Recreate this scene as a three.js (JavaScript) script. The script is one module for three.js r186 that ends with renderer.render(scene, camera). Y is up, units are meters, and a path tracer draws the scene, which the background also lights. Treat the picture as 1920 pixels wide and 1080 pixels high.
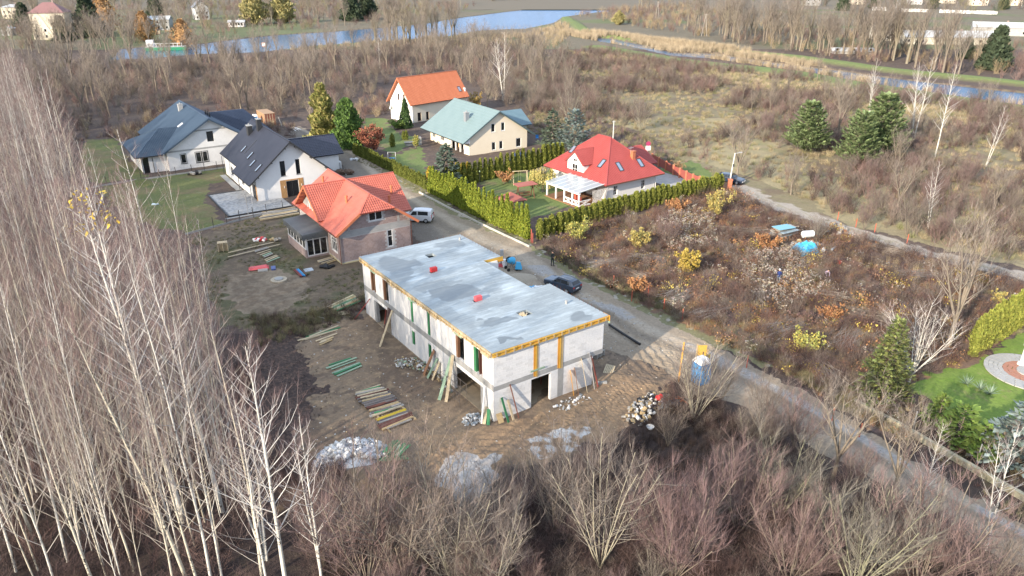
import * as THREE from 'three';
import { MarchingCubes } from 'three/addons/objects/MarchingCubes.js';

const scene = new THREE.Scene();
const camera = new THREE.PerspectiveCamera(42.8, 16 / 9, 0.5, 4000);
camera.position.set(0, 33, 0);
camera.rotation.set(THREE.MathUtils.degToRad(-23.7), 0, 0);
const renderer = new THREE.WebGLRenderer({ antialias: true });
renderer.setSize(1024, 576);
renderer.toneMapping = THREE.LinearToneMapping;
renderer.toneMappingExposure = 2.2;
renderer.shadowMap.enabled = true;
const sunDir = new THREE.Vector3(-0.598, 0.342, 0.725).normalize();
/* the sky: hazy late-autumn blue with thin high cloud, whiter round the sun; fills the dome evenly */
const skyTex = (() => { const w = 512, h = 256, d = new Float32Array(w * h * 4); let s = 7; const T = new Float32Array(4096); for (let i = 0; i < 4096; i++) { s = (s * 1103515245 + 12345) & 0x7fffffff; T[i] = s / 0x7fffffff; }
  const nz = (x, y) => { const xi = Math.floor(x), yi = Math.floor(y), fx = x - xi, fy = y - yi, q = (a, b) => T[(b & 63) * 64 + (a & 63)], u = fx * fx * (3 - 2 * fx), v = fy * fy * (3 - 2 * fy); return (q(xi, yi) * (1 - u) + q(xi + 1, yi) * u) * (1 - v) + (q(xi, yi + 1) * (1 - u) + q(xi + 1, yi + 1) * u) * v; };
  for (let j = 0; j < h; j++) for (let i = 0; i < w; i++) { const az = ((i + .5) / w - .5) * 2 * Math.PI, el = ((j + .5) / h - .5) * Math.PI; const x = Math.cos(el) * Math.cos(az), y = Math.sin(el), z = Math.cos(el) * Math.sin(az);
    const up = Math.max(y, 0), c = x * sunDir.x + y * sunDir.y + z * sunDir.z, g = Math.exp((c - 1) * 9), g2 = Math.exp((c - 1) * 2.2), hz = Math.exp(-up * 5);
    let r = .33 - .02 * hz, gg = .43 + .0 * hz, b = .6 + .04 * hz; r += (.26 + .2 * hz) * g2 + .55 * g; gg += (.24 + .16 * hz) * g2 + .5 * g; b += (.2 + .06 * hz) * g2 + .4 * g;
    if (y > .02) { const px = x / (y + .25) * 2.2, py = z / (y + .25) * 2.2; const n = nz(px, py) * .5 + nz(px * 2.1 + 9, py * 2.1) * .3 + nz(px * 4.3, py * 4.3 + 5) * .2; const k = Math.min(1, Math.max(0, (n - .42) * 3)) * .45; r += (.62 - r) * k; gg += (.63 - gg) * k; b += (.66 - b) * k; }
    if (y < 0) { r = .12; gg = .1; b = .08; }
    const k = (j * w + i) * 4; d[k] = r; d[k + 1] = gg; d[k + 2] = b; d[k + 3] = 1; }
  const t = new THREE.DataTexture(d, w, h, THREE.RGBAFormat, THREE.FloatType); t.mapping = THREE.EquirectangularReflectionMapping; t.magFilter = t.minFilter = THREE.LinearFilter; t.needsUpdate = true; return t; })();
scene.background = skyTex; scene.environment = skyTex;
const sun = new THREE.DirectionalLight(0xffeed8, 4.2);
sun.name = 'sun';
sun.position.copy(sunDir).multiplyScalar(300).add(new THREE.Vector3(0, 0, -100));
sun.target.position.set(0, 0, -100);
sun.castShadow = true; sun.shadow.radius = 1.5;
sun.shadow.mapSize.set(4096, 4096);
Object.assign(sun.shadow.camera, { left: -200, right: 200, top: 200, bottom: -200, near: 1, far: 900 });
scene.add(sun, sun.target);

/* ---------- small tools ---------- */
function rng(seed) { let a = seed >>> 0; return () => { a = (a + 0x6D2B79F5) | 0; let t = Math.imul(a ^ (a >>> 15), 1 | a); t = (t + Math.imul(t ^ (t >>> 7), 61 | t)) ^ t; return ((t ^ (t >>> 14)) >>> 0) / 4294967296; }; }
const NT = new Float32Array(65536); { const r = rng(11); for (let i = 0; i < 65536; i++) NT[i] = r(); }
function vn(x, y) { const xi = Math.floor(x), yi = Math.floor(y); let fx = x - xi, fy = y - yi; fx = fx * fx * (3 - 2 * fx); fy = fy * fy * (3 - 2 * fy);
  const a = (yi & 255) << 8, b = ((yi + 1) & 255) << 8, c = xi & 255, d = (xi + 1) & 255;
  const p = NT[a + c], q = NT[a + d], s = NT[b + c], t = NT[b + d]; return p + (q - p) * fx + (s - p + (p - q - s + t) * fx) * fy; }
function fbm(x, y, o = 3) { let v = 0, a = 0.5, n = 0; for (let i = 0; i < o; i++) { v += a * vn(x, y); n += a; x = x * 2.03 + 17.3; y = y * 2.03 + 5.7; a *= 0.5; } return v / n; }
const clamp = (v, a, b) => v < a ? a : v > b ? b : v, lerp = (a, b, t) => a + (b - a) * t, sst = (a, b, x) => { const t = clamp((x - a) / (b - a), 0, 1); return t * t * (3 - 2 * t); };
function poly(pts) { let x0 = 1e9, x1 = -1e9, z0 = 1e9, z1 = -1e9; for (const [x, z] of pts) { x0 = Math.min(x0, x); x1 = Math.max(x1, x); z0 = Math.min(z0, z); z1 = Math.max(z1, z); } return { pts, x0, x1, z0, z1 }; }
function inPoly(P, x, z) { if (x < P.x0 || x > P.x1 || z < P.z0 || z > P.z1) return false; const p = P.pts; let c = false; for (let i = 0, j = p.length - 1; i < p.length; j = i++) if ((p[i][1] > z) !== (p[j][1] > z) && x < (p[j][0] - p[i][0]) * (z - p[i][1]) / (p[j][1] - p[i][1]) + p[i][0]) c = !c; return c; }
function segD(p, x, z) { let m = 1e9; for (let i = 0; i + 1 < p.length; i++) { const ax = p[i][0], az = p[i][1], bx = p[i + 1][0] - ax, bz = p[i + 1][1] - az; const t = clamp(((x - ax) * bx + (z - az) * bz) / (bx * bx + bz * bz), 0, 1); const dx = x - ax - bx * t, dz = z - az - bz * t; m = Math.min(m, dx * dx + dz * dz); } return Math.sqrt(m); }
const toS = v => { v = clamp(v, 0, 1); return (v <= 0.0031308 ? v * 12.92 : 1.055 * Math.pow(v, 1 / 2.4) - 0.055) * 255; };
const S8 = new Uint8Array(4097); for (let i = 0; i < 4097; i++) S8[i] = Math.round(toS(i / 4096));
function tex(w, h, fn, rep, srgb = true) { const d = new Uint8Array(w * h * 4); const o = [0, 0, 0]; for (let j = 0, k = 0; j < h; j++) for (let i = 0; i < w; i++, k += 4) { fn((i + .5) / w, (j + .5) / h, o); for (let c = 0; c < 3; c++) d[k + c] = srgb ? S8[(clamp(o[c], 0, 1) * 4096) | 0] : clamp(o[c], 0, 1) * 255; d[k + 3] = 255; }
  const t = new THREE.DataTexture(d, w, h); t.magFilter = THREE.LinearFilter; t.minFilter = THREE.LinearMipmapLinearFilter; t.generateMipmaps = true; if (srgb) t.colorSpace = THREE.SRGBColorSpace; t.wrapS = t.wrapT = THREE.RepeatWrapping; if (rep) t.repeat.set(rep, rep); t.needsUpdate = true; return t; }
/* periodic noise for textures that tile */
function pn(u, v, n, seed = 0) { const x = u * n, y = v * n, xi = Math.floor(x), yi = Math.floor(y); let fx = x - xi, fy = y - yi; fx = fx * fx * (3 - 2 * fx); fy = fy * fy * (3 - 2 * fy); const h = (a, b) => NT[(((b % n + n) % n + seed * 7) & 255) * 256 + (((a % n + n) % n + seed * 13) & 255)]; const p = h(xi, yi), q = h(xi + 1, yi), s = h(xi, yi + 1), t = h(xi + 1, yi + 1); return p + (q - p) * fx + (s - p + (p - q - s + t) * fx) * fy; }
function pf(u, v, n, seed = 0, o = 3) { let r = 0, a = .5, k = 0; for (let i = 0; i < o; i++) { r += a * pn(u, v, n, seed + i); k += a; n *= 2; a *= .55; } return r / k; }
const lin = (r, g, b) => new THREE.Color().setRGB(r, g, b);
function mat(c, rough = .8, o = {}) { return new THREE.MeshStandardMaterial({ color: Array.isArray(c) ? lin(...c) : new THREE.Color(c), roughness: rough, side: THREE.DoubleSide, ...o }); }
const vmat = (rough = .9, o = {}) => mat([1, 1, 1], rough, { vertexColors: true, ...o });

const taken = {};
const numbered = n => { const k = taken[n] = (taken[n] ?? -1) + 1; return k ? n + '_' + String(k).padStart(3, '0') : n; };
function tag(o, label, category, group, kind) { o.userData.label = label; if (category) o.userData.category = category; if (group) o.userData.group = group; if (kind) o.userData.kind = kind; return o; }
function thing(name, label, category, pos = [0, 0, 0], turn = 0, group) { const o = new THREE.Group(); o.name = numbered(name); o.position.set(...pos); o.rotation.y = turn; scene.add(o); return tag(o, label, category, group); }
function dup(src, x, y, z, turn = 0, sc = 1, label, group) { const c = src.clone(); c.userData = { ...src.userData }; c.name = numbered(src.userData.base || src.name.replace(/_\d{3}$/, '')); c.position.set(x, y, z); c.rotation.y = turn; if (Array.isArray(sc)) c.scale.set(...sc); else c.scale.setScalar(sc); if (label) c.userData.label = label; if (group) c.userData.group = group; scene.add(c); return c; }
const V = (x, y, z) => new THREE.Vector3(x, y, z);

/* collects triangles; uv in metres from the main axis of each face */
class MB {
  constructor() { this.p = []; this.n = []; this.u = []; this.c = null; this.col = null; }
  color(r, g, b) { this.col = [r, g, b]; this.c ??= []; return this; }
  tri(a, b, c, n) {
    if (!n) { const e = [b[0] - a[0], b[1] - a[1], b[2] - a[2]], f = [c[0] - a[0], c[1] - a[1], c[2] - a[2]]; let x = e[1] * f[2] - e[2] * f[1], y = e[2] * f[0] - e[0] * f[2], z = e[0] * f[1] - e[1] * f[0]; const l = Math.hypot(x, y, z) || 1; x /= l; y /= l; z /= l; n = [[x, y, z], [x, y, z], [x, y, z]]; }
    const m = n[0], ax = Math.abs(m[0]), ay = Math.abs(m[1]), az = Math.abs(m[2]); let i = 0;
    for (const v of [a, b, c]) { this.p.push(v[0], v[1], v[2]); const q = n[i++]; this.n.push(q[0], q[1], q[2]); if (ay >= ax && ay >= az) this.u.push(v[0], v[2]); else if (ax >= az) this.u.push(v[2], v[1]); else this.u.push(v[0], v[1]); if (this.c) this.c.push(...this.col); }
    return this;
  }
  quad(a, b, c, d) { this.tri(a, b, c); this.tri(a, c, d); return this; }
  fan(pts) { for (let i = 1; i + 1 < pts.length; i++) this.tri(pts[0], pts[i], pts[i + 1]); return this; }
  hexa(v) { const [a, b, c, d, e, f, g, h] = v; this.quad(a, d, c, b).quad(e, f, g, h).quad(a, b, f, e).quad(b, c, g, f).quad(c, d, h, g).quad(d, a, e, h); return this; }
  box(x0, y0, z0, x1, y1, z1) { return this.hexa([[x0, y0, z1], [x1, y0, z1], [x1, y0, z0], [x0, y0, z0], [x0, y1, z1], [x1, y1, z1], [x1, y1, z0], [x0, y1, z0]]); }
  /* box given by centre, size, turn about y, then tilts about x and z */
  ob(cx, cy, cz, sx, sy, sz, ry = 0, rx = 0, rz = 0) { const m = new THREE.Matrix4().makeRotationFromEuler(new THREE.Euler(rx, ry, rz, 'YXZ')); const k = []; for (const y of [-1, 1]) for (const [x, z] of [[-1, 1], [1, 1], [1, -1], [-1, -1]]) { const v = V(x * sx / 2, y * sy / 2, z * sz / 2).applyMatrix4(m); k.push([v.x + cx, v.y + cy, v.z + cz]); } return this.hexa(k); }
  /* square bar from a to b */
  bar(a, b, w, h = w) { const d = V(b[0] - a[0], b[1] - a[1], b[2] - a[2]), l = d.length(); d.normalize(); const up = Math.abs(d.y) > .95 ? V(1, 0, 0) : V(0, 1, 0); const r = V(0, 0, 0).crossVectors(d, up).normalize(), t = V(0, 0, 0).crossVectors(r, d); const k = []; for (const q of [a, b]) for (const [i, j] of [[-1, -1], [1, -1], [1, 1], [-1, 1]]) k.push([q[0] + r.x * i * w / 2 + t.x * j * h / 2, q[1] + r.y * i * w / 2 + t.y * j * h / 2, q[2] + r.z * i * w / 2 + t.z * j * h / 2]); return this.hexa(k); }
  tube(a, b, r0, r1, s = 6, caps = false) { const d = V(b[0] - a[0], b[1] - a[1], b[2] - a[2]).normalize(); const up = Math.abs(d.y) > .9 ? V(1, 0, 0) : V(0, 1, 0); const r = V(0, 0, 0).crossVectors(d, up).normalize(), t = V(0, 0, 0).crossVectors(r, d); const ring = (q, R) => { const o = []; for (let i = 0; i < s; i++) { const an = i / s * 6.28319, x = Math.cos(an), y = Math.sin(an); const nx = r.x * x + t.x * y, ny = r.y * x + t.y * y, nz = r.z * x + t.z * y; o.push([[q[0] + nx * R, q[1] + ny * R, q[2] + nz * R], [nx, ny, nz]]); } return o; };
    const A = ring(a, r0), B = ring(b, r1); for (let i = 0; i < s; i++) { const j = (i + 1) % s; this.tri(A[i][0], B[j][0], A[j][0], [A[i][1], B[j][1], A[j][1]]); if (r1 > 0) this.tri(A[i][0], B[i][0], B[j][0], [A[i][1], B[i][1], B[j][1]]); } if (caps) { this.fan(A.map(q => q[0])); if (r1 > 0) this.fan(B.map(q => q[0]).reverse()); } return this; }
  /* flat sliver twig */
  sliver(a, b, w, rx, rz) { return this.tri([a[0] - rx * w, a[1], a[2] - rz * w], [a[0] + rx * w, a[1], a[2] + rz * w], b); }
  geo() { const g = new THREE.BufferGeometry(); g.setAttribute('position', new THREE.Float32BufferAttribute(this.p, 3)); g.setAttribute('normal', new THREE.Float32BufferAttribute(this.n, 3)); g.setAttribute('uv', new THREE.Float32BufferAttribute(this.u, 2)); if (this.c) g.setAttribute('color', new THREE.Float32BufferAttribute(this.c, 3)); return g; }
  build(name, m, parent = scene) { const o = new THREE.Mesh(this.geo(), m); o.name = parent === scene ? numbered(name) : name; o.castShadow = o.receiveShadow = true; parent.add(o); return o; }
}

/* ---------- the lie of the land ---------- */
const ROAD_R = [[-47.9,-165.8],[-27.3,-137.5],[-19.6,-119.5],[-13.1,-108.8],[-6.8,-99.2],[1.7,-88.8],[6.3,-79.8],[10.0,-74.0],[16.8,-64.7],[21.3,-58.3],[26.1,-50.9],[29.0,-44.5],[33.0,-37.2],[38.8,-29.1]];
const ROAD_L = [[-48.1,-157.8],[-35.1,-137.5],[-26.4,-117.8],[-16.6,-101.7],[-11.8,-89.8],[-4.9,-78.2],[0.0,-74.4],[3.9,-68.3],[8.6,-61.4],[12.9,-57.4],[15.1,-54.4],[19.1,-50.9],[23.4,-44.3],[27.8,-37.8],[30.2,-33.8],[33.4,-27.7]];
const roadPoly = poly([...ROAD_R, ...ROAD_L.slice().reverse()]);
const PATH = [[37.3,-115.6],[39.1,-108.0],[41.9,-102.2],[45.0,-96.5],[48.5,-91.3],[52.2,-86.2],[56.1,-81.5],[60.0,-77.6],[68.2,-68.3]];
const sitePoly = poly([[-16.6,-78.2],[-15.2,-67.1],[-17.6,-68.3],[-19.9,-66.4],[-20.4,-62.5],[-17.7,-57.4],[-15.8,-53.7],[-16.8,-52.1],[-15.2,-49.0],[-16.7,-48.2],[-16.7,-45.5],[-13.6,-42.3],[-7.5,-41.7],[-2.2,-41.7],[3.1,-43.5],[6.8,-46.1],[11.2,-50.5],[13.2,-53.7],[16.2,-57.4],[14.8,-62.5],[10.4,-72.3],[3.2,-81.5],[0.0,-86.9],[-7.3,-95.1],[-11.1,-78.2]]);
const yardPoly = poly([[-43.1,-91.9],[-32.0,-106.1],[-23.8,-97.4],[-16.6,-81.5],[-14.9,-71.6],[-17.3,-67.1],[-21.7,-67.1],[-25.8,-64.7],[-29.9,-65.9],[-35.4,-78.2]]);
const sandPoly = poly([[-32.7,-78.2],[-28.1,-81.5],[-23.4,-78.2],[-22.8,-72.3],[-24.2,-68.3],[-27.7,-69.0],[-31.4,-73.0]]);
const litterPoly = poly([[-26.2,-65.9],[-21.7,-67.1],[-19.9,-62.5],[-17.0,-56.4],[-15.1,-52.5],[-15.0,-48.2],[-16.5,-44.8],[-18.9,-44.8],[-22.5,-54.6]]);
const lawnDark = poly([[-67.4,-115.6],[-58.1,-124.3],[-49.7,-129.4],[-44.4,-124.6],[-49.2,-117.8],[-47.5,-108.8],[-40.1,-97.4],[-43.7,-93.4],[-51.3,-97.4],[-60.1,-106.1]]);
const lawnLeft = poly([[-88.2,-151.4],[-82.1,-152.4],[-73.9,-138.3],[-62.1,-122.9],[-68.6,-117.8],[-77.9,-130.2]]);
const paverLoc = 1;
const lawnCream = poly([[-22.7,-137.5],[-18.2,-146.5],[-14.6,-122.9],[-13.8,-115.6],[-23.4,-132.1]]);
const lawnMid = poly([[-36.0,-179.3],[-29.9,-174.6],[-24.6,-157.8],[-18.7,-151.4],[-22.9,-138.3],[-29.8,-151.4]]);
const lawnRed = poly([[-5.0,-122.9],[7.1,-127.2],[10.5,-107.4],[6.2,-102.2],[1.9,-99.7],[-5.1,-113.2]]);
const lawnBack = poly([[3.2,-147.5],[12.1,-151.4],[20.1,-122.9],[35.1,-121.1],[33.6,-134.2],[25.3,-126.4],[17.8,-142.8]]);
const lawnR = poly([[34.0,-54.6],[39.1,-57.4],[43.8,-59.5],[55.0,-68.3],[41.7,-48.2],[37.1,-48.2],[35.0,-50.5]]);
const plotPoly = poly([[3.4,-88.8],[18.6,-102.2],[35.2,-114.7],[37.6,-103.5],[43.3,-94.0],[51.1,-84.1],[59.1,-74.4],[55.0,-68.3],[43.2,-59.3],[34.0,-54.6],[29.4,-46.1],[26.4,-51.7],[21.6,-59.5],[17.1,-65.9],[10.1,-75.2],[6.4,-81.5]]);
const spillA = poly([[-5.1,-44.4],[-3.6,-45.1],[-1.2,-44.0],[-0.9,-41.7],[-2.1,-39.2],[-4.0,-39.8],[-5.5,-42.3]]);
const spillB = poly([[0.6,-45.5],[4.1,-47.8],[6.3,-48.2],[5.8,-45.8],[3.9,-44.7],[1.6,-44.3]]);
const verge = poly([[-26.1,-136.6],[-18.2,-122.9],[-7.0,-102.7],[1.8,-91.3],[6.4,-81.5],[10.2,-75.9],[17.6,-65.9],[22.6,-59.3],[22.9,-57.4],[16.7,-64.2],[9.9,-73.3],[6.2,-79.2],[1.7,-87.7],[-6.7,-98.3],[-13.0,-107.4],[-19.3,-117.8]]);
const river = poly([[-154.8,-292.1],[-139.7,-299.2],[-126.8,-314.4],[-106.2,-318.5],[-96.6,-335.6],[-87.1,-349.8],[-66.5,-370.4],[-51.9,-376.0],[-30.3,-399.9],[-16.4,-434.1],[7.6,-441.7],[27.0,-492.9],[38.7,-557.0],[70.5,-609.6],[121.8,-690.8],[158.0,-772.7],[188.8,-821.2],[177.4,-906.3],[118.5,-796.2],[64.3,-729.5],[18.0,-664.3],[-8.3,-609.6],[-37.2,-545.2],[-53.9,-492.9],[-75.3,-457.6],[-99.7,-426.8],[-123.0,-406.3],[-136.9,-381.7],[-144.3,-359.8],[-159.8,-349.8],[-172.2,-335.6]]);
const canal = poly([[42.2,-387.6],[50.4,-384.6],[58.9,-354.7],[67.2,-320.5],[83.6,-316.4],[93.7,-292.1],[106.8,-272.6],[114.1,-262.4],[119.6,-250.2],[129.6,-235.6],[138.2,-224.6],[149.6,-210.7],[136.1,-190.3],[126.3,-199.1],[122.1,-204.3],[118.7,-214.5],[110.4,-229.9],[104.5,-247.7],[96.2,-263.8],[79.2,-299.2],[64.4,-306.6],[52.5,-344.9],[40.6,-367.7]]);
const canalNorth = [[36.4,-533.9],[39.8,-412.9],[60.5,-365.1],[87.4,-322.6],[111.3,-295.6],[125.7,-263.8],[135.9,-247.7],[153.8,-226.7],[170.6,-210.7]], canalSouth = [[37.7,-340.2],[61.1,-292.1],[82.2,-266.7],[95.0,-250.2],[103.5,-228.8],[114.8,-207.0],[127.7,-185.7],[141.2,-172.0]];
const meadowR = poly([[30.1,-122.9],[29.9,-152.4],[26.0,-163.4],[12.9,-179.3],[-10.1,-237.9],[8.2,-295.6],[39.5,-335.6],[67.0,-282.1],[94.1,-247.7],[113.9,-205.2],[131.1,-182.8],[62.7,-79.8],[53.1,-88.1],[45.1,-98.5],[39.8,-110.2],[37.4,-119.5]]);
const pale = [poly([[36.4,-151.4],[42.4,-157.8],[56.0,-147.5],[47.5,-122.9],[52.1,-116.2],[44.1,-113.2],[40.2,-122.9],[33.6,-134.2]]), poly([[47.5,-122.9],[67.5,-122.9],[68.5,-95.1],[62.0,-80.7],[53.5,-88.8],[45.5,-99.7]]), poly([[41.4,-216.4],[53.4,-202.6],[53.8,-169.4],[44.9,-163.4],[37.4,-186.5]]), poly([[14.1,-198.3],[28.3,-179.3],[27.2,-163.4],[15.2,-175.9]])];
const ruts = [[16.5,-60.9],[12.9,-57.4],[9.9,-53.3],[5.9,-49.0],[0.8,-46.1],[-4.3,-44.8]];
const ruts2 = [[9.2,-72.3],[10.8,-67.1],[11.8,-62.5],[12.9,-57.4]];
const mound = [-9.83,-40.30], mound2 = [-43.34,-114.68];
function hgt(x, z) {
  let y = 0;
  if (z > -180) {
    y = (fbm(x * .35, z * .35, 2) - .5) * .16;
    if (z > -80) {
      let d = segD(ruts, x, z); if (d < 2.6) y += Math.sin(d * 7.5 + vn(x * .8, z * .8) * 3) * .07 * (1 - d / 2.6) + (vn(x * 2.2, z * 2.2) - .5) * .12;
      d = segD(ruts2, x, z); if (d < 3) y += Math.sin(d * 8 + vn(x, z) * 3) * .09 * (1 - d / 3);
      d = Math.hypot((x - mound[0]) / 6, (z - mound[1]) / 3.6); if (d < 1) y += 1.5 * (1 - sst(0, 1, d)) * (.75 + .5 * fbm(x, z, 2));
    }
    const d = Math.hypot((x + 61) / 3.2, (z + 118) / 2.2); if (d < 1) y += .9 * (1 - sst(0, 1, d));
  } else {
    y = (fbm(x * .05, z * .05, 2) - .5) * .5 * sst(-180, -230, z);
    const a = segD(canalNorth, x, z), b = segD(canalSouth, x, z);
    y += 1.1 * (1 - sst(2, 6, a)) + .7 * (1 - sst(2, 7, b));
    const inC = inPoly(canal, x, z), inR = inPoly(river, x, z);
    if (inC || inR) { const e = segD((inC ? canal : river).pts.concat([(inC ? canal : river).pts[0]]), x, z); y = Math.min(y, .1) - 2.2 * sst(0, inC ? 2.5 : 5, e); }
  }
  return y;
}
/* earth, grass and litter: base colours of what lies on the ground at x, z, plus house shadow painted on the road */
const zonesNear = [];
function groundColour(x, z, o) {
  const wx = x + (vn(x * .9, z * .9) - .5) * 1.6 + (vn(x * 3.1, z * 3.1) - .5) * .5, wz = z + (vn(x * .9 + 40, z * .9 + 9) - .5) * 1.6 + (vn(x * 3.1 + 70, z * 3.1) - .5) * .5;
  const n1 = fbm(x * .22, z * .22, 3), n2 = fbm(x * 1.7 + 3, z * 1.7, 3), n3 = vn(x * 7, z * 7) * .6 + vn(x * 15, z * 15) * .4;
  let r, g, b;
  const set = (p, q, s) => { r = p; g = q; b = s; }, mix = (p, q, s, t) => { t = clamp(t, 0, 1); r += (p - r) * t; g += (q - g) * t; b += (s - b) * t; };
  set(.105, .078, .06); mix(.075, .052, .045, n1 * 1.4); mix(.16, .12, .08, sst(.55, .8, n2) * .6);
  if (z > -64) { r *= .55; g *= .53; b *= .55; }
  if (z > -64) { const m = Math.hypot((x - mound[0]) / 6, (z - mound[1]) / 3.8); if (m < 1.1) mix(.21, .145, .082, (1 - sst(.7, 1.1, m + (n2 - .5) * .5)) * .85); }
  if (z < -95 && inPoly(meadowR, wx, wz)) { set(.2, .17, .1); mix(.15, .115, .075, sst(.4, .62, n1)); mix(.14, .15, .06, sst(.55, .8, n2) * .5); }
  if (z < -175) {
    if (z < -330) { set(.17, .145, .1); mix(.12, .105, .07, n1); mix(.12, .14, .06, sst(.5, .7, fbm(x * .02, z * .02, 2))); }
    const a = segD(canalNorth, x, z), s = segD(canalSouth, x, z);
    mix(.15, .195, .06, 1 - sst(3, 8, a + n2 * 3)); mix(.145, .19, .06, 1 - sst(4, 11, s + n2 * 4));
    if (inPoly(canal, wx, wz) || inPoly(river, wx, wz)) set(.12, .1, .07);
    const k = .8 + .4 * n3; o[0] = r * k; o[1] = g * k; o[2] = b * k; return;
  }
  for (const p of pale) if (inPoly(p, wx, wz)) { mix(.3, .255, .145, .55 + n2 * .4); mix(.19, .19, .08, sst(.55, .75, n1) * .5); }
  if (inPoly(plotPoly, wx, wz)) { set(.15, .095, .065); mix(.1, .068, .06, sst(.35, .6, n1)); mix(.27, .16, .075, sst(.5, .75, n2) * .8); mix(.2, .17, .1, sst(.6, .8, fbm(x * .5 + 9, z * .5, 2)) * .7); }
  if (inPoly(verge, wx, wz)) { set(.2, .185, .1); mix(.13, .13, .06, n2); mix(.34, .31, .26, sst(.62, .75, n2)); }
  if (inPoly(lawnDark, wx, wz) || inPoly(lawnLeft, wx, wz)) { set(.115, .13, .042); mix(.16, .13, .065, sst(.45, .65, n1)); mix(.28, .25, .18, sst(.66, .8, n2) * .6); mix(.09, .12, .03, sst(.4, .7, n2) * .5); }
  if (inPoly(lawnCream, wx, wz) || inPoly(lawnMid, wx, wz) || inPoly(lawnRed, wx, wz) || inPoly(lawnBack, wx, wz)) { set(.105, .15, .04); mix(.13, .17, .05, n2); mix(.16, .13, .07, sst(.6, .75, n1) * .7); }
  if (inPoly(lawnR, wx, wz)) { set(.12, .2, .025); mix(.16, .22, .045, n2); mix(.2, .2, .07, sst(.68, .8, n2) * .6); }
  if (inPoly(yardPoly, wx, wz)) { set(.125, .095, .065); mix(.085, .09, .04, sst(.5, .7, n1) * .8); mix(.2, .155, .1, sst(.55, .75, n2) * .6); }
  if (inPoly(litterPoly, wx, wz)) { set(.052, .036, .031); mix(.1, .065, .05, sst(.5, .75, n3)); }
  if (inPoly(sandPoly, wx, wz)) { set(.21, .165, .115); mix(.14, .105, .072, sst(.35, .65, n2) * .9); mix(.27, .215, .15, sst(.5, .75, n1) * .6); }
  if (inPoly(sitePoly, wx, wz)) { set(.21, .155, .105); mix(.145, .105, .075, sst(.4, .62, n1)); mix(.28, .205, .13, sst(.5, .75, n2) * .7); mix(.12, .088, .065, sst(.64, .78, fbm(x * .9 + 31, z * .9, 3)) * .8);
    const d = segD(ruts, wx, wz); if (d < 2.8) { mix(.33, .22, .125, .5); mix(.13, .095, .068, sst(.1, .9, Math.sin(d * 7.5 + vn(x * .8, z * .8) * 3)) * .55 * (1 - d / 2.8)); }
    const e = segD(ruts2, wx, wz); if (e < 3.6) { mix(.12, .092, .07, .8 * (1 - sst(2.2, 3.6, e))); mix(.075, .058, .045, sst(0, .8, Math.sin(e * 8 + vn(x, z) * 3)) * .5); } }
  if (inPoly(spillA, wx, wz)) mix(.42, .42, .42, .45 + .5 * n2);
  if (inPoly(spillB, wx, wz)) mix(.5, .5, .49, sst(.38, .6, n2));
  if (inPoly(roadPoly, x + (wx - x) * .6, z + (wz - z) * .6)) {
    const dr = segD(ROAD_R, x, z), dl = segD(ROAD_L, x, z), t = dr / (dr + dl);
    set(.3, .245, .18); mix(.21, .17, .125, n1); const w = t + (n1 - .5) * .16;
    mix(.38, .325, .255, (sst(.1, .2, w) - sst(.28, .38, w)) * (.4 + .5 * n2)); mix(.34, .29, .225, (sst(.5, .6, w) - sst(.7, .8, w)) * (.3 + .5 * n2)); mix(.17, .145, .115, (sst(.34, .42, w) - sst(.46, .54, w)) * .6);
    if (z > -82) mix(.3, .295, .29, (sst(.12, .2, w) - sst(.3, .4, w)) * sst(.36, .5, n1 + (n2 - .5) * .4) * .8);
    if (x < -8 && z < -80 && dl < 5) mix(.12, .105, .09, .75 * (1 - sst(2.5, 5, dl)));  // block house shadow painted into the road colour along its left edge
  }
  { const d = segD(PATH, wx, wz); if (d < 1.9) { mix(.33, .295, .25, 1 - sst(1.3, 1.9, d)); mix(.22, .2, .12, (1 - sst(.1, .35, d + (n2 - .5) * .3)) * .5); } }
  const k = .76 + .48 * n3; o[0] = r * k; o[1] = g * k; o[2] = b * k;
}
const tiles = [
  { x0: -75, x1: 75, z0: -95, z1: -8, nx: 500, nz: 290, w: 2048, h: 1188 },
  { x0: -125, x1: 125, z0: -180, z1: -95, nx: 416, nz: 142, w: 2048, h: 700 },
  { x0: -460, x1: 460, z0: -640, z1: -180, nx: 400, nz: 200, w: 2048, h: 1024 },
];
const grain = tex(512, 512, (u, v, o) => { o[0] = o[1] = o[2] = pf(u, v, 12, 3, 4) * .6 + pf(u, v, 64, 9, 2) * .4; }, null, false);
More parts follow.
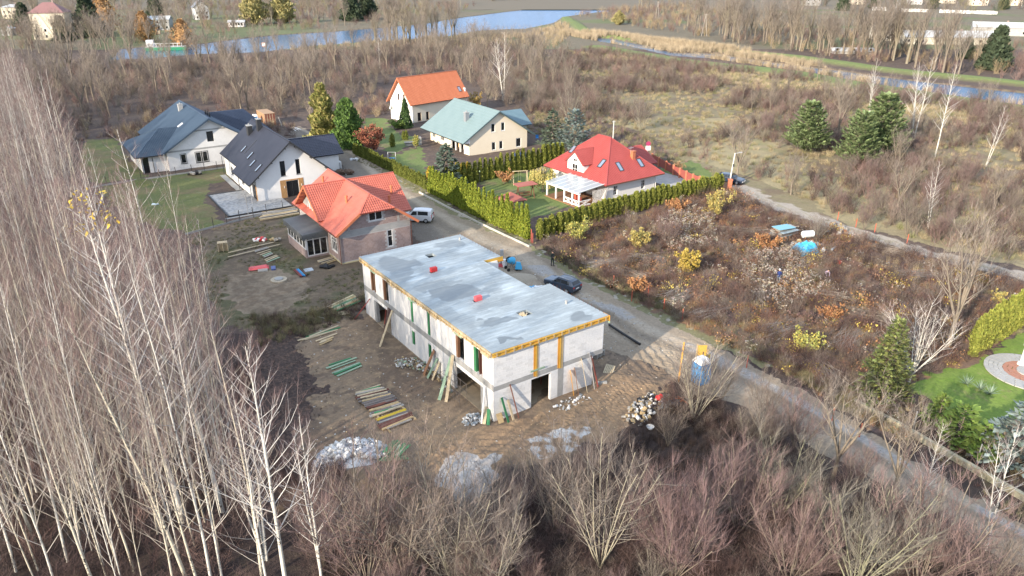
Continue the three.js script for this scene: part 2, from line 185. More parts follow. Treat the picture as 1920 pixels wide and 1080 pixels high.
{
  const kinds = [['ground', null], ['dirt_road', roadPoly], ['building_site', sitePoly], ['lawn', lawnDark], ['lawn', lawnLeft], ['lawn', lawnCream], ['lawn', lawnMid], ['lawn', lawnRed], ['lawn', lawnBack], ['lawn', lawnR], ['overgrown_plot', plotPoly], ['gravel_path', 'path']];
  const labels = { ground: 'brown leaf litter and rough grass ground under the trees', dirt_road: 'rutted pale dirt road running diagonally between the plots', building_site: 'bare brown earth of the building site round the flat slab', overgrown_plot: 'overgrown reddish brown plot beside the road', gravel_path: 'narrow grey gravel track along the far side of the overgrown plot' };
  const lawnLabels = ['patchy lawn in front of the dark roofed house', 'rough grass left of the blue grey roofed house', 'mown lawn beside the cream house', 'grass behind the rust leaved tree', 'lawn with play frame behind the thuja hedge', 'grass behind the red roofed white house', 'bright green lawn at the right edge'];
  let li = 0;
  const buckets = kinds.map(k => ({ name: k[0], P: k[1], p: [], u: [], groups: [] }));
  const mats = [];
  tiles.forEach((T, ti) => {
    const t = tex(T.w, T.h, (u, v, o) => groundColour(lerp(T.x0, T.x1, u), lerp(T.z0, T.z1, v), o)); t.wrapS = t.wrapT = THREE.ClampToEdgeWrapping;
    const bump = grain.clone(); bump.repeat.set((T.x1 - T.x0) / 4, (T.z1 - T.z0) / 4);
    mats.push(mat([1, 1, 1], .95, { map: t, bumpMap: bump, bumpScale: ti < 2 ? .06 : .15 }));
    const dx = (T.x1 - T.x0) / T.nx, dz = (T.z1 - T.z0) / T.nz, H = new Float32Array((T.nx + 1) * (T.nz + 1));
    for (let j = 0; j <= T.nz; j++) for (let i = 0; i <= T.nx; i++) { const x = T.x0 + i * dx, z = T.z0 + j * dz; H[j * (T.nx + 1) + i] = (z > -95.2 && z < -94.8) || (z > -180.2 && z < -179.8) ? 0 : hgt(x, z); }
    for (let j = 0; j < T.nz; j++) for (let i = 0; i < T.nx; i++) {
      const x = T.x0 + i * dx, z = T.z0 + j * dz, cx = x + dx / 2, cz = z + dz / 2; let k = 0;
      for (let q = buckets.length - 1; q > 0; q--) { const P = buckets[q].P; if (P === 'path' ? (cx > 25 && cz > -125 && segD(PATH, cx, cz) < 1.6) : inPoly(P, cx, cz)) { k = q; if (q === 10 && inPoly(roadPoly, cx, cz)) k = 1; break; } }
      const B = buckets[k]; if (!B.groups.length || B.groups[B.groups.length - 1].m !== ti) B.groups.push({ m: ti, start: B.p.length / 3 });
      const q = [[x, H[j * (T.nx + 1) + i], z], [x, H[(j + 1) * (T.nx + 1) + i], z + dz], [x + dx, H[(j + 1) * (T.nx + 1) + i + 1], z + dz], [x + dx, H[j * (T.nx + 1) + i + 1], z]];
      for (const e of [0, 1, 2, 0, 2, 3]) { const w = q[e]; B.p.push(w[0], w[1], w[2]); B.u.push((w[0] - T.x0) / (T.x1 - T.x0), (w[2] - T.z0) / (T.z1 - T.z0)); }
    }
  });
  /* the plain beyond, out to the horizon */
  { const far = mat([.14, .12, .085], .95); mats.push(far); const B = buckets[0]; B.groups.push({ m: 3, start: B.p.length / 3 }); const q = (x0, z0, x1, z1) => { for (const [x, z] of [[x0, z0], [x0, z1], [x1, z1], [x0, z0], [x1, z1], [x1, z0]]) { B.p.push(x, 0, z); B.u.push(x / 40, z / 40); } };
    q(-3000, -3500, 3000, -640); q(-3000, -640, -460, -180); q(460, -640, 3000, -180); q(-1500, -180, -125, -95); q(125, -180, 1500, -95); q(-1500, -95, -75, 400); q(75, -95, 1500, 400); q(-75, -8, 75, 400); }
  for (const B of buckets) { if (!B.p.length) continue;
    const g = new THREE.BufferGeometry(); g.setAttribute('position', new THREE.Float32BufferAttribute(B.p, 3)); g.setAttribute('uv', new THREE.Float32BufferAttribute(B.u, 2)); g.computeVertexNormals();
    B.groups.forEach((q, i) => g.addGroup(q.start, (B.groups[i + 1]?.start ?? B.p.length / 3) - q.start, q.m));
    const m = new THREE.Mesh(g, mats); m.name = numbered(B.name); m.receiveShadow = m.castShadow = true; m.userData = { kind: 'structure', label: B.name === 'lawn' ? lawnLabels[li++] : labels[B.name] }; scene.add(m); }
}
/* water: river behind the trees and side canal with reeds */
const waterBump = tex(256, 256, (u, v, o) => { o[0] = o[1] = o[2] = pf(u, v, 10, 5, 3); }, null, false); waterBump.repeat.set(.12, .3);
const waterM = new THREE.MeshPhysicalMaterial({ color: lin(.045, .13, .25), roughness: .14, ior: 1.33, bumpMap: waterBump, bumpScale: .05, side: THREE.DoubleSide });
for (const [P, n, l, y] of [[river, 'river', 'wide blue river running behind the bare woods', -.45], [canal, 'canal', 'narrow canal between grassy banks and reeds', -.45]]) {
  const sh = new THREE.Shape(P.pts.map(q => new THREE.Vector2(q[0], -q[1]))); const g = new THREE.ShapeGeometry(sh); g.rotateX(-Math.PI / 2); g.translate(0, y, 0);
  const m = new THREE.Mesh(g, waterM); m.name = n; m.userData = { kind: 'structure', label: l }; m.receiveShadow = true; scene.add(m);
}

/* ---------- building kit ---------- */
const noiseMap = (a, b, n, seed, rep, ax = 1, ay = 1) => tex(256, 256, (u, v, o) => { const k = pf(u, v, n, seed, 4) * .65 + pf(u, v, n * 6, seed + 4, 2) * .35; for (let i = 0; i < 3; i++) o[i] = lerp(a[i], b[i], k); }, rep);
const M = {
  aac: mat([1, 1, 1], .95, { map: noiseMap([.62, .62, .61], [.8, .8, .79], 4, 1, .25), bumpMap: grain, bumpScale: .004 }),
  aacB: mat([1, 1, 1], .95, { map: noiseMap([.66, .66, .65], [.82, .82, .81], 4, 2, .25) }),
  aacC: mat([1, 1, 1], .95, { map: noiseMap([.58, .58, .57], [.77, .77, .76], 5, 3, .25) }),
  joint: mat([.5, .5, .49], .95),
  conc: mat([1, 1, 1], .9, { map: noiseMap([.26, .265, .26], [.42, .42, .41], 5, 4, .4) }),
  concFloor: mat([1, 1, 1], .9, { map: noiseMap([.24, .19, .13], [.34, .28, .2], 5, 4, .4) }),
  render: mat([1, 1, 1], .9, { map: noiseMap([.68, .68, .67], [.78, .78, .77], 4, 5, .2) }),
  cream: mat([1, 1, 1], .9, { map: noiseMap([.64, .57, .44], [.72, .65, .52], 4, 6, .2) }),
  brick: mat([1, 1, 1], .95, { map: noiseMap([.25, .185, .172], [.36, .28, .26], 6, 7, .6) }),
  brickB: mat([1, 1, 1], .95, { map: noiseMap([.29, .22, .205], [.4, .315, .295], 6, 8, .6) }),
  mortar: mat([1, 1, 1], .95, { map: noiseMap([.36, .34, .33], [.55, .54, .52], 7, 9, .6) }),
  timber: mat([1, 1, 1], .85, { map: tex(256, 64, (u, v, o) => { const k = pn(u * .25, v, 32, 3) * .5 + pf(u, v, 6, 4) * .5; o[0] = .32 + .22 * k; o[1] = .235 + .17 * k; o[2] = .12 + .1 * k; }, .7) }),
  pale: mat([1, 1, 1], .85, { map: tex(256, 64, (u, v, o) => { const k = pn(u * .25, v, 32, 5) * .5 + pf(u, v, 6, 6) * .5; o[0] = .38 + .22 * k; o[1] = .31 + .19 * k; o[2] = .2 + .14 * k; }, .7) }),
  form: mat([1, 1, 1], .7, { map: noiseMap([.42, .24, .03], [.62, .39, .08], 6, 10, .6) }),
  formOrange: mat([1, 1, 1], .7, { map: noiseMap([.48, .22, .02], [.62, .3, .04], 6, 11, .6) }),
  brownPly: mat([1, 1, 1], .7, { map: noiseMap([.17, .085, .045], [.28, .15, .085], 6, 12, .6) }),
  grey: mat([1, 1, 1], .9, { map: tex(256, 64, (u, v, o) => { const k = pn(u * .25, v, 32, 7) * .5 + pf(u, v, 6, 8) * .5; o[0] = .24 + .2 * k; o[1] = .225 + .185 * k; o[2] = .2 + .165 * k; }, .7) }),
  green: mat([1, 1, 1], .7, { map: noiseMap([.02, .14, .055], [.06, .26, .11], 6, 13, .6) }),
  greenPale: mat([1, 1, 1], .8, { map: noiseMap([.2, .32, .22], [.34, .44, .32], 6, 14, .6) }),
  steel: mat([.16, .14, .13], .6, { metalness: .3 }), rust: mat([.13, .05, .035], .8), redSteel: mat([.3, .06, .05], .7), alu: mat([.55, .56, .57], .4, { metalness: .6 }),
  yellow: mat([.62, .42, .02], .6), red: mat([.5, .03, .03], .6), redSoft: mat([.6, .1, .11], .6), blue: mat([.03, .2, .5], .5), tarp: mat([.05, .36, .62], .55), black: mat([.02, .02, .022], .6), white: mat([.75, .75, .74], .6),
  glass: new THREE.MeshPhysicalMaterial({ color: lin(.012, .015, .018), roughness: .06, side: THREE.DoubleSide, clearcoat: .5 }),
  skyGlass: new THREE.MeshPhysicalMaterial({ color: lin(.4, .45, .5), roughness: .08, metalness: .7, side: THREE.DoubleSide, clearcoat: 1 }),
  frameW: mat([.72, .72, .71], .5), frameD: mat([.03, .032, .036], .5), frameB: mat([.16, .07, .04], .6),
  wood: mat([1, 1, 1], .7, { map: tex(64, 256, (u, v, o) => { const k = pn(u, v * .3, 24, 2); o[0] = .34 + .14 * k; o[1] = .19 + .09 * k; o[2] = .075 + .05 * k; }, .6) }),
};
/* wall in its own plane (x along, y up), thickness t towards -z; holes are [x0,y0,x1,y1] */
function wallGeo(outline, holes, t) { const s = new THREE.Shape(outline.map(p => new THREE.Vector2(p[0], p[1]))); for (const [a, b, c, d] of holes) { const h = new THREE.Path(); h.moveTo(a, b); h.lineTo(a, d); h.lineTo(c, d); h.lineTo(c, b); h.closePath(); s.holes.push(h); } const g = new THREE.ExtrudeGeometry(s, { depth: t, bevelEnabled: false }); g.translate(0, 0, -t); return g; }
/* place a plane-built geometry: origin o, facing angle: 0 = +z, 1 = -x, 2 = -z, 3 = +x */
function face(g, o, f) { g.rotateY(-f * Math.PI / 2); g.translate(...o); return g; }
function mesh(name, g, m, parent) { const o = new THREE.Mesh(g, m); o.name = name; parent.add(o); return o; }
function holder(name, parent, o, f) { const h = new THREE.Group(); h.name = name; h.position.set(...o); h.rotation.y = -f * Math.PI / 2; parent.add(h); return h; }
/* window or door: frame mesh with pane and sill, in the wall plane, set back by s */
function windowIn(parent, o, f, x0, y0, x1, y1, { name = 'window', m = M.frameW, w = .08, bars = 1, rows = [], sill = true, s = .1, glass = M.glass, sillM } = {}) {
  const b = new MB(), z0 = -s - .07, z1 = -s; b.box(x0, y0, z0, x0 + w, y1, z1).box(x1 - w, y0, z0, x1, y1, z1).box(x0 + w, y0, z0, x1 - w, y0 + w, z1).box(x0 + w, y1 - w, z0, x1 - w, y1, z1);
  for (let i = 1; i < bars; i++) { const x = lerp(x0, x1, i / bars); b.box(x - w * .5, y0 + w, z0, x + w * .5, y1 - w, z1 - .003); }
  for (const q of rows) { const y = lerp(y0, y1, q); b.box(x0 + w, y - w * .35, z0 + .01, x1 - w, y + w * .35, z1 - .006); }
  const fr = mesh(name, face(b.geo(), o, f), m, parent);
  for (let i = 0; i < bars; i++) { const q = new MB(); q.box(lerp(x0, x1, i / bars) + w * .5, y0 + w * .5, z0 + .02, lerp(x0, x1, (i + 1) / bars) - w * .5, y1 - w * .5, z0 + .035); mesh('pane', face(q.geo(), o, f), glass, fr); }
  if (sill) { const q = new MB(); q.box(x0 - .06, y0 - .05, -s, x1 + .06, y0 - .002, .06); mesh('sill', face(q.geo(), o, f), sillM || m, fr); }
  return fr;
}
/* roof slope from a convex polygon of 3-D points (first two along the eave, left to right seen from outside): courses stepped, tiles ribbed */
function slope(mb, pts, { row = .35, col = .3, step = .025, amp = .018, flat = false, seed = 1 } = {}) {
  const A = V(...pts[0]), S = V(...pts[1]).sub(A).normalize(); let T = null; const N = V(0, 0, 0); for (let i = 2; i < pts.length && !T; i++) { N.crossVectors(S, V(...pts[i]).sub(A)); if (N.length() > .01) { N.normalize(); T = V(0, 0, 0).crossVectors(N, S); } } if (N.y < 0) N.negate();
  const P = pts.map(p => { const d = V(...p).sub(A); return [d.dot(S), d.dot(T)]; });
  let s0 = 1e9, s1 = -1e9, t1 = -1e9, t0 = 1e9; for (const [s, t] of P) { s0 = Math.min(s0, s); s1 = Math.max(s1, s); t1 = Math.max(t1, t); t0 = Math.min(t0, t); }
  const clip = (poly, ax, v, sg) => { const o = []; for (let i = 0; i < poly.length; i++) { const a = poly[i], b = poly[(i + 1) % poly.length], da = (a[ax] - v) * sg, db = (b[ax] - v) * sg; if (da >= 0) o.push(a); if ((da >= 0) !== (db >= 0)) { const k = da / (da - db); o.push([a[0] + (b[0] - a[0]) * k, a[1] + (b[1] - a[1]) * k]); } } return o; };
  const rnd = rng(seed), at = (s, t, l) => [A.x + S.x * s + T.x * t + N.x * l, A.y + S.y * s + T.y * t + N.y * l, A.z + S.z * s + T.z * t + N.z * l];
  const hw = flat ? col : col / 2;
  for (let t = t0, ri = 0; t < t1 - 1e-4; t += row, ri++) { const band = clip(clip(P, 1, t, 1), 1, t + row, -1); if (band.length < 3) continue; let k0 = Math.floor(Math.min(...band.map(q => q[0])) / hw), k1 = Math.ceil(Math.max(...band.map(q => q[0])) / hw); const off = flat && ri % 2 ? hw / 2 : 0;
    for (let k = k0 - 1; k < k1 + 1; k++) { const c = clip(clip(band, 0, k * hw + off, 1), 0, (k + 1) * hw + off, -1); if (c.length < 3) continue; const j = flat ? rnd() * .008 : 0;
      const l = (s, tt) => .02 + j + step * (1 - (tt - t) / row) + (flat ? 0 : amp * (1 - Math.abs(((s / hw) % 2 + 2) % 2 - 1)) * 2);
      mb.fan(c.map(([s, tt]) => at(s, tt, l(s, tt)))); } }
  /* the deck under the tiles */
  const up = P.map(([s, t]) => at(s, t, .015)), dn = P.map(([s, t]) => at(s, t, -.16)); mb.fan(up); mb.fan(dn.slice().reverse()); for (let i = 0; i < P.length; i++) { const j = (i + 1) % P.length; mb.quad(dn[i], dn[j], up[j], up[i]); }
  return { at: (s, t, l) => at(s, t, l), S, T, N };
}
function skylight(parent, sl, s, t, w, h, m = M.frameD) { const q = (a, b, l) => sl.at(a, b, l), b = new MB(); const bx = (a0, b0, a1, b1, l0, l1) => b.hexa([q(a0, b0, l0), q(a1, b0, l0), q(a1, b1, l0), q(a0, b1, l0), q(a0, b0, l1), q(a1, b0, l1), q(a1, b1, l1), q(a0, b1, l1)]); bx(s, t, s + .1, t + h, .02, .16); bx(s + w - .1, t, s + w, t + h, .02, .16); bx(s + .1, t, s + w - .1, t + .1, .02, .16); bx(s + .1, t + h - .1, s + w - .1, t + h, .02, .16); const f = b.build('skylight', m, parent); const p = new MB(); p.hexa([q(s + .08, t + .08, .09), q(s + w - .08, t + .08, .09), q(s + w - .08, t + h - .08, .09), q(s + .08, t + h - .08, .09), q(s + .08, t + .08, .12), q(s + w - .08, t + .08, .12), q(s + w - .08, t + h - .08, .12), q(s + .08, t + h - .08, .12)]); p.build('pane', M.skyGlass, f); return f; }
const chimneyAt = (parent, x, z, y0, y1, sx, sz, m, cap = true) => { const b = new MB(); b.box(x - sx / 2, y0, z - sz / 2, x + sx / 2, y1, z + sz / 2); const c = b.build('chimney', m, parent); if (cap) { new MB().box(x - sx / 2 - .06, y1 + .003, z - sz / 2 - .06, x + sx / 2 + .06, y1 + .08, z + sz / 2 + .06).tube([x, y1 + .08, z], [x, y1 + .35, z], .1, .1, 8, true).build('chimney_cap', M.conc, c); } return c; };

/* ---------- the unfinished two-storey building ---------- */
const YAW = .6039;
const site = thing('unfinished_building', 'two storey white block building with flat concrete slab roof and timber formwork edge', 'building', [-1.43, 0, -48.88], YAW);
{
  const L = 24, lo = [0, 0, 0];
  const slotsL = [[-22.2, 3.3, -21.1, 5.55], [-19.4, 3.3, -18.2, 5.55], [-13.65, 3.3, -13.15, 5.55], [-10.5, 3.3, -10, 5.55], [-5.64, 3.3, -4.3, 5.55], [-2.86, 3.3, -1.58, 5.55]];
  /* long front: its plane runs along -z and faces -x; x' = -z so that 0 is the near corner */
  const flip = h => h.map(([a, b, c, d]) => [a, b, c, d]);
  const long = (y0, y1, holes) => face(wallGeo([[-L, y0], [0, y0], [0, y1], [-L, y1]], holes, .24), lo, 1);
  mesh('wall_upper', long(3.3, 6.0, flip(slotsL.map(h => [h[0], 3.3001, h[2], 5.55]))), M.aac, site);
  mesh('wall_lower', long(-.1, 2.74, [[-21.75, -.0999, -18.1, 2.4], [-13.69, 1, -13.07, 2.4], [-10.57, 1, -9.97, 2.4], [-6, -.0999, -1.55, 2.38]]), M.aac, site);
  mesh('ring_beam', face(wallGeo([[-L, 2.743], [0, 2.743], [0, 3.297], [-L, 3.297]], [], .25), [-.006, 0, 0], 1), M.conc, site);
  /* end front */
  mesh('wall_upper', wallGeo([[.243, 3.15], [11.12, 3.15], [11.12, 6], [.243, 6]], [[3.83, 3.1501, 4.3, 5.85], [6.25, 3.1501, 6.8, 5.85]], .24).translate(0, 0, -.012), M.aac, site);
  mesh('wall_lower', wallGeo([[.243, -.1], [10.05, -.1], [10.05, 2.74], [.243, 2.74]], [[3.63, -.0999, 5.57, 2.6]], .24).translate(0, 0, -.012), M.aac, site);
  mesh('ring_beam', wallGeo([[.25, 2.743], [11.12, 2.743], [11.12, 3.147], [.25, 3.147]], [], .25).translate(0, 0, .004), M.conc, site);
  new MB().box(6.32, -.1, .003, 6.88, 2.74, .012).build('concrete_column', M.conc, site);
  /* the rest of the shell */
  const back = new MB(); back.box(.25, -.1, -L, 11.3, 6, -L + .24).box(11, -.1, -L + .25, 11.25, 6, -16.2).box(9.2, -.1, -16.19, 9.44, 6, -8).box(10.9, 3.15, -7.9, 11.12, 6, -.26).box(9.8, -.1, -7.9, 10.05, 2.74, -.26).box(9.45, -.1, -16.2, 10.99, 6, -15.96).box(9.45, 3.15, -8.1, 10.89, 6, -7.9);
  back.build('wall_rear', M.aac, site);
  const inner = new MB(); inner.box(.25, -.05, -8.2, 9.1, 5.9, -8).box(.25, -.05, -16.2, 9.1, 5.9, -16).box(4.6, -.05, -15.9, 4.8, 5.9, -8.3).box(5, 0, -23.7, 5.15, 5.9, -16.3).box(5.6, 0, -7.8, 5.75, 5.9, -3.2); inner.build('wall_inner', M.aacC, site);
  new MB().box(.25, 2.8, -L + .25, 11, 3.05, -.27).build('floor_slab', M.conc, site);
  new MB().box(-.05, -.1, -L - .05, 9.4, -.02 + .08, -.3).build('ground_floor', M.concFloor, site);
  /* end-front blocks: each one a piece, joints left open */
  const rnd = rng(5), bm = [M.aac, M.aacB, M.aacB, M.aac, M.aacC];
  const geoCache = {}; const blockGeo = w => geoCache[w] ??= (() => { const b = new MB(); b.box(-w / 2 + .004, -.116, 0, w / 2 - .004, .116, .012); return b.geo(); })();
  const lay = (y0, rows, x0, x1, holes) => { for (let r = 0; r < rows; r++) { const y = y0 + .12 + r * .24; let x = x0; const first = r % 2 ? .3 : .6; let w = first; while (x < x1 - .05) { w = Math.min(w, x1 - x); const cx = x + w / 2; if (!holes.some(h => cx + w / 2 > h[0] + .02 && cx - w / 2 < h[2] - .02 && y > h[1] && y < h[3])) { const o = new THREE.Mesh(blockGeo(+w.toFixed(2)), bm[(rnd() * 5) | 0]); o.name = 'block'; o.position.set(cx, y, -.01); site.add(o); } x += w; w = .6; } } };
  lay(3.16, 11, .02, 3.8, []); lay(3.16, 11, 4.36, 6.22, []); lay(3.16, 11, 6.86, 11.1, []);
  lay(.0, 11, .02, 3.6, []); lay(0, 11, 5.6, 6.3, []); lay(0, 11, 6.9, 10.04, []);
  /* the roof slab: floated concrete with damp patches and pale laitance */
  const outl = [[-.18, .18], [11.38, .18], [11.38, -7.9], [9.45, -7.9], [9.45, -16.2], [11.55, -16.2], [11.55, -24.15], [-.18, -24.15]];
  const holes = [[5.4, -20.85, 6.3, -19.85], [5.3, -4.6, 6.35, -3.65], [3.55, -8.75, 4.1, -8.3], [3.6, -16.6, 4.1, -16.2]];
  const sh = new THREE.Shape(outl.map(p => new THREE.Vector2(p[0], -p[1]))); for (const [a, b, c, d] of holes) { const h = new THREE.Path(); h.moveTo(a, -b); h.lineTo(c, -b); h.lineTo(c, -d); h.lineTo(a, -d); h.closePath(); sh.holes.push(h); }
  const sg = new THREE.ExtrudeGeometry(sh, { depth: .26, bevelEnabled: false }); sg.rotateX(-Math.PI / 2); sg.translate(0, 6.04, 0);
  { const p = sg.attributes.position, u = sg.attributes.uv; for (let i = 0; i < p.count; i++) u.setXY(i, (p.getX(i) + .2) / 12, (-p.getZ(i) + .2) / 24.6); }
  const damp = [[3.2, 11.6, 2.6, 1.5, .9], [6.6, 19.3, 1.6, 1.2, .0], [2.2, 20.5, 1.8, 2.6, .85], [3.2, 13.7, 3.0, .8, .55], [9.4, 1.3, 1.4, .8, .9], [6.2, 10.2, 1.6, .6, .35], [5.2, 7.2, 2.2, .7, .3], [2.1, 1.0, 1.0, .5, .9], [3.4, 4.4, 2.0, .8, .75], [9.6, 22.4, 1.9, 1.3, .7], [1.2, 17.3, 1.0, 1.6, .7], [8.8, 14.3, .8, 3, .3], [1, 6.5, .8, 3, .35]];
  const wet = (x, y) => { let w = 0; const qx = x + (fbm(x * .9, y * .9, 3) - .5) * 2.2, qy = y + (fbm(x * .9 + 20, y * .9, 3) - .5) * 2.2; for (const [cx, cy, rx, ry, a] of damp) { const d = Math.hypot((qx - cx) / rx, (qy - cy) / ry); w = Math.max(w, a * (1 - sst(.8, 1.02, d))); } return w; };
  const sT = tex(768, 1536, (u, v, o) => { const x = u * 12, y = v * 24.6; const w = wet(x, y), streak = fbm(x * .55, y * 5.5, 4), blot = fbm(x * .5 + 8, y * .5, 3), fine = vn(x * 22, y * 22), cr = vn(x * 3, y * 28);
    let k = .35 + .1 * (blot - .5) * 2 + .1 * sst(.45, .75, streak) * (.4 + blot) + .09 * (cr - .5) + .05 * (fine - .5); k = lerp(k, .17 + .04 * streak, w); const edge = Math.min(x - .1, 11.5 - x, y - .1, 24.3 - y); if (edge < .7) k = lerp(k, .3, .45 * (1 - sst(.45, .7, edge + (blot - .5) * .3))); o[0] = k * .84; o[1] = k * .97; o[2] = k * 1.03; });  // bluish cast of reflected sky painted into the slab colour
  const sR = tex(384, 768, (u, v, o) => { const w = wet(u * 12, v * 24.6); o[0] = o[1] = o[2] = lerp(.62, .3, w) + .1 * (fbm(u * 40, v * 80, 2) - .5); }, null, false);
  mesh('roof_slab', sg, mat([1, 1, 1], 1, { map: sT, roughnessMap: sR, bumpMap: grain, bumpScale: .004 }), site);
  /* formwork boards round the slab, each a board */
  const fb = (x0, y0, z0, x1, y1, z1, m) => new MB().box(x0, y0, z0, x1, y1, z1).build('formwork_board', m, site);
  for (let i = 0; i < 5; i++) { const a = -.22 + i * 2.32, b = a + 2.3; fb(a, 5.88, .19, b, 6.27, .22, i === 1 || i === 4 ? M.formOrange : M.form); fb(a + .05, 6.16, .223, b - .02, 6.25, .3, M.form); fb(a + .05, 5.9, .223, b - .02, 5.99, .3, M.form); for (let k = 0; k < 3; k++) fb(a + .3 + k * .8, 5.92, .303, a + .42 + k * .8, 6.24, .33, M.timber); }
  fb(11.4, 5.8, -.5, 11.43, 6.3, .35, M.formOrange); fb(11.44, 5.6, .1, 11.52, 5.9, .3, M.greenPale);
  for (let i = 0; i < 12; i++) { const a = -24.1 + i * 2.02, b = a + 2.0, dy = (i % 3) * .05 - .03; fb(-.24, 5.86 + dy, a, -.21, 6.25, b, i % 4 ? M.timber : M.form); fb(-.3, 6.1, a + .02, -.243, 6.22, b - .02, M.pale); fb(-.3, 5.86 + dy, a + .1, -.243, 5.96 + dy, b, i % 3 ? M.timber : M.pale); for (let k = 0; k < 2; k++) fb(-.34, 5.82 + dy, a + .4 + k * .9, -.303, 6.2, a + .52 + k * .9, M.timber); if (i % 2) fb(-.28, 5.66, a + .5, -.245, 5.84 + dy, b - .3, i % 4 === 1 ? M.greenPale : M.pale); }
  fb(9.45, 5.8, -16.17, 11.75, 6.27, -16.12, M.form); fb(9.45, 5.82, -16.1, 11.75, 5.95, -16.02, M.formOrange);
  /* timbers closing the tall slots */
  for (const [x0, x1, y0] of [[3.83, 4.3, 2.82], [6.25, 6.8, 2.8]]) { fb(x0, y0, -.02, x0 + .17, 5.86, .03, M.formOrange); fb(x0 + .18, y0 - .05, -.02, x0 + .3, 5.86, .06, M.form); fb(x0 + .31, y0 - .1, -.02, x1 - .02, 5.86, .04, M.timber); }
  fb(3.5, 3.35, .07, 4.9, 3.5, .1, M.greenPale);
  const jamb = (z, y0, y1, m, w = .22) => fb(.03, y0, z, .05 + .2, y1, z + w, m);
  jamb(-22.2, 3.3, 5.55, M.brownPly); jamb(-21.5, 3.3, 5.55, M.brownPly, .1); jamb(-19.4, 3.3, 5.55, M.brownPly); jamb(-13.64, 3.3, 5.55, M.green, .3); jamb(-10.49, 3.3, 5.55, M.green, .3); jamb(-5.63, 3.3, 5.55, M.brownPly, .28); jamb(-2.85, 3.3, 5.55, M.green, .3); jamb(-2.1, 3.3, 5.5, M.rust, .06); jamb(-1.7, 3.3, 5.5, M.rust, .06);
  jamb(-13.68, 1.003, 2.38, M.green, .3); jamb(-10.56, 1.003, 2.38, M.green, .3);
  new MB().box(-.02, 0, -21.78, .3, 2.38, -21.3).build('concrete_column', M.conc, site); new MB().box(.0, 0, -1.9, .3, 2.36, -1.553).build('concrete_column', M.conc, site);
  /* shaft boxes and stubs standing on the roof */
  const rd = (x, z, m) => { const b = new MB(); b.box(x - .32, 6.303, z - .18, x + .32, 6.72, z + .18); const o = b.build('foam_former', m, site); o.userData.label = 'red foam former closing a hole in the roof slab'; };
  rd(4.05, -16.5, M.red); rd(4.02, -8.5, M.redSoft);
  for (const [x, z] of [[10.6, -22.6], [9.9, -3.6]]) new MB().tube([x, 6.28, z], [x, 6.62, z], .11, .11, 10, true).build('vent_stub', M.conc, site);
  const rb = new MB(); const rr = rng(8); for (let i = 0; i < 14; i++) { const k = i / 14; rb.tube([11.3, 6.2, -24 + k * 8], [11.3, 6.55 + rr() * .2, -24 + k * 8], .012, .012, 4); rb.tube([11.25, 6.2, -.3 - k * 7.4], [11.25, 6.5 + rr() * .2, -.3 - k * 7.4], .012, .012, 4); rb.tube([k * 11, 6.2, -24], [k * 11, 6.5 + rr() * .2, -24], .012, .012, 4); } rb.build('rebar_stubs', M.rust, site).userData.kind = 'stuff';
  const lit = new MB(); for (let i = 0; i < 7; i++) lit.ob(5.5 + rr() * .7, 6.25 + rr() * .1, -4.4 + rr() * .6, .5, .06, .12, rr() * 3, .2 * rr()); lit.build('timber_offcuts', M.pale, site);
  for (const [x, z, h] of [[.4, -20.6, 2.2], [.5, -19.2, 2.5]]) new MB().tube([x, .05, z], [x + .3, 2.6, z + .3], .035, .035, 6).build('steel_prop', M.redSteel, site);
  for (const [x, z] of [[2, -3], [2.2, -5.2], [4.2, -2.2], [6.4, -2.4], [7.2, -5], [4.8, -5], [2.4, -20], [3.2, -18]]) new MB().tube([x, .06, z], [x, 2.8, z], .035, .035, 6).build('steel_prop', M.redSteel, site);
  new MB().box(4.1, .06, -2.2, 4.9, .9, -1.6).build('pallet_of_sacks', M.brownPly, site);
}

/* ---------- houses ---------- */
const roofMat = (a, b, rough, seed, o = {}) => mat([1, 1, 1], rough, { map: noiseMap(a, b, 5, seed, .25), ...o });
const RT = { red: roofMat([.38, .095, .062], [.5, .145, .1], .55, 21), redDark: roofMat([.27, .045, .04], [.37, .078, .068], .5, 22), orange: roofMat([.42, .125, .055], [.54, .19, .095], .7, 23), dark: roofMat([.018, .021, .034], [.034, .038, .056], .6, 24), slate: roofMat([.03, .055, .09], [.052, .082, .12], .5, 25), teal: roofMat([.15, .22, .225], [.21, .285, .285], .5, 26), maroon: roofMat([.2, .1, .095], [.28, .15, .14], .7, 27), greyTin: roofMat([.4, .42, .43], [.52, .54, .55], .4, 28) };
/* gable end outline with roof line y(x) = he at -oe rising to hr at W/2 */
function gableWall(W, he, oe, hr, holes, t = .3, base = -.15) { const k = (hr - he) / (W / 2 + oe), yw = he + k * oe - .18, yp = hr - .2; return wallGeo([[0, base], [W, base], [W, yw], [W / 2, yp], [0, yw]], holes, t); }
function gutter(parent, a, b, m = M.frameD) { return new MB().bar(a, b, .12, .11).build('gutter', m, parent); }
function downpipe(parent, x, y, z, m = M.frameD) { return new MB().tube([x, -.1, z], [x, y, z], .05, .05, 6).build('downpipe', m, parent); }
function rakes(mb, W, he, oe, hr, z, t = .05) { const k = (hr - he) / (W / 2 + oe); mb.hexa([[-oe - .02, he - .2, z], [-oe - .02, he - .2, z + t], [W / 2, hr - .22, z + t], [W / 2, hr - .22, z], [-oe - .02, he + .06, z], [-oe - .02, he + .06, z + t], [W / 2, hr + .08, z + t], [W / 2, hr + .08, z]]); mb.hexa([[W / 2, hr - .22, z], [W / 2, hr - .22, z + t], [W + oe + .02, he - .2, z + t], [W + oe + .02, he - .2, z], [W / 2, hr + .08, z], [W / 2, hr + .08, z + t], [W + oe + .02, he + .06, z + t], [W + oe + .02, he + .06, z]]); }

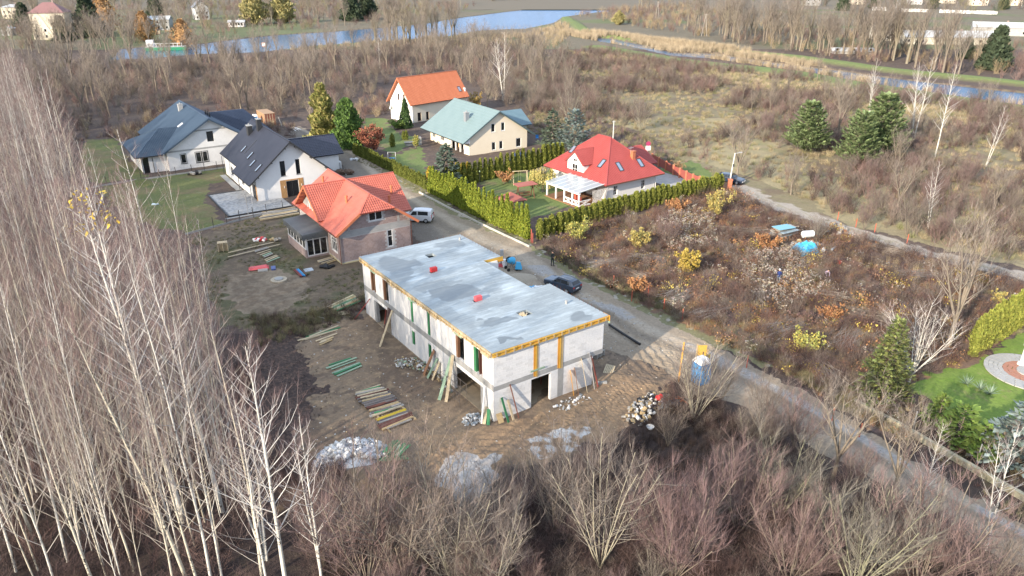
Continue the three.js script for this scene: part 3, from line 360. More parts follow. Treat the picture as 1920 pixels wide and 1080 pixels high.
/* 1. block house under a new red sheet-tile roof */
{
  const h = thing('red_roofed_block_house', 'unplastered pinkish block house with bright red tiled roof, cross gable and flat black roofed conservatory', 'house', [-20.44, 0, -82.13], .58);
  const W = 9.2, he = 4.0, oe = .75, hr = 7.8, L = 15.2, zc = 8.8, hipZ = 1.2, og = 1.0, k = (hr - he) / (W / 2 + oe), yw = he + k * oe;
  /* core wall of mortar, courses of blocks proud of it */
  const win = [[3.85, 4.75, 5.65, 6.3], [6.1, 1.05, 6.8, 3.25]];
  const hipY = 6.35, gx = (y) => (y - he) / k - oe;
  mesh('wall', wallGeo([[0, -.15], [W, -.15], [W, yw - .18], [W - gx(hipY), hipY], [gx(hipY), hipY], [0, yw - .18]], win, .3), M.mortar, h);
  mesh('wall', face(wallGeo([[-L + .6, -.15], [0, -.15], [0, yw - .2], [-L + .6, yw - .2]], [[-3, 1.1, -1.3, 2.9], [-11.5, .1, -5.2, 2.6]], .3), [0, 0, 0], 1), M.mortar, h);
  mesh('wall', new MB().box(.31, -.15, -L + .3, W, 3.9, -L + .6).box(W - .3, -.15, -L + .6, W - .003, 3.9, -.32).geo(), M.mortar, h);
  const rnd = rng(31), course = (f, o, x0, x1, y0, y1, holes, lim) => { const a = new MB(), b = new MB(); for (let y = y0, r = 0; y + .2 < y1; y += .245, r++) { for (let x = x0 - (r % 2) * .19; x < x1; x += .38) { let p = Math.max(x, x0), q = Math.min(x + .372, x1); if (lim) { const m = lim(y + .24); p = Math.max(p, m[0]); q = Math.min(q, m[1]); } if (q - p < .06) continue; if (holes.some(t => q > t[0] - .12 && p < t[2] + .12 && y + .24 > t[1] - .05 && y < t[3] + .08)) continue; (rnd() < .5 ? a : b).box(p + .004, y, 0, q - .004, y + .237, .012); } } for (const [m, q] of [[M.brick, a], [M.brickB, b]]) { const e = mesh('brickwork', face(q.geo(), o, f), m, h); e.userData.kind = 'stuff'; } };
  course(0, [0, 0, .001], .05, W - .05, .3, 3.3, win); course(0, [0, 0, .001], .3, W - .3, 4.12, 6.4, win, y => [gx(y + .25) + .1, W - gx(y + .25) - .1]);
  course(1, [-.001, 0, 0], -4.2, -.05, .3, 3.9, [[-3, 1.1, -1.3, 2.9]]);
  mesh('ring_beam', new MB().box(.05, 3.35, .002, W + .02, 4.08, .03).geo(), M.conc, h);
  mesh('concrete_post', new MB().box(7.55, 4.083, .002, 7.85, 5.0, .025).geo(), M.conc, h); mesh('concrete_post', new MB().box(1.1, 4.083, .002, 1.35, 4.7, .025).geo(), M.conc, h);
  mesh('plinth', new MB().box(-.03, -.15, -4, W + .03, .2, .04).geo(), mat([.5, .44, .26], .9), h);
  windowIn(h, [0, 0, 0], 0, 3.85, 4.75, 5.65, 6.3, { bars: 2, s: .04, w: .1 }); windowIn(h, [0, 0, 0], 0, 6.1, 1.05, 6.8, 3.25, { rows: [.62], s: .04, w: .1 });
  windowIn(h, [0, 0, 0], 1, -3, 1.1, -1.3, 2.9, { bars: 3, rows: [.7], s: .04, w: .09 });
  /* roof */
  const z1 = og, zb = -L, r = new MB(), e0 = V(-oe, he, z1); const hx = gx(hipY) + .0;
  const sL = slope(r, [[-oe, he, zb], [-oe, he, z1], [gx(hipY), hipY, z1], [W / 2, hr, -hipZ], [W / 2, hr, zb]], { row: 1.4, col: .28, step: .02, amp: .01 });
  const roof = r.build('roof', RT.red, h);
  { const q = new MB(); slope(q, [[W + oe, he, z1], [W + oe, he, zb], [W / 2, hr, zb], [W / 2, hr, -hipZ], [W - gx(hipY), hipY, z1]], { row: .37, col: .28, step: .045, amp: .025 }); q.build('roof_slope', RT.red, roof); }
  { const q = new MB(); slope(q, [[gx(hipY) - .25, hipY - .12, z1 + .12], [W - gx(hipY) + .25, hipY - .12, z1 + .12], [W / 2, hr + .03, -hipZ]], { row: .37, col: .28, step: .045, amp: .025 }); q.build('half_hip', RT.red, roof); }
  /* cross gable to the left and wing to the right, one ridge */
  const half = 4.45, hc = 4.5, yb = hr - .02; const kc = (yb - hc) / half;
  { const q = new MB(); slope(q, [[-.9, hc - .1, -zc + half], [.35, hc - .1, -zc + half], [W / 2 + .15, yb, -zc], [-.9, yb, -zc]], { row: .37, col: .28, step: .045, amp: .025 }); q.build('dormer_roof', RT.red, roof); }
  { const q = new MB(); slope(q, [[.35, hc - .1, -zc - half], [-.9, hc - .1, -zc - half], [-.9, yb, -zc], [W / 2 + .15, yb, -zc]], { row: .37, col: .28, step: .045, amp: .025 }); q.build('dormer_roof', RT.red, roof); }
  { const q = new MB(); slope(q, [[W - .6, he, -zc + 5.1], [W + 2.1, he, -zc + 5.1], [W + 2.1, yb, -zc], [W / 2 - .1, yb, -zc]], { row: .37, col: .28, step: .045, amp: .025 }); q.build('wing_roof', RT.red, roof); }
  { const q = new MB(); slope(q, [[W + 2.1, he, -zc - 5.1], [W - .6, he, -zc - 5.1], [W / 2 - .1, yb, -zc], [W + 2.1, yb, -zc]], { row: .37, col: .28, step: .045, amp: .025 }); q.build('wing_roof', RT.red, roof); }
  mesh('wing_wall', new MB().box(W, -.15, -zc - 4.4, W + 1.4, 4, -zc + 4.4).geo(), M.mortar, h);
  { const q = new MB(); q.fan([[W + 1.4, 4, -zc - 4.4], [W + 1.4, 4, -zc + 4.4], [W + 1.4, 7.4, -zc]]); mesh('wing_gable', q.geo(), M.brick, h); }
  /* ridge caps and fascia */
  { const q = new MB(); q.bar([W / 2, hr + .06, -hipZ], [W / 2, hr + .06, zb], .22, .1).bar([-.95, yb + .06, -zc], [W / 2, yb + .06, -zc], .22, .1).bar([W / 2, yb + .06, -zc], [W + 2.12, yb + .06, -zc], .22, .1).bar([W / 2, hr + .05, -hipZ], [gx(hipY) - .2, hipY - .02, z1 + .1], .2, .1).bar([W / 2, hr + .05, -hipZ], [W - gx(hipY) + .2, hipY - .02, z1 + .1], .2, .1); q.build('ridge_caps', RT.red, roof); }
  { const q = new MB(); q.bar([-oe, he - .05, z1 + .02], [gx(hipY), hipY - .05, z1 + .02], .06, .3).bar([W + oe, he - .05, z1 + .02], [W - gx(hipY), hipY - .05, z1 + .02], .06, .3); q.build('bargeboard', RT.orange, roof); }
  { const q = new MB(); q.bar([-.93, hc - .12, -zc + half], [-.93, yb - .02, -zc], .06, .28).bar([-.93, hc - .12, -zc - half], [-.93, yb - .02, -zc], .06, .28); for (let i = 0; i < 5; i++) { const t = i / 5; q.bar([-.9, lerp(yb, hc, t) - .25, -zc - half * t], [.1, lerp(yb, hc, t) - .25, -zc - half * t], .1, .14); } q.build('bargeboard', RT.orange, roof); }
  { const q = new MB(); q.fan([[-.05, 3.6, -zc - 3.7], [-.05, 3.6, -zc + 3.7], [-.05, 4.7, -zc + 3.7], [-.05, 7.2, -zc], [-.05, 4.7, -zc - 3.7]]); mesh('dormer_wall', q.geo(), M.conc, h); const w = new MB(); for (let i = -2; i <= 2; i++) w.box(-.12, 3.6, -zc + i * .95 - .11, -.052, 6.4 - Math.abs(i) * .75, -zc + i * .95 + .11); w.build('window_mullions', M.frameW, h); }
  gutter(h, [-oe - .05, he - .08, zb], [-oe - .05, he - .08, -zc - half], M.rust); gutter(h, [-oe - .05, he - .08, -zc + half - .2], [-oe - .05, he - .08, z1], M.rust); gutter(h, [W + oe + .05, he - .08, -3.6], [W + oe + .05, he - .08, z1], M.rust);
  downpipe(h, -.1, 3.9, .12, M.rust); downpipe(h, W + .1, 3.9, .12, M.rust);
  for (const [x, z] of [[2.6, -3.6], [3.0, -12.8]]) { const y = he + (x + oe) * k; const v = new MB(); v.tube([x, y, z], [x, y + .75, z], .14, .14, 10, true).tube([x, y + .75, z], [x, y + .95, z], .2, .16, 10, true); v.build('roof_vent', RT.orange, roof); }
  for (const [x, z] of [[9.6, -5.9], [8.6, -4.4]]) { const y = yb - ((z + zc)) * kc * .72; const v = new MB(); v.tube([x, y - .3, z], [x, y + .55, z], .14, .14, 10, true).tube([x, y + .55, z], [x, y + .75, z], .2, .16, 10, true); v.build('roof_vent', RT.orange, roof); }
  /* conservatory with membrane roof */
  const c = new MB(); c.box(-2.9, -.15, -11.2, -2.7, 1.1, -4.3).box(-2.695, -.15, -4.5, .0, .18, -4.3).box(-2.695, -.15, -11.2, -.01, 2.9, -11); c.build('conservatory_wall', M.brickB, h);
  const g = new MB(); for (let i = 0; i <= 6; i++) g.box(-2.88, 1.103, -11.15 + i * 1.12, -2.72, 2.9, -11.0 + i * 1.12); g.box(-2.89, 1.12, -11.2, -2.71, 1.22, -4.32).box(-2.89, 2.3, -11.2, -2.71, 2.38, -4.32); for (const x of [-2.7, -1.9, -1.05, -.2]) g.box(x, .183, -4.48, x + .12, 2.9, -4.34); g.box(-2.69, .19, -4.47, -.08, .32, -4.35).box(-2.69, 2.25, -4.47, -.08, 2.36, -4.35).box(-2.69, 2.8, -4.47, -.08, 2.92, -4.35); const cw = g.build('conservatory_window', M.frameW, h);
  new MB().box(-2.82, 1.2, -11.1, -2.78, 2.9, -4.4).box(-2.6, .2, -4.44, -.1, 2.9, -4.4).build('pane', M.glass, cw);
  const rb = new MB(); rb.hexa([[-3.25, 2.95, -3.95], [.35, 2.95, -3.95], [.35, 2.95, -11.6], [-3.25, 2.95, -11.6], [-3.2, 3.15, -4.0], [.35, 3.35, -4.0], [.35, 3.35, -11.55], [-3.2, 3.15, -11.55]]); const q2 = rng(4); for (let i = 0; i < 22; i++) rb.ob(-3.24, 2.82 - q2() * .12, -4.1 - i * .34, .03, .35 + q2() * .25, .36); for (let i = 0; i < 10; i++) rb.ob(-3.1 + i * .34, 2.84 - q2() * .1, -3.96, .36, .35 + q2() * .25, .03); rb.build('membrane_roof', mat([1, 1, 1], .6, { map: noiseMap([.06, .065, .07], [.12, .13, .135], 5, 33, .4) }), h);
}

/* 2. white house with dark flat-tile roof */
{
  const h = thing('dark_roofed_white_house', 'white rendered house with dark flat tile roof, wood clad patio door and three skylights', 'house', [-38.62, 0, -107.81], .58);
  const W = 11.2, he = 2.9, oe = 1.2, og = .9, hr = 8.7, L = 19.5, k = (hr - he) / (W / 2 + oe), yw = he + k * oe;
  const holes = [[3.9, 3.4, 4.68, 5.72], [6.3, 3.38, 7.0, 5.72], [4.55, -.1499, 6.45, 2.52]];
  mesh('wall', gableWall(W, he, oe, hr, holes), M.render, h);
  mesh('wall', face(wallGeo([[-L, -.15], [-.303, -.15], [-.303, yw - .2], [-L, yw - .2]], [[-2.6, -.1499, -.6, 2.4], [-9, .9, -7.4, 2.3], [-15.5, .9, -14, 2.3]], .3), [0, 0, 0], 1), M.render, h);
  mesh('wall', gableWall(W, he, oe, hr, []).translate(0, 0, -L + .3), M.render, h); mesh('wall', new MB().box(W - .3, -.15, -L, W, 3.4, -.31).geo(), M.render, h);
  windowIn(h, [0, 0, 0], 0, 3.9, 3.4, 4.68, 5.72, { m: M.frameD, w: .06 }); windowIn(h, [0, 0, 0], 0, 6.3, 3.38, 7.0, 5.72, { m: M.frameD, w: .06 });
  windowIn(h, [0, 0, 0], 0, 4.55, -.1, 6.45, 2.52, { name: 'patio_door', m: M.frameD, w: .07, bars: 2, sill: false });
  windowIn(h, [0, 0, 0], 1, -2.6, -.1, -.6, 2.4, { name: 'patio_door', m: M.frameD, w: .07, bars: 2, sill: false }); windowIn(h, [0, 0, 0], 1, -9, .9, -7.4, 2.3, { m: M.frameD, bars: 2 }); windowIn(h, [0, 0, 0], 1, -15.5, .9, -14, 2.3, { m: M.frameD, bars: 2 });
  for (let i = 0; i < 14; i++) { const y = -.1 + i * .205; const b = new MB(); if (y < 2.45) b.box(3.6, y, .003, 4.52, y + .198, .03).box(6.48, y, .003, 7.25, y + .198, .03); else b.box(3.6, y, .003, 7.25, y + .198, .03); b.build('cladding_board', M.wood, h); }
  for (let i = 0; i < 12; i++) new MB().box(-.03, -.1 + i * .205, -.55, -.003, .098 + i * .205, -.02).build('cladding_board', M.wood, h);
  for (const x of [4.2, 6.9]) new MB().box(x - .03, 1.5, .032, x + .03, 1.85, .1).build('wall_lamp', M.white, h);
  const r = new MB(); const zs = -9.3;
  const sA = slope(r, [[-oe, he, zs], [-oe, he, og], [W / 2, hr, og], [W / 2, hr, zs]], { row: .34, col: .3, flat: true, step: .03 });
  const roof = r.build('roof', RT.dark, h);
  { const q = new MB(); slope(q, [[-.35, he + .85 * k, -L - .6], [-.35, he + .85 * k, zs], [W / 2, hr, zs], [W / 2, hr, -L - .6]], { row: .34, col: .3, flat: true, step: .03, seed: 3 }); q.build('roof_slope', RT.dark, roof); }
  { const q = new MB(); slope(q, [[W + oe, he, og], [W + oe, he, -L - .6], [W / 2, hr, -L - .6], [W / 2, hr, og]], { row: .34, col: .3, flat: true, step: .03, seed: 5 }); q.build('roof_slope', RT.dark, roof); }
  { const q = new MB(); q.bar([W / 2, hr + .05, og], [W / 2, hr + .05, -L - .6], .25, .1); q.build('ridge_caps', RT.dark, roof); const b = new MB(); rakes(b, W, he, oe, hr, og); b.build('bargeboard', M.frameD, roof); const p = new MB(); for (const t of [.12, .45, .78]) for (const s of [-1, 1]) { const x = s < 0 ? lerp(-oe, W / 2, t + .1) : lerp(W + oe, W / 2, t + .1), y = lerp(he, hr, t + .1) - .3; p.bar([x, y, 0], [x, y, og], .12, .18); } p.build('purlin_ends', M.frameD, roof); }
  skylight(roof, sA, 1.1, 3.0, .78, 1.5); skylight(roof, sA, 4.3, 2.3, .78, 1.4).userData.label = 'skylight'; skylight(roof, sA, -3.4, 3.3, .78, 1.4);
  skylight(roof, sA, 7.6, 2.2, .78, 1.5);
  chimneyAt(roof, 3.9, -15.4, 5.6, 8.6, .75, 1.1, M.frameD); chimneyAt(roof, 5.0, -13.2, 7, 9.9, .7, .9, M.frameD);
  for (let i = 0; i < 9; i++) { const t = i * .34, p = sA.at(5.1, 3.6 + t, .06); new MB().ob(p[0], p[1], p[2] - 6.4, .25, .05, .35, 0, 0, .72).build('roof_step', M.frameD, roof); }
  gutter(h, [-oe - .05, he - .06, zs], [-oe - .05, he - .06, og]); gutter(h, [-.42, he + .8 * k, -L - .6], [-.42, he + .8 * k, zs - .1]); downpipe(h, -.6, 3, -8.4); downpipe(h, -.4, 3.2, -L + .2);
  new MB().tube([-1.1, -.1, .75], [-1.1, 2.9, .75], .07, .07, 8).build('porch_post', M.alu, h);
  /* garage wing behind, to the right */
  mesh('wing_wall', new MB().box(W, -.15, -L + 1, W + 6.2, 2.9, -L + 8).geo(), M.render, h);
  { const q = new MB(); slope(q, [[W - 1.5, 3.0, -L + 8.6], [W + 7, 3.0, -L + 8.6], [W + 7, 5.6, -L + 4.4], [W - 2.5, 5.6, -L + 4.4]], { row: .38, col: .4 }); slope(q, [[W + 7, 3.0, -L + .4], [W - 1.5, 3.0, -L + .4], [W - 2.5, 5.6, -L + 4.4], [W + 7, 5.6, -L + 4.4]], { row: .38, col: .4 }); q.bar([W - 2, 5.65, -L + 4.4], [W + 7, 5.65, -L + 4.4], .25, .1); q.build('wing_roof', roofMat([.018, .022, .04], [.035, .04, .065], .25, 29), h); }
  mesh('heat_pump', new MB().box(W + 6.3, .1, -L + 6.5, W + 6.8, 1.3, -L + 7.5).geo(), M.white, h);
}

/* 3. bungalow with slate-blue metal roof, far left */
{
  const h = thing('blue_roofed_block_bungalow', 'white block bungalow with slate blue metal tile roof and hipped left bay', 'house', [-59.91, 0, -126.08], .6);
  const W = 15.3, he = 3.1, oe = .9, og = .8, hr = 8.4, L = 22, k = (hr - he) / (W / 2 + oe), yw = he + k * oe;
  mesh('wall', gableWall(W, he, oe, hr, [[2.07, 1.0, 3.11, 2.75], [4.55, .82, 6.8, 2.8], [7.03, 4.28, 8.18, 6.1]]), M.aac, h);
  mesh('wall', face(wallGeo([[-L, -.15], [-.303, -.15], [-.303, yw - .2], [-L, yw - .2]], [], .3), [0, 0, 0], 1), M.aac, h); mesh('wall', gableWall(W, he, oe, hr, []).translate(0, 0, -L + .3), M.aac, h); mesh('wall', new MB().box(W - .3, -.15, -L + .3, W, 3.2, -.31).geo(), M.aac, h);
  mesh('ring_beam', new MB().box(.1, 3.15, .002, W - .1, 3.42, .02).geo(), M.conc, h); mesh('ring_beam', new MB().box(4.6, 6.3, .002, 10.4, 6.55, .02).geo(), M.conc, h);
  windowIn(h, [0, 0, 0], 0, 2.07, 1, 3.11, 2.75, { m: M.frameD, w: .16, s: -.02 }); windowIn(h, [0, 0, 0], 0, 4.55, .82, 6.8, 2.8, { m: M.frameD, bars: 2, w: .16, s: -.02 }); windowIn(h, [0, 0, 0], 0, 7.03, 4.28, 8.18, 6.1, { m: M.frameD, w: .05, sill: false });
  { const w = new MB(); w.box(2.13, 1.08, .0, 3.05, 1.14, .03).box(2.13, 2.6, .0, 3.05, 2.66, .03).box(2.17, 1.14, 0, 2.22, 2.6, .03).box(2.96, 1.14, 0, 3.01, 2.6, .03); for (const a of [4.62, 5.72]) w.box(a, .92, 0, a + .99, .98, .03).box(a, 2.64, 0, a + .99, 2.7, .03).box(a + .06, .98, 0, a + .11, 2.64, .03).box(a + .88, .98, 0, a + .93, 2.64, .03); w.build('window_trim', M.frameW, h); }
  /* left bay with hipped roof */
  const bx = -4.05, bz0 = -.8, bz1 = -14; mesh('bay_wall', wallGeo([[bx, -.15], [-.003, -.15], [-.003, 2.95], [bx, 2.95]], [[-4, -.1499, -2.95, 2.82]].map(q => [q[0] + .08, q[1], q[2], q[3]]), .3).translate(0, 0, bz0), M.aac, h); mesh('bay_wall', new MB().box(bx, -.15, bz1, bx + .3, 2.95, bz0 - .303).box(bx + .3, -.15, bz1, -.01, 2.95, bz1 + .3).geo(), M.aac, h);
  windowIn(h, [0, 0, bz0], 0, -3.92, -.1, -2.95, 2.82, { name: 'door', m: M.frameD, w: .07, sill: false });
  const r = new MB(); const sA = slope(r, [[-oe, he, -L - .6], [-oe, he, og], [W / 2, hr, og], [W / 2, hr, -L - .6]], { row: .36, col: .28, step: .045, amp: .025 }); const roof = r.build('roof', RT.slate, h);
  { const q = new MB(); slope(q, [[W + oe, he, og], [W + oe, he, -L - .6], [W / 2, hr, -L - .6], [W / 2, hr, og]], { row: .36, col: .28, step: .045, amp: .025 }); q.build('roof_slope', RT.slate, roof); }
  const ex = bx - 1, ez0 = bz0 + .75, ez1 = bz1 - .75, ey = 2.95, rz = (ez0 + ez1) / 2, ry = ey + 3.1; const rx = ex + 5.6;
  { const q = new MB(); slope(q, [[ex, ey, ez0], [-.6, ey, ez0], [rx + 3.6, ry + .05, rz], [rx, ry, rz]], { row: .36, col: .28, step: .045, amp: .025 }); q.build('bay_roof', RT.slate, roof); }
  { const q = new MB(); slope(q, [[ex, ey, ez1], [ex, ey, ez0], [rx, ry, rz]], { row: .36, col: .28, step: .045, amp: .025 }); q.build('bay_roof', RT.slate, roof); }
  { const q = new MB(); slope(q, [[-.6, ey, ez1], [ex, ey, ez1], [rx, ry, rz], [rx + 3.6, ry + .05, rz]], { row: .36, col: .28, step: .045, amp: .025 }); q.build('bay_roof', RT.slate, roof); }
  { const b = new MB(); rakes(b, W, he, oe, hr, og); b.build('bargeboard', RT.slate, roof); const q = new MB(); q.bar([W / 2, hr + .05, og], [W / 2, hr + .05, -L - .6], .25, .1).bar([ex, ey + .05, ez0], [rx, ry + .06, rz], .2, .1).bar([rx, ry + .06, rz], [rx + 3.4, ry + .06, rz], .2, .1).bar([ex, ey + .05, ez1], [rx, ry + .06, rz], .2, .1); q.build('ridge_caps', RT.slate, roof); }
  { const q = new MB(); slope(q, [[W - 1, 3.1, -L + 13.6], [W + 6, 3.1, -L + 13.6], [W + 2.4, 6.9, -L + 7.5], [W / 2 + .8, 6.9, -L + 7.5]], { row: .36, col: .28, step: .045, amp: .025 }); slope(q, [[W + 6, 3.1, -L + 13.6], [W + 6, 3.1, -L + 1.5], [W + 2.4, 6.9, -L + 7.5]], { row: .36, col: .28, step: .045, amp: .025 }); q.build('wing_roof', roofMat([.014, .024, .05], [.026, .04, .075], .4, 30), roof); }
  mesh('wing_wall', new MB().box(W, -.15, -L + 2, W + 5, 3, -L + 13).geo(), M.aac, h);
  chimneyAt(roof, 6.4, -15.6, 6.5, 8.7, .8, .8, M.conc); skylight(roof, sA, 15.2, 5.6, .8, 1.1, M.white);
  for (let i = 0; i < 3; i++) new MB().tube([9.6, 7, -7 - i * 1.5], [9.6, 8.2, -7 - i * 1.5], .14, .14, 8, true).build('roof_vent', M.frameD, roof);
  gutter(h, [ex, ey - .05, ez0 + .05], [-.8, ey - .05, ez0 + .05]); gutter(h, [ex - .05, ey - .05, ez1], [ex - .05, ey - .05, ez0]); downpipe(h, -2.3, 2.9, bz0 + .08); downpipe(h, bx - .05, 2.9, bz0 + .05);
}

/* 4. cream house with grey-green roof */
{
  const h = thing('cream_gabled_house', 'cream rendered house with pale grey green tile roof and white windows', 'house', [-7.41, 0, -136.51], .57);
  const W = 13.1, he = 2.5, oe = 1.6, hr = 7.7, L = 17.5, g0 = -1.2, og = .5; const k = (hr - he) / (W / 2 + oe), yw = he + k * oe;
  mesh('wall', gableWall(W, he, oe, hr, [[4.85, 3.85, 5.75, 5.5], [7.1, 3.9, 7.95, 5.5], [4.95, .4, 5.85, 1.95], [6.65, .4, 7.5, 2.0], [10.5, .35, 11.7, 2.1]]).translate(0, 0, g0), M.cream, h);
  mesh('wall', face(wallGeo([[-L, -.15], [g0 - .303, -.15], [g0 - .303, yw - .2], [-L, yw - .2]], [[-16.5, .8, -15.2, 2.3], [-12.9, .8, -11.4, 2.3], [-8.5, -.1499, -3, 2.5]], .3), [0, 0, 0], 1), M.cream, h);
  mesh('wall', gableWall(W, he, oe, hr, []).translate(0, 0, -L + .3), M.cream, h); mesh('wall', new MB().box(W - .3, -.15, -L, W, 3, g0 - .31).geo(), M.cream, h); mesh('porch_wall', new MB().box(1.8, -.15, -9, 2, 3, -2).geo(), mat([.6, .42, .22], .9), h);
  for (const [a, b, c, d] of [[4.85, 3.85, 5.75, 5.5], [7.1, 3.9, 7.95, 5.5], [4.95, .4, 5.85, 1.95], [6.65, .4, 7.5, 2.0], [10.5, .35, 11.7, 2.1]]) windowIn(h, [0, 0, g0], 0, a, b, c, d, { w: .1, s: .06 });
  windowIn(h, [0, 0, 0], 1, -16.5, .8, -15.2, 2.3, { bars: 2, w: .1 }); windowIn(h, [0, 0, 0], 1, -12.9, .8, -11.4, 2.3, { bars: 2, w: .1 });
  for (const z of [-8.4, -6.6, -4.8, -3.1]) new MB().box(-.05, -.1, z - .12, .22, 2.9, z + .12).build('porch_post', M.frameW, h);
  windowIn(h, [1.79, 0, 0], 1, -7.6, -.1, -4.2, 2.3, { name: 'patio_door', bars: 3, w: .1, sill: false, s: -.1 });
  const r = new MB(); const z1 = g0 + og; const sA = slope(r, [[-oe, he, -L - 1.2], [-oe, he, z1], [W / 2, hr, z1], [W / 2, hr, -L - 1.2]], { row: .7, col: .45, step: .035, amp: .015 }); const roof = r.build('roof', RT.teal, h);
  { const q = new MB(); slope(q, [[W + oe, he, z1], [W + oe, he, -L - 1.2], [W / 2, hr, -L - 1.2], [W / 2, hr, z1]], { row: .7, col: .45 }); q.build('roof_slope', RT.teal, roof); }
  { const b = new MB(); rakes(b, W, he, oe, hr, z1); b.build('bargeboard', mat([.07, .11, .12], .5), roof); const q = new MB(); q.bar([W / 2, hr + .05, z1], [W / 2, hr + .05, -L - 1.2], .25, .1); q.build('ridge_caps', RT.teal, roof); const f = new MB(); f.hexa([[-oe + .1, he - .1, g0], [0, he - .1, g0], [0, he - .1, g0 + .3], [-oe + .1, he - .1, g0 + .3], [-oe + .1, he + .1, g0], [0, yw - .25, g0], [0, yw - .25, g0 + .3], [-oe + .1, he + .1, g0 + .3]]); f.build('eave_box', M.render, roof); }
  chimneyAt(roof, 2.9, -7.2, 4.8, 6.9, .8, .8, mat([.22, .24, .26], .7)); gutter(h, [-oe - .05, he - .06, -L - 1.2], [-oe - .05, he - .06, z1]);
  mesh('wing_wall', new MB().box(W, -.15, -16, W + 5.4, 2.6, -9.5).geo(), M.cream, h);
  { const q = new MB(); slope(q, [[W - 1.5, 2.7, -8.6], [W + 6.2, 2.7, -8.6], [W + 6.2, 5.2, -12.8], [W - 3, 5.2, -12.8]], { row: .4, col: .35 }); slope(q, [[W + 6.2, 2.7, -17], [W - 1.5, 2.7, -17], [W - 3, 5.2, -12.8], [W + 6.2, 5.2, -12.8]], { row: .4, col: .35 }); q.build('wing_roof', roofMat([.09, .16, .2], [.14, .22, .26], .4, 34), h); }
}

/* 5. white house with orange tiled roof */
{
  const h = thing('orange_roofed_white_house', 'tall white house with plain bright orange tile roof behind the cream house', 'house', [-22.67, 0, -169.04], .8);
  const W = 8, he = 4.0, oe = .5, og = .75, hr = 9.6, L = 17.3; const k = (hr - he) / (W / 2 + oe), yw = he + k * oe;
  mesh('wall', face(gableWall(W, he, oe, hr, [[2.5, 4.6, 3.1, 6.1], [4.5, 4.6, 5.1, 6.1], [2.4, -.1, 3.5, 2.4]].map(q => [W - q[2], q[1], W - q[0], q[3]])), [0, 0, -W], 1), M.render, h);
  mesh('wall', wallGeo([[.303, -.15], [L - .4, -.15], [L - .4, yw - .2], [.303, yw - .2]], [[1.5, .2, 2.55, 2.1], [4.0, .2, 4.85, 2.0]], .3), M.cream, h); mesh('wall', new MB().box(.3, -.15, -W, L - .4, yw - .2, -W + .3).box(L - .7, -.15, -W + .31, L - .401, 6, -.31).geo(), M.render, h);
  windowIn(h, [0, 0, 0], 0, 1.5, .2, 2.55, 2.1, { m: M.frameB }); windowIn(h, [0, 0, 0], 0, 4, .2, 4.85, 2.0, { m: M.frameB });
  for (const [a, b, c, d] of [[2.5, 4.6, 3.1, 6.1], [4.5, 4.6, 5.1, 6.1], [2.4, -.1, 3.5, 2.4]]) windowIn(h, [0, 0, -W], 1, W - c, b, W - a, d, { m: d < 3 ? mat([.05, .3, .32], .5) : M.frameB, sill: false });
  const r = new MB(); const sA = slope(r, [[-og, he, oe], [L, he, oe], [L, hr, -W / 2], [-og, hr, -W / 2]], { row: .34, col: .36, step: .045, amp: .045 }); const roof = r.build('roof', RT.orange, h);
  { const q = new MB(); slope(q, [[L, he, -W - oe], [-og, he, -W - oe], [-og, hr, -W / 2], [L, hr, -W / 2]], { row: .34, col: .36, step: .045, amp: .045 }); q.build('roof_slope', RT.orange, roof); }
  { const q = new MB(); q.bar([-og, hr + .08, -W / 2], [L, hr + .08, -W / 2], .28, .16); q.build('ridge_caps', RT.orange, roof); const b = new MB(); b.bar([-og - .02, he - .05, oe], [-og - .02, hr - .05, -W / 2], .05, .26).bar([-og - .02, he - .05, -W - oe], [-og - .02, hr - .05, -W / 2], .05, .26); b.build('bargeboard', RT.orange, roof); }
  skylight(roof, sA, 15.6, 1.6, .9, 1.4); gutter(h, [-og, he - .05, oe + .06], [L, he - .05, oe + .06], M.frameB);
  const d = new MB(); d.tube([-.3, 2.7, -7.6], [-.42, 2.75, -7.66], .5, .5, 14, true); d.build('satellite_dish', M.white, h);
}

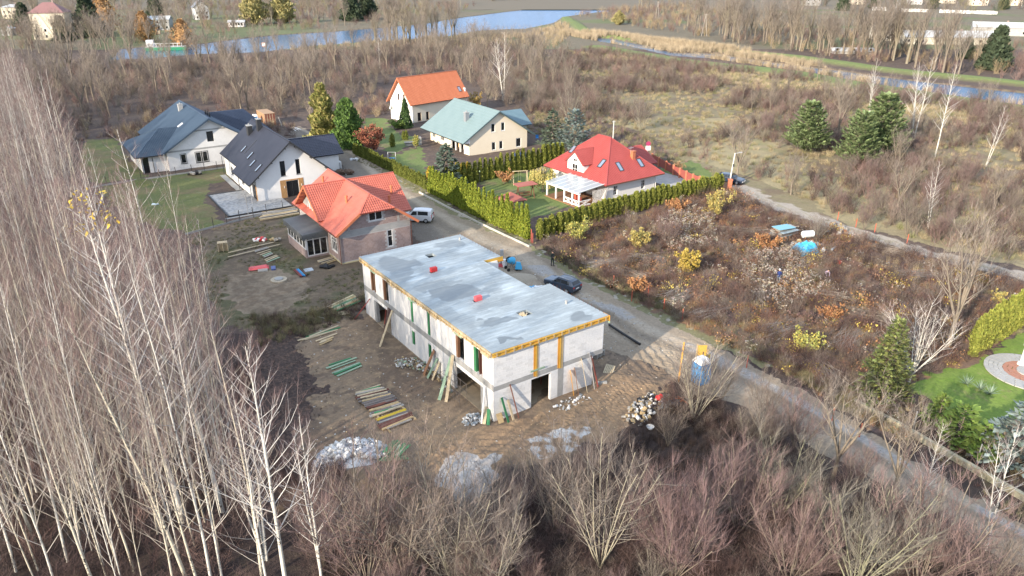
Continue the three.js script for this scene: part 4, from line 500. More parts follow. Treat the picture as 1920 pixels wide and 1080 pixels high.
/* 6. white house with dark red hipped roof and porch */
{
  const h = thing('red_hipped_white_house', 'white house with red hipped tile roof, dormer and glazed porch inside the hedge', 'house', [14.31, 0, -108.46], .62);
  const W = 10.5, he = 2.7, oe = 1, hr = 8.1, L = 13.2; const e0 = -oe, e1 = W + oe, f0 = oe, f1 = -L - oe, r0 = -L / 2 + 1.4, r1 = -L / 2 - 1.4, cx = W / 2;
  mesh('wall', wallGeo([[0, -.15], [W, -.15], [W, 2.9], [0, 2.9]], [[1.6, .55, 2.4, 2.0], [7.5, .55, 8.25, 2.0]], .3), M.render, h);
  mesh('wall', face(wallGeo([[-L, -.15], [-.303, -.15], [-.303, 2.9], [-L, 2.9]], [[-2.5, .6, -1.9, 2.0], [-7.2, -.1, -4.6, 2.2]], .3), [0, 0, 0], 1), M.render, h); mesh('wall', new MB().box(.303, -.15, -L, W, 2.9, -L + .3).box(W - .3, -.15, -L + .3, W - .002, 2.9, -.303).geo(), M.render, h);
  windowIn(h, [0, 0, 0], 0, 1.6, .55, 2.4, 2.0, { rows: [.33, .66], bars: 2, w: .06 }); windowIn(h, [0, 0, 0], 0, 7.5, .55, 8.25, 2.0, { rows: [.33, .66], bars: 2, w: .06 }); windowIn(h, [0, 0, 0], 1, -2.5, .6, -1.9, 2.0, { rows: [.33, .66], bars: 2, w: .06 }); windowIn(h, [0, 0, 0], 1, -7.2, -.1, -4.6, 2.2, { name: 'patio_door', bars: 3, w: .08, sill: false });
  const o = { row: .36, col: .3, step: .045, amp: .03 };
  const r = new MB(); const sF = slope(r, [[e0, he, f0], [e1, he, f0], [cx, hr, r0]], o); const roof = r.build('roof', RT.redDark, h);
  const qL = new MB(); const sL = slope(qL, [[e0, he, f1], [e0, he, f0], [cx, hr, r0], [cx, hr, r1]], o); qL.build('roof_slope', RT.redDark, roof);
  { const q = new MB(); slope(q, [[e1, he, f0], [e1, he, f1], [cx, hr, r1], [cx, hr, r0]], o); slope(q, [[e1, he, f1], [e0, he, f1], [cx, hr, r1]], o); q.build('roof_slope', RT.redDark, roof); }
  { const q = new MB(); for (const [a, b] of [[[e0, he, f0], [cx, hr, r0]], [[e1, he, f0], [cx, hr, r0]], [[e0, he, f1], [cx, hr, r1]], [[e1, he, f1], [cx, hr, r1]], [[cx, hr, r0], [cx, hr, r1]]]) q.bar([a[0], a[1] + .06, a[2]], [b[0], b[1] + .06, b[2]], .24, .12); q.build('ridge_caps', RT.redDark, roof); }
  skylight(roof, sF, 4.1, 1.9, .85, 1.7); skylight(roof, sF, 8.5, 1.9, .85, 1.6); skylight(roof, sL, 10.9, 2.6, .85, 1.6); skylight(roof, sL, 3.0, 3.6, .85, 1.5);
  const ch = new MB(); ch.box(6.8, 4.5, -2.2, 7.4, 6.3, -1.6); const chm = ch.build('chimney', RT.orange, roof); new MB().box(6.72, 6.303, -2.28, 7.48, 6.4, -1.52).build('chimney_cap', RT.orange, chm);
  { const q = new MB(); q.tube([6.6, 6, -1.9], [6.6, 7.2, -1.9], .025, .025, 5).tube([6.1, 6.9, -1.9], [7.1, 6.95, -1.9], .02, .02, 4); for (let i = 0; i < 5; i++) q.tube([6.2 + i * .2, 6.92, -2.15], [6.2 + i * .2, 6.92, -1.65], .012, .012, 4); q.build('aerial', M.alu, roof); }
  /* dormer facing the porch */
  const dz = -6.9, dh = 2.3, dy = 4.7, dp = 6.5; { const q = new MB(); q.fan([[-.35, 2.4, dz - 2], [-.35, 2.4, dz + 2], [-.35, dy, dz + 2], [-.35, dp - .15, dz], [-.35, dy, dz - 2]]); q.box(-.35, 2.4, dz - 2, 1.5, dy, dz - 1.9).box(-.35, 2.4, dz + 1.9, 1.5, dy, dz + 2); const dw = q.build('dormer_wall', M.render, h);
    const s = new MB(); slope(s, [[-.75, dy - .15, dz + dh], [1.1, dy - .15, dz + dh], [3.2, dp + .05, dz], [-.75, dp + .05, dz]], o); slope(s, [[1.1, dy - .15, dz - dh], [-.75, dy - .15, dz - dh], [-.75, dp + .05, dz], [3.2, dp + .05, dz]], o); s.build('dormer_roof', RT.redDark, roof); }
  windowIn(h, [-.36, 0, 0], 1, dz - .65, 3.1, dz + .65, 4.4, { name: 'window', bars: 2, rows: [.4], w: .07, s: -.1, sill: false }); windowIn(h, [-.36, 0, 0], 1, dz - .45, 4.75, dz + .45, 5.25, { name: 'window', bars: 2, w: .06, s: -.1, sill: false });
  /* porch */
  const px = -5.7; const gl = new MB(); gl.hexa([[px - .3, 2.3, .6], [-.4, 2.85, .6], [-.4, 2.85, -7.4], [px - .3, 2.3, -7.4], [px - .3, 2.34, .6], [-.4, 2.89, .6], [-.4, 2.89, -7.4], [px - .3, 2.34, -7.4]]); const pr = gl.build('porch_roof', mat([.33, .37, .39], .2), h);
  for (let i = 0; i < 7; i++) { const z = .5 - i * 1.3; new MB().bar([px - .3, 2.38, z], [-.4, 2.93, z], .06, .06).build('glazing_bar', M.frameW, pr); }
  for (const z of [.4, -1.1, -3, -5, -7.2]) new MB().box(px - .1, -.1, z - .1, px + .1, 2.25, z + .1).build('porch_post', M.white, h);
  new MB().box(px - .15, 2.0, -7.3, px + .15, 2.29, .55).build('porch_beam', M.white, h); new MB().box(px - .3, -.1, -7.5, -.01, .15, .6).build('porch_deck', M.brownPly, h);
  const rail = (a, b) => { const q = new MB(); q.bar([a[0], .95, a[1]], [b[0], .95, b[1]], .08, .1).bar([a[0], .25, a[1]], [b[0], .25, b[1]], .08, .1).bar([a[0], .25, a[1]], [b[0], .95, b[1]], .07).bar([a[0], .95, a[1]], [b[0], .25, b[1]], .07).bar([(a[0] + b[0]) / 2, .25, (a[1] + b[1]) / 2], [(a[0] + b[0]) / 2, .95, (a[1] + b[1]) / 2], .07); q.build('porch_railing', M.white, h); };
  rail([px, -1.2], [px, -2.9]); rail([px, .35], [px, -1]); rail([px + .1, .5], [px + 2.2, .5]);
  { const q = new MB(); for (let i = 0; i < 14; i++) { q.bar([-3.2 + i * .2, .2, .5], [-2.0 + i * .15, 2.2, .5], .025); q.bar([-.4 - i * .2, .2, .52], [-1.6 - i * .12, 2.2, .52], .025); } q.build('trellis', M.white, h); }
  { const q = new MB(); q.box(-4.6, .15, -2, -3.8, .9, -1.2).box(-4.6, .9, -2, -4.5, 1.4, -1.2); q.build('porch_chair', mat([.45, .08, .05], .7), h); }
  gutter(h, [e0 - .05, he - .05, f0 + .05], [e1 + .05, he - .05, f0 + .05], M.frameB); downpipe(h, -.1, 2.6, .1, M.frameB); downpipe(h, W + .1, 2.6, .1, M.white);
  /* garage roof behind, right */
  mesh('wing_wall', new MB().box(W, -.15, -12.5, W + 5, 2.4, -6).geo(), M.render, h);
  { const q = new MB(); slope(q, [[W - .5, 2.5, -5.2], [W + 5.8, 2.5, -5.2], [W + 5.8, 4.8, -9.2], [W - 1.5, 4.8, -9.2]], o); slope(q, [[W + 5.8, 2.5, -13.2], [W - .5, 2.5, -13.2], [W - 1.5, 4.8, -9.2], [W + 5.8, 4.8, -9.2]], o); q.build('wing_roof', RT.redDark, h); }
}

/* ---------- things on the ground ---------- */
const jit = (r, a) => (r() - .5) * a;
/* boards lying side by side between two edge lines, given as world points; the group sits at their middle */
function boards(name, label, A0, A1, B0, B1, n, mats, seed, { w = .2, t = .05, part = 'plank', y = 0, lift = .05, cat = 'planks' } = {}) {
  const r = rng(seed), cx = (A0[0] + A1[0] + B0[0] + B1[0]) / 4, cz = (A0[1] + A1[1] + B0[1] + B1[1]) / 4, g = thing(name, label, cat, [cx, hgt(cx, cz), cz]);
  for (let i = 0; i < n; i++) { const k = n > 1 ? i / (n - 1) : .5, s = jit(r, .5), e = jit(r, .4); const a = [lerp(A0[0], A1[0], k) - cx + s, 0, lerp(A0[1], A1[1], k) - cz + e], b = [lerp(B0[0], B1[0], k) - cx + e, 0, lerp(B0[1], B1[1], k) - cz + s]; a[1] = y + lift + r() * .06; b[1] = y + lift + r() * .06; new MB().bar(a, b, w * (.7 + .6 * r()), t).build(part, mats[(i * 7 + (r() * 2 | 0)) % mats.length], g); }
  return g;
}
/* pole or board leaning from foot to head, local to a group */
function leaning(name, label, foot, head, w, t, m, cat) { const g = thing(name, label, cat, [foot[0], hgt(foot[0], foot[1]), foot[1]]); const b = new MB(); b.bar([0, 0, 0], [head[0] - foot[0], head[2], head[1] - foot[1]], w, t); b.build(cat === 'prop' ? 'tube' : 'board', m, g); return g; }
const loc2w = (x, z) => [-1.43 + x * Math.cos(YAW) + z * Math.sin(YAW), -48.88 - x * Math.sin(YAW) + z * Math.cos(YAW)];
function rubble(name, label, pts, n, sizes, mats, seed, hmax, cat = 'rubble') { const P = poly(pts); const cx = (P.x0 + P.x1) / 2, cz = (P.z0 + P.z1) / 2, r = rng(seed), g = thing(name, label, cat, [cx, 0, cz]); const rx = (P.x1 - P.x0) / 2, rz = (P.z1 - P.z0) / 2; const bs = mats.map(() => new MB()); let k = 0, i = 0; const top = (x, z) => hmax * Math.max(0, 1 - ((x - cx) / rx) ** 2 - ((z - cz) / rz) ** 2 * .9);
  while (i < n && k++ < n * 20) { const x = lerp(P.x0, P.x1, r()), z = lerp(P.z0, P.z1, r()); if (!inPoly(P, x, z)) continue; const s = lerp(sizes[0], sizes[1], r() * r()), y = hgt(x, z) + top(x, z) * (.5 + .5 * r()) + s * .2; const big = i < 60 && s > sizes[1] * .35; const b = big ? new MB() : bs[i % mats.length]; b.ob(x - cx, y, z - cz, s, s * (.4 + .5 * r()), s * (.5 + .5 * r()), r() * 6, jit(r, 1.4), jit(r, 1.4)); if (big) b.build('chunk', mats[i % mats.length], g); i++; }
  bs.forEach((b, j) => { if (b.p.length) b.build('fragments', mats[j], g).userData.kind = 'stuff'; });
  if (hmax < .5) return g; const core = new MB(); for (let a = 0; a < 12; a++) { const t0 = a / 12 * 6.283, t1 = (a + 1) / 12 * 6.283, q = (t, f, y) => [Math.cos(t) * rx * f, y, Math.sin(t) * rz * f]; core.quad(q(t0, .7, -.1), q(t1, .7, -.1), q(t1, .4, hmax * .45), q(t0, .4, hmax * .45)); core.tri(q(t0, .4, hmax * .45), q(t1, .4, hmax * .45), [0, hmax * .6, 0]); } core.build('core', mats[0], g); return g; }
function pallet(name, label, x, z, turn, n = 1, m = M.pale, tilt = 0, y = 0) { const g = thing(name, label, 'pallet', [x, hgt(x, z) + y, z], turn); for (let k = 0; k < n; k++) { const o = k * .145; for (let i = 0; i < 6; i++) new MB().ob(0, o + .13, -.36 + i * .145, 1.2, .02, .11).build('slat', m, g); for (const q of [-.55, 0, .55]) new MB().ob(q, o + .06, 0, .1, .1, .8).build('runner', m, g); } if (tilt) g.rotation.x = tilt; return g; }

/* stacks and litter on the building site */
boards('timber_stack', 'long row of mixed planks, props and yellow beams laid side by side', [-13.22,-52.73], [-9.80,-47.51], [-10.82,-53.92], [-7.77,-49.10], 30, [M.pale, M.brownPly, M.grey, M.grey, M.steel, M.steel, M.rust, M.grey, M.yellow, M.timber, M.rust, M.steel, M.pale, M.timber, M.pale], 3, { w: .22, t: .09, lift: .16 }).children.forEach((c, i) => { if (i === 20 || i === 21) c.material = M.yellow; if (i === 17) c.material = M.green; if (i > 10 && i < 17 && i % 2) c.material = M.steel; });
boards('stack_bearers', 'two bearer beams under the long row of planks', [-13.11,-53.06], [-10.82,-53.92], [-9.29,-47.65], [-7.84,-48.96], 2, [M.timber], 4, { w: .14, t: .12, part: 'bearer' });
boards('loose_planks', 'pale and yellow plank ends at the top of the long plank row', [-12.98,-53.32], [-12.06,-52.73], [-11.36,-54.44], [-11.01,-53.40], 6, [M.pale, M.pale, M.yellow, M.green, M.pale], 5, { lift: .1 });
boards('green_planks', 'green painted boards in a loose group in the middle of the site', [-16.47,-57.55], [-15.43,-55.87], [-14.57,-59.12], [-13.53,-57.74], 8, [M.green, M.greenPale, M.greenPale, M.green, M.greenPale], 6, { w: .18 });
boards('long_planks', 'long pale planks with green edges in the upper part of the site', [-20.29,-62.24], [-19.65,-63.34], [-17.10,-64.47], [-17.36,-65.64], 6, [M.pale, M.green, M.timber, M.pale], 7);
boards('short_planks', 'short pale planks below the long ones', [-18.61,-62.46], [-18.00,-61.59], [-17.16,-63.79], [-17.28,-62.46], 5, [M.pale, M.pale, M.timber], 8);
boards('green_timber_heap', 'heap of green and pale boards beside the far corner of the building', [-19.17,-69.88], [-18.38,-68.84], [-17.36,-72.59], [-16.22,-71.48], 12, [M.greenPale, M.pale, M.greenPale, M.green, M.timber], 9, { lift: .2 });
boards('grey_rods', 'pair of grey poles lying near the small pallet', [-20.19,-68.08], [-20.02,-67.83], [-17.51,-66.36], [-17.35,-66.12], 2, [M.grey, M.steel], 10, { w: .1 });
pallet('pallet', 'single pallet lying near the far corner of the building', ...[-17.39,-68.58], .3); pallet('pallet', 'tilted pallet on the earth right of the end wall', ...[8.64,-56.98], 1.2, 1, M.pale, .25); { const p = [7.87,-59.52]; pallet('pallet', 'small stack of dark pallets behind the end wall', p[0], p[1], .8, 4, M.grey); }
rubble('rubble_heap', 'long heap of broken grey white blocks at the front of the site', [[-14.4,-43.0],[-14.2,-44.9],[-12.5,-46.4],[-10.2,-46.0],[-8.8,-44.9],[-9.6,-43.6],[-11.6,-43.6],[-12.4,-42.3],[-13.8,-41.4]], 900, [.12, .5], [M.aacC, M.conc, mat([.36, .37, .4], .9), M.aac], 11, .9);
boards('green_board_heap', 'tangled heap of green boards at the right end of the rubble heap', [-9.54,-43.40], [-8.76,-45.99], [-7.43,-43.78], [-9.18,-45.58], 16, [M.green, M.greenPale, M.pale, M.green, M.timber], 12, { lift: .25 }); boards('green_board_heap', 'green boards standing up crosswise in the board heap', [-9.29,-44.28], [-8.19,-43.65], [-8.86,-45.58], [-7.68,-45.06], 9, [M.green, M.greenPale, M.green], 13, { lift: .45 });
rubble('stone_heap', 'small heap of grey stones at the near corner of the building', [[-4.0,-49.0],[-3.4,-49.9],[-2.6,-50.0],[-2.3,-49.1],[-2.9,-48.4],[-3.7,-48.4]], 130, [.08, .26], [M.conc, mat([.26, .3, .33], .9), M.aacC], 14, .35); rubble('block_scraps', 'scattered block scraps at the foot of the end wall', [[3.0,-51.1],[5.8,-52.9],[6.7,-52.2],[4.3,-50.5]], 45, [.08, .3], [M.aac, M.conc], 15, .08); rubble('wall_scraps', 'scraps and offcuts along the foot of the long wall', [[-10.8,-59.5],[-8.8,-59.1],[-5.6,-55.3],[-4.9,-52.9],[-7.5,-56.4],[-10.5,-57.4]], 260, [.06, .3], [M.aacC, M.timber, M.conc, M.grey, M.greenPale], 16, .3);
{ const g = thing('concrete_blocks', 'two grey hollow blocks beside the end wall corner', 'blocks', [...[7.52,-54.53]].reduce((a, v, i) => (a[i * 2] = v, a), [0, 0, 0])); for (const [x, z] of [[0, 0], [.45, -.1]]) new MB().box(x - .2, 0, z - .12, x - .12, .24, z + .12).box(x + .12, 0, z - .12, x + .2, .24, z + .12).box(x - .12, 0, z - .12, x + .12, .24, z - .06).box(x - .12, 0, z + .06, x + .12, .24, z + .12).build('block', M.conc, g); }
/* boards and props leaning on the walls; foot and head in building coordinates */
const lean = (name, label, fx, fz, hx, hz, hy, w, t, m, cat) => { const a = loc2w(fx, fz), b = loc2w(hx, hz); leaning(name, label, a, [b[0], b[1], hy], w, t, m, cat); };
lean('leaning_board', 'wide brown formwork board leaning on the end wall', 8.0, .75, 8.0, .08, 2.3, .5, .04, M.brownPly, 'board'); lean('leaning_board', 'narrow brown board behind the wide one on the end wall', 7.6, .6, 7.55, .1, 2.2, .16, .05, M.formOrange, 'board'); lean('leaning_plank', 'tall pale plank leaning on the end wall', 8.9, .8, 8.7, .08, 3.0, .18, .05, M.pale, 'plank'); lean('leaning_prop', 'grey steel prop leaning at the right of the end wall', 9.7, .8, 9.5, .1, 3.3, .08, .08, M.alu, 'prop'); lean('leaning_prop', 'red steel prop leaning at the corner of the end wall', 10.2, .7, 9.9, .1, 2.6, .08, .08, M.redSteel, 'prop'); lean('leaning_prop', 'rusty prop leaning left of the red one', 9.95, .9, 9.75, .12, 2.9, .07, .07, M.rust, 'prop');
lean('leaning_prop', 'dark rusty prop leaning on the end wall left of the doorway', 1.9, .7, 1.5, .08, 2.9, .09, .09, M.rust, 'prop'); lean('leaning_plank', 'green plank leaning near the left corner of the end wall', .9, .75, .7, .08, 2.0, .2, .05, M.green, 'plank'); lean('leaning_plank', 'short pale plank beside the green one on the end wall', 1.4, .7, 1.3, .08, 1.6, .2, .05, M.pale, 'plank'); lean('leaning_board', 'small square board at the very corner of the end wall', .4, .5, .4, .1, .7, .5, .03, M.timber, 'board');
lean('leaning_plank', 'long pale plank leaning on the long wall near the far opening', -2.0, -16.6, -.1, -17.4, 3.0, .22, .05, M.pale, 'plank'); for (let i = 0; i < 5; i++) lean('leaning_prop', 'thin steel prop in the bundle leaning beside the far opening', -1.3 + i * .12, -17.6 - i * .2, -.1, -17.7 - i * .16, 2.9, .06, .06, i % 2 ? M.steel : M.rust, 'prop'); scene.children.filter(o => o.userData.label === 'thin steel prop in the bundle leaning beside the far opening').forEach(o => { o.userData.group = 'props beside the far opening'; });
lean('leaning_prop', 'crossed rusty prop at the far corner of the long wall', -1.6, -23.4, -.1, -22.6, 2.2, .08, .08, M.redSteel, 'prop'); lean('leaning_board', 'wide brown board leaning on the middle of the long wall', -1.1, -9.6, -.1, -9.3, 2.3, .5, .05, M.brownPly, 'board'); lean('leaning_plank', 'green grey plank next to the wide brown board', -1.1, -8.9, -.1, -8.8, 1.7, .3, .05, M.greenPale, 'plank'); lean('leaning_plank', 'short plank right of the wide brown board', -.9, -8.4, -.1, -8.4, 1.5, .26, .05, M.pale, 'plank'); lean('leaning_plank', 'small brown plank near the scaffold', -.6, -7, -.1, -7, 1.2, .3, .05, M.brownPly, 'plank');
lean('leaning_plank', 'long green plank leaning left of the scaffold', -2.0, -5.2, -.1, -6.3, 3.0, .28, .05, M.greenPale, 'plank'); lean('leaning_plank', 'long pale plank crossing the green one left of the scaffold', -1.7, -4.6, -.1, -6.0, 3.3, .26, .05, M.pale, 'plank'); lean('leaning_prop', 'white pole leaning at the near corner of the long wall', -.9, -.4, -.1, -1.1, 2.7, .12, .12, M.white, 'prop'); lean('leaning_plank', 'short plank leaning low at the near corner', -.8, -.2, -.1, -.9, 1.0, .25, .06, M.pale, 'plank'); lean('leaning_plank', 'short green plank leaning low at the near corner', -.6, .1, -.1, -.6, .9, .25, .06, M.green, 'plank');
{ const p = loc2w(-1.1, -5.4), g = thing('scaffold_frame', 'thin steel scaffold frames standing before the large ground floor opening', 'scaffold', [p[0], 0, p[1]], YAW); for (const x of [0, .7]) for (const z of [-1, 0, 1, 2]) new MB().tube([x, 0, z], [x, 1.9, z], .02, .02, 5).build('upright', M.steel, g); for (const x of [0, .7]) for (const y of [.4, 1.1, 1.85]) new MB().tube([x, y, -1], [x, y, 2], .016, .016, 5).build('rail', M.steel, g); for (const z of [-1, 0, 1, 2]) new MB().tube([0, 1.85, z], [.7, 1.85, z], .016, .016, 5).build('rail', M.steel, g); new MB().tube([0, .3, -1], [0, 1.85, 0], .014, .014, 5).build('brace', M.steel, g); new MB().tube([0, .3, 2], [0, 1.85, 1], .014, .014, 5).build('brace', M.steel, g); }
{ const g = thing('drain_pipe', 'black plastic pipe lying on the mud behind the end wall', 'pipe', [...[10.96,-63.34]].reduce((a, v, i) => (a[i * 2] = v, a), [0, .1, 0])); const a = [9.69,-65.64], b = [12.13,-61.59], c = [10.96,-63.34]; new MB().tube([a[0] - c[0], .1, a[1] - c[1]], [0, .12, 0], .12, .12, 8).tube([0, .12, 0], [b[0] - c[0], .05, b[1] - c[1]], .12, .12, 8).build('pipe', M.black, g); }
const at3 = (p, y = 0) => [p[0], hgt(p[0], p[1]) + y, p[1]];
/* rubbish heap */
rubble('rubbish_heap', 'heap of rubbish, broken pallets and stones at the edge of the dark weeds', [[8.6,-49.0],[10.1,-51.7],[11.7,-53.1],[13.5,-52.7],[13.1,-50.6],[11.5,-49.9],[10.0,-48.2]], 260, [.08, .4], [M.grey, M.conc, M.aacC, M.timber, M.black], 21, .35, 'rubbish');
{ const g = thing('red_pipes', 'red orange plastic pipes thrown across the rubbish heap', 'pipes', at3([13.61,-51.58], .35)); new MB().tube([-1, 0, .1], [.9, .15, -.2], .07, .07, 8).build('pipe', RT.orange, g); new MB().tube([.1, .05, -.5], [.7, .1, .8], .07, .07, 8).build('pipe', RT.orange, g); new MB().tube([-.3, 0, .6], [.3, .05, .2], .07, .07, 8).build('pipe', RT.orange, g); const s = thing('dark_sack', 'dark plastic sack on the rubbish heap', 'sack', at3([13.16,-51.10])); const q = new MB(); const r = rng(4); for (let i = 0; i < 9; i++) q.ob(jit(r, .7), .2 + r() * .2, jit(r, .5), .45, .3, .4, r() * 6, r(), r()); q.build('sack', mat([.03, .05, .09], .4), s); const c = thing('red_bag', 'red and white bag on the rubbish heap', 'bag', at3([12.04,-51.91])); const w = new MB(); for (let i = 0; i < 7; i++) w.ob(jit(r, .5), .25 + r() * .15, jit(r, .4), .35, .25, .3, r() * 6, r(), r()); w.build('bag', M.red, c); const w2 = new MB(); for (let i = 0; i < 8; i++) w2.ob(.3 + jit(r, .6), .2 + r() * .1, .3 + jit(r, .4), .3, .06, .2, r() * 6, r() * .5, r() * .5); w2.build('scraps', mat([.6, .5, .55], .7), c); const k = thing('white_basin', 'white basin lying below the rubbish heap', 'basin', at3([10.74,-47.93])); new MB().tube([0, .02, 0], [0, .22, 0], .2, .32, 12).tube([0, .02, 0], [0, .03, 0], .2, .2, 12, true).build('bowl', M.white, k); }
/* portable toilets */
function toilet(label, p, turn, roofM) { const g = thing('portable_toilet', label, 'toilet', at3(p), turn); new MB().box(-.55, .12, -.55, .55, 2.1, .55).build('cabin', M.blue, g); for (const x of [-.57, .53]) for (const z of [-.57, .53]) new MB().box(x, 0, z, x + .05, 2.12, z + .05).build('corner_post', M.blue, g); new MB().box(-.42, .2, .552, .42, 2.0, .58).build('door', mat([.04, .25, .55], .5), g); new MB().box(.3, 1.0, .583, .36, 1.15, .61).build('handle', M.white, g); for (let i = 0; i < 4; i++) new MB().box(-.575, .3 + i * .45, -.4, -.552, .6 + i * .45, .4).build('vent_panel', mat([.05, .27, .56], .5), g); const t = new MB(); t.hexa([[-.6, 2.123, .6], [.6, 2.123, .6], [.6, 2.123, -.6], [-.6, 2.123, -.6], [-.4, 2.5, .4], [.4, 2.5, .4], [.4, 2.5, -.4], [-.4, 2.5, -.4]]); t.build('roof', roofM, g); new MB().tube([.4, 2.3, -.4], [.4, 2.75, -.4], .05, .05, 8, true).build('vent_pipe', M.black, g); return g; }
toilet('blue portable toilet with white roof beside the road', [16.20,-54.79], .5, M.white); toilet('white roofed portable toilet behind the dark roofed house', [-57.49,-165.76], .4, M.white);
leaning('wooden_post', 'leaning wooden post left of the portable toilet', [14.36,-54.79], [...[14.77,-55.87], 3.4], .13, .13, M.formOrange, 'post');
{ const g = thing('orange_board_sign', 'orange board on a thin post behind the portable toilet', 'sign', at3([16.11,-56.42])); new MB().box(-.05, 0, -.05, .05, 2.9, .05).build('post', M.timber, g); new MB().box(.05, 1.8, -.02, .85, 2.8, .02).build('board', M.form, g); const h = thing('yellow_post', 'thin post with a yellow cap right of the portable toilet', 'post', at3([17.06,-56.42])); new MB().box(-.05, 0, -.05, .05, 2.4, .05).build('post', M.timber, h); new MB().box(-.25, 1.5, -.03, .25, 1.9, .03).build('board', M.yellow, h); }
/* mixer corner behind the notch */
{ const g = thing('concrete_mixer', 'blue drum concrete mixer standing beside the road', 'mixer', at3([-0.13,-80.68]), .4); const d = new MB(); d.tube([-.35, 1.2, 0], [.1, 1.1, 0], .25, .48, 14).tube([.1, 1.1, 0], [.4, 1.03, 0], .48, .42, 14).tube([-.35, 1.2, 0], [-.36, 1.2, 0], .25, .25, 14, true).tube([.4, 1.03, 0], [.41, 1.03, 0], .42, .42, 14, true); d.build('drum', M.tarp, g); for (const z of [-.4, .4]) { new MB().bar([-.5, .0, z], [0, 1.1, z], .06).build('leg', M.steel, g); new MB().bar([.5, .0, z], [0, 1.1, z], .06).build('leg', M.steel, g); } for (const z of [-.45, .45]) new MB().tube([-.5, .2, z], [-.5, .2, z + .08], .2, .2, 12, true).build('wheel', M.black, g); new MB().tube([0, 1.05, -.6], [0, 1.05, -.52], .4, .4, 14, true).build('drive_wheel', M.black, g);
  const c = thing('blue_tarp_cover', 'pale blue sheet hung over a small machine beside the mixer', 'cover', at3([0.76,-80.52])); const t = new MB(); t.hexa([[-.4, .25, .35], [.4, .2, .35], [.45, .2, -.35], [-.4, .25, -.35], [-.25, 1.05, .12], [.25, 1.0, .12], [.22, 1.0, -.12], [-.25, 1.05, -.12]]); t.build('sheet', M.tarp, c); new MB().tube([-.2, .2, -.3], [-.2, .2, .3], .2, .2, 10, true).build('wheel', M.black, c);
  const b = thing('white_barrel', 'white plastic barrel beside the mixer', 'barrel', at3([-0.89,-81.52])); new MB().tube([0, 0, 0], [0, .1, 0], .27, .3, 14, true).tube([0, .1, 0], [0, .8, 0], .3, .3, 14).tube([0, .8, 0], [0, .92, 0], .3, .26, 14, true).build('barrel', M.white, b);
  const p = thing('grey_post', 'grey concrete post behind the white barrel', 'post', at3([-1.22,-82.21])); new MB().box(-.2, 0, -.2, .2, 1.9, .2).build('post', M.conc, p); const rbx = thing('red_crate', 'low red crate beside the building notch', 'crate', at3([-1.28,-81.52])); new MB().box(-.5, 0, -.2, .5, .3, -.16).box(-.5, 0, .16, .5, .3, .2).box(-.5, 0, -.16, -.46, .3, .16).box(.46, 0, -.16, .5, .3, .16).box(-.46, 0, -.16, .46, .04, .16).build('crate', M.redSoft, rbx);
  const s = thing('sand_heap', 'low heap of pale sand beside the notch of the building', 'sand', at3([0.92,-77.93])); const h = new MB(); const rr = (i, f) => [Math.cos(i / 16 * 6.283) * 2.2 * f * (1 + .12 * Math.sin(i * 2.3)), .5 * (1 - f * f) + (f > .95 ? -.06 : 0), Math.sin(i / 16 * 6.283) * 1.5 * f]; for (let i = 0; i < 16; i++) for (let k = 0; k < 4; k++) h.quad(rr(i, (k + 1) / 4), rr(i, k / 4), rr(i + 1, k / 4), rr(i + 1, (k + 1) / 4)); h.build('sand', mat([.36, .31, .24], .95, { bumpMap: grain, bumpScale: .05 }), s);
  const u = thing('blue_sheet_bundle', 'blue and white plastic sheet bundle behind the slab edge', 'sheet', at3([2.36,-74.44])); const q = new MB(), r = rng(17); for (let i = 0; i < 8; i++) q.ob(jit(r, 1.6), .25 + r() * .2, jit(r, .6), .8, .1, .5, r() * 3, jit(r, .5), jit(r, .5)); q.build('sheet', M.tarp, u); const q2 = new MB(); for (let i = 0; i < 4; i++) q2.ob(.4 + jit(r, 1.2), .42 + r() * .1, jit(r, .5), .6, .05, .35, r() * 3, jit(r, .4), jit(r, .4)); q2.build('sheet_white', M.white, u); }
/* yard of the block house */
{ const p = [-36.45,-86.91]; pallet('pallet', 'tall stack of pale pallets in the yard of the block house', p[0], p[1], .35, 8); }
boards('yard_boards', 'two long pale boards lying across the yard', [-35.45,-85.79], [-34.67,-84.32], [-31.00,-89.63], [-29.96,-88.45], 2, [M.pale, M.grey], 31, { w: .22, lift: .15 }); boards('yard_plank_stack', 'stack of weathered planks beside the conservatory', [-32.10,-86.16], [-29.56,-82.21], [-31.11,-87.29], [-28.52,-83.96], 9, [M.grey, M.greenPale, M.pale, M.grey], 32, { w: .2, lift: .3 }); boards('yard_scrap_timber', 'scrap timber at the foot of the conservatory door', [-23.64,-83.26], [-22.66,-81.87], [-22.27,-84.68], [-21.43,-83.26], 7, [M.timber, M.grey, M.pale], 33, { lift: .1 }); boards('fence_timber', 'weathered boards stacked along the lawn fence', [-35.37,-98.30], [-36.12,-101.68], [-30.74,-101.18], [-31.87,-104.22], 9, [M.grey, M.timber, M.grey, M.pale], 34, { lift: .3 });
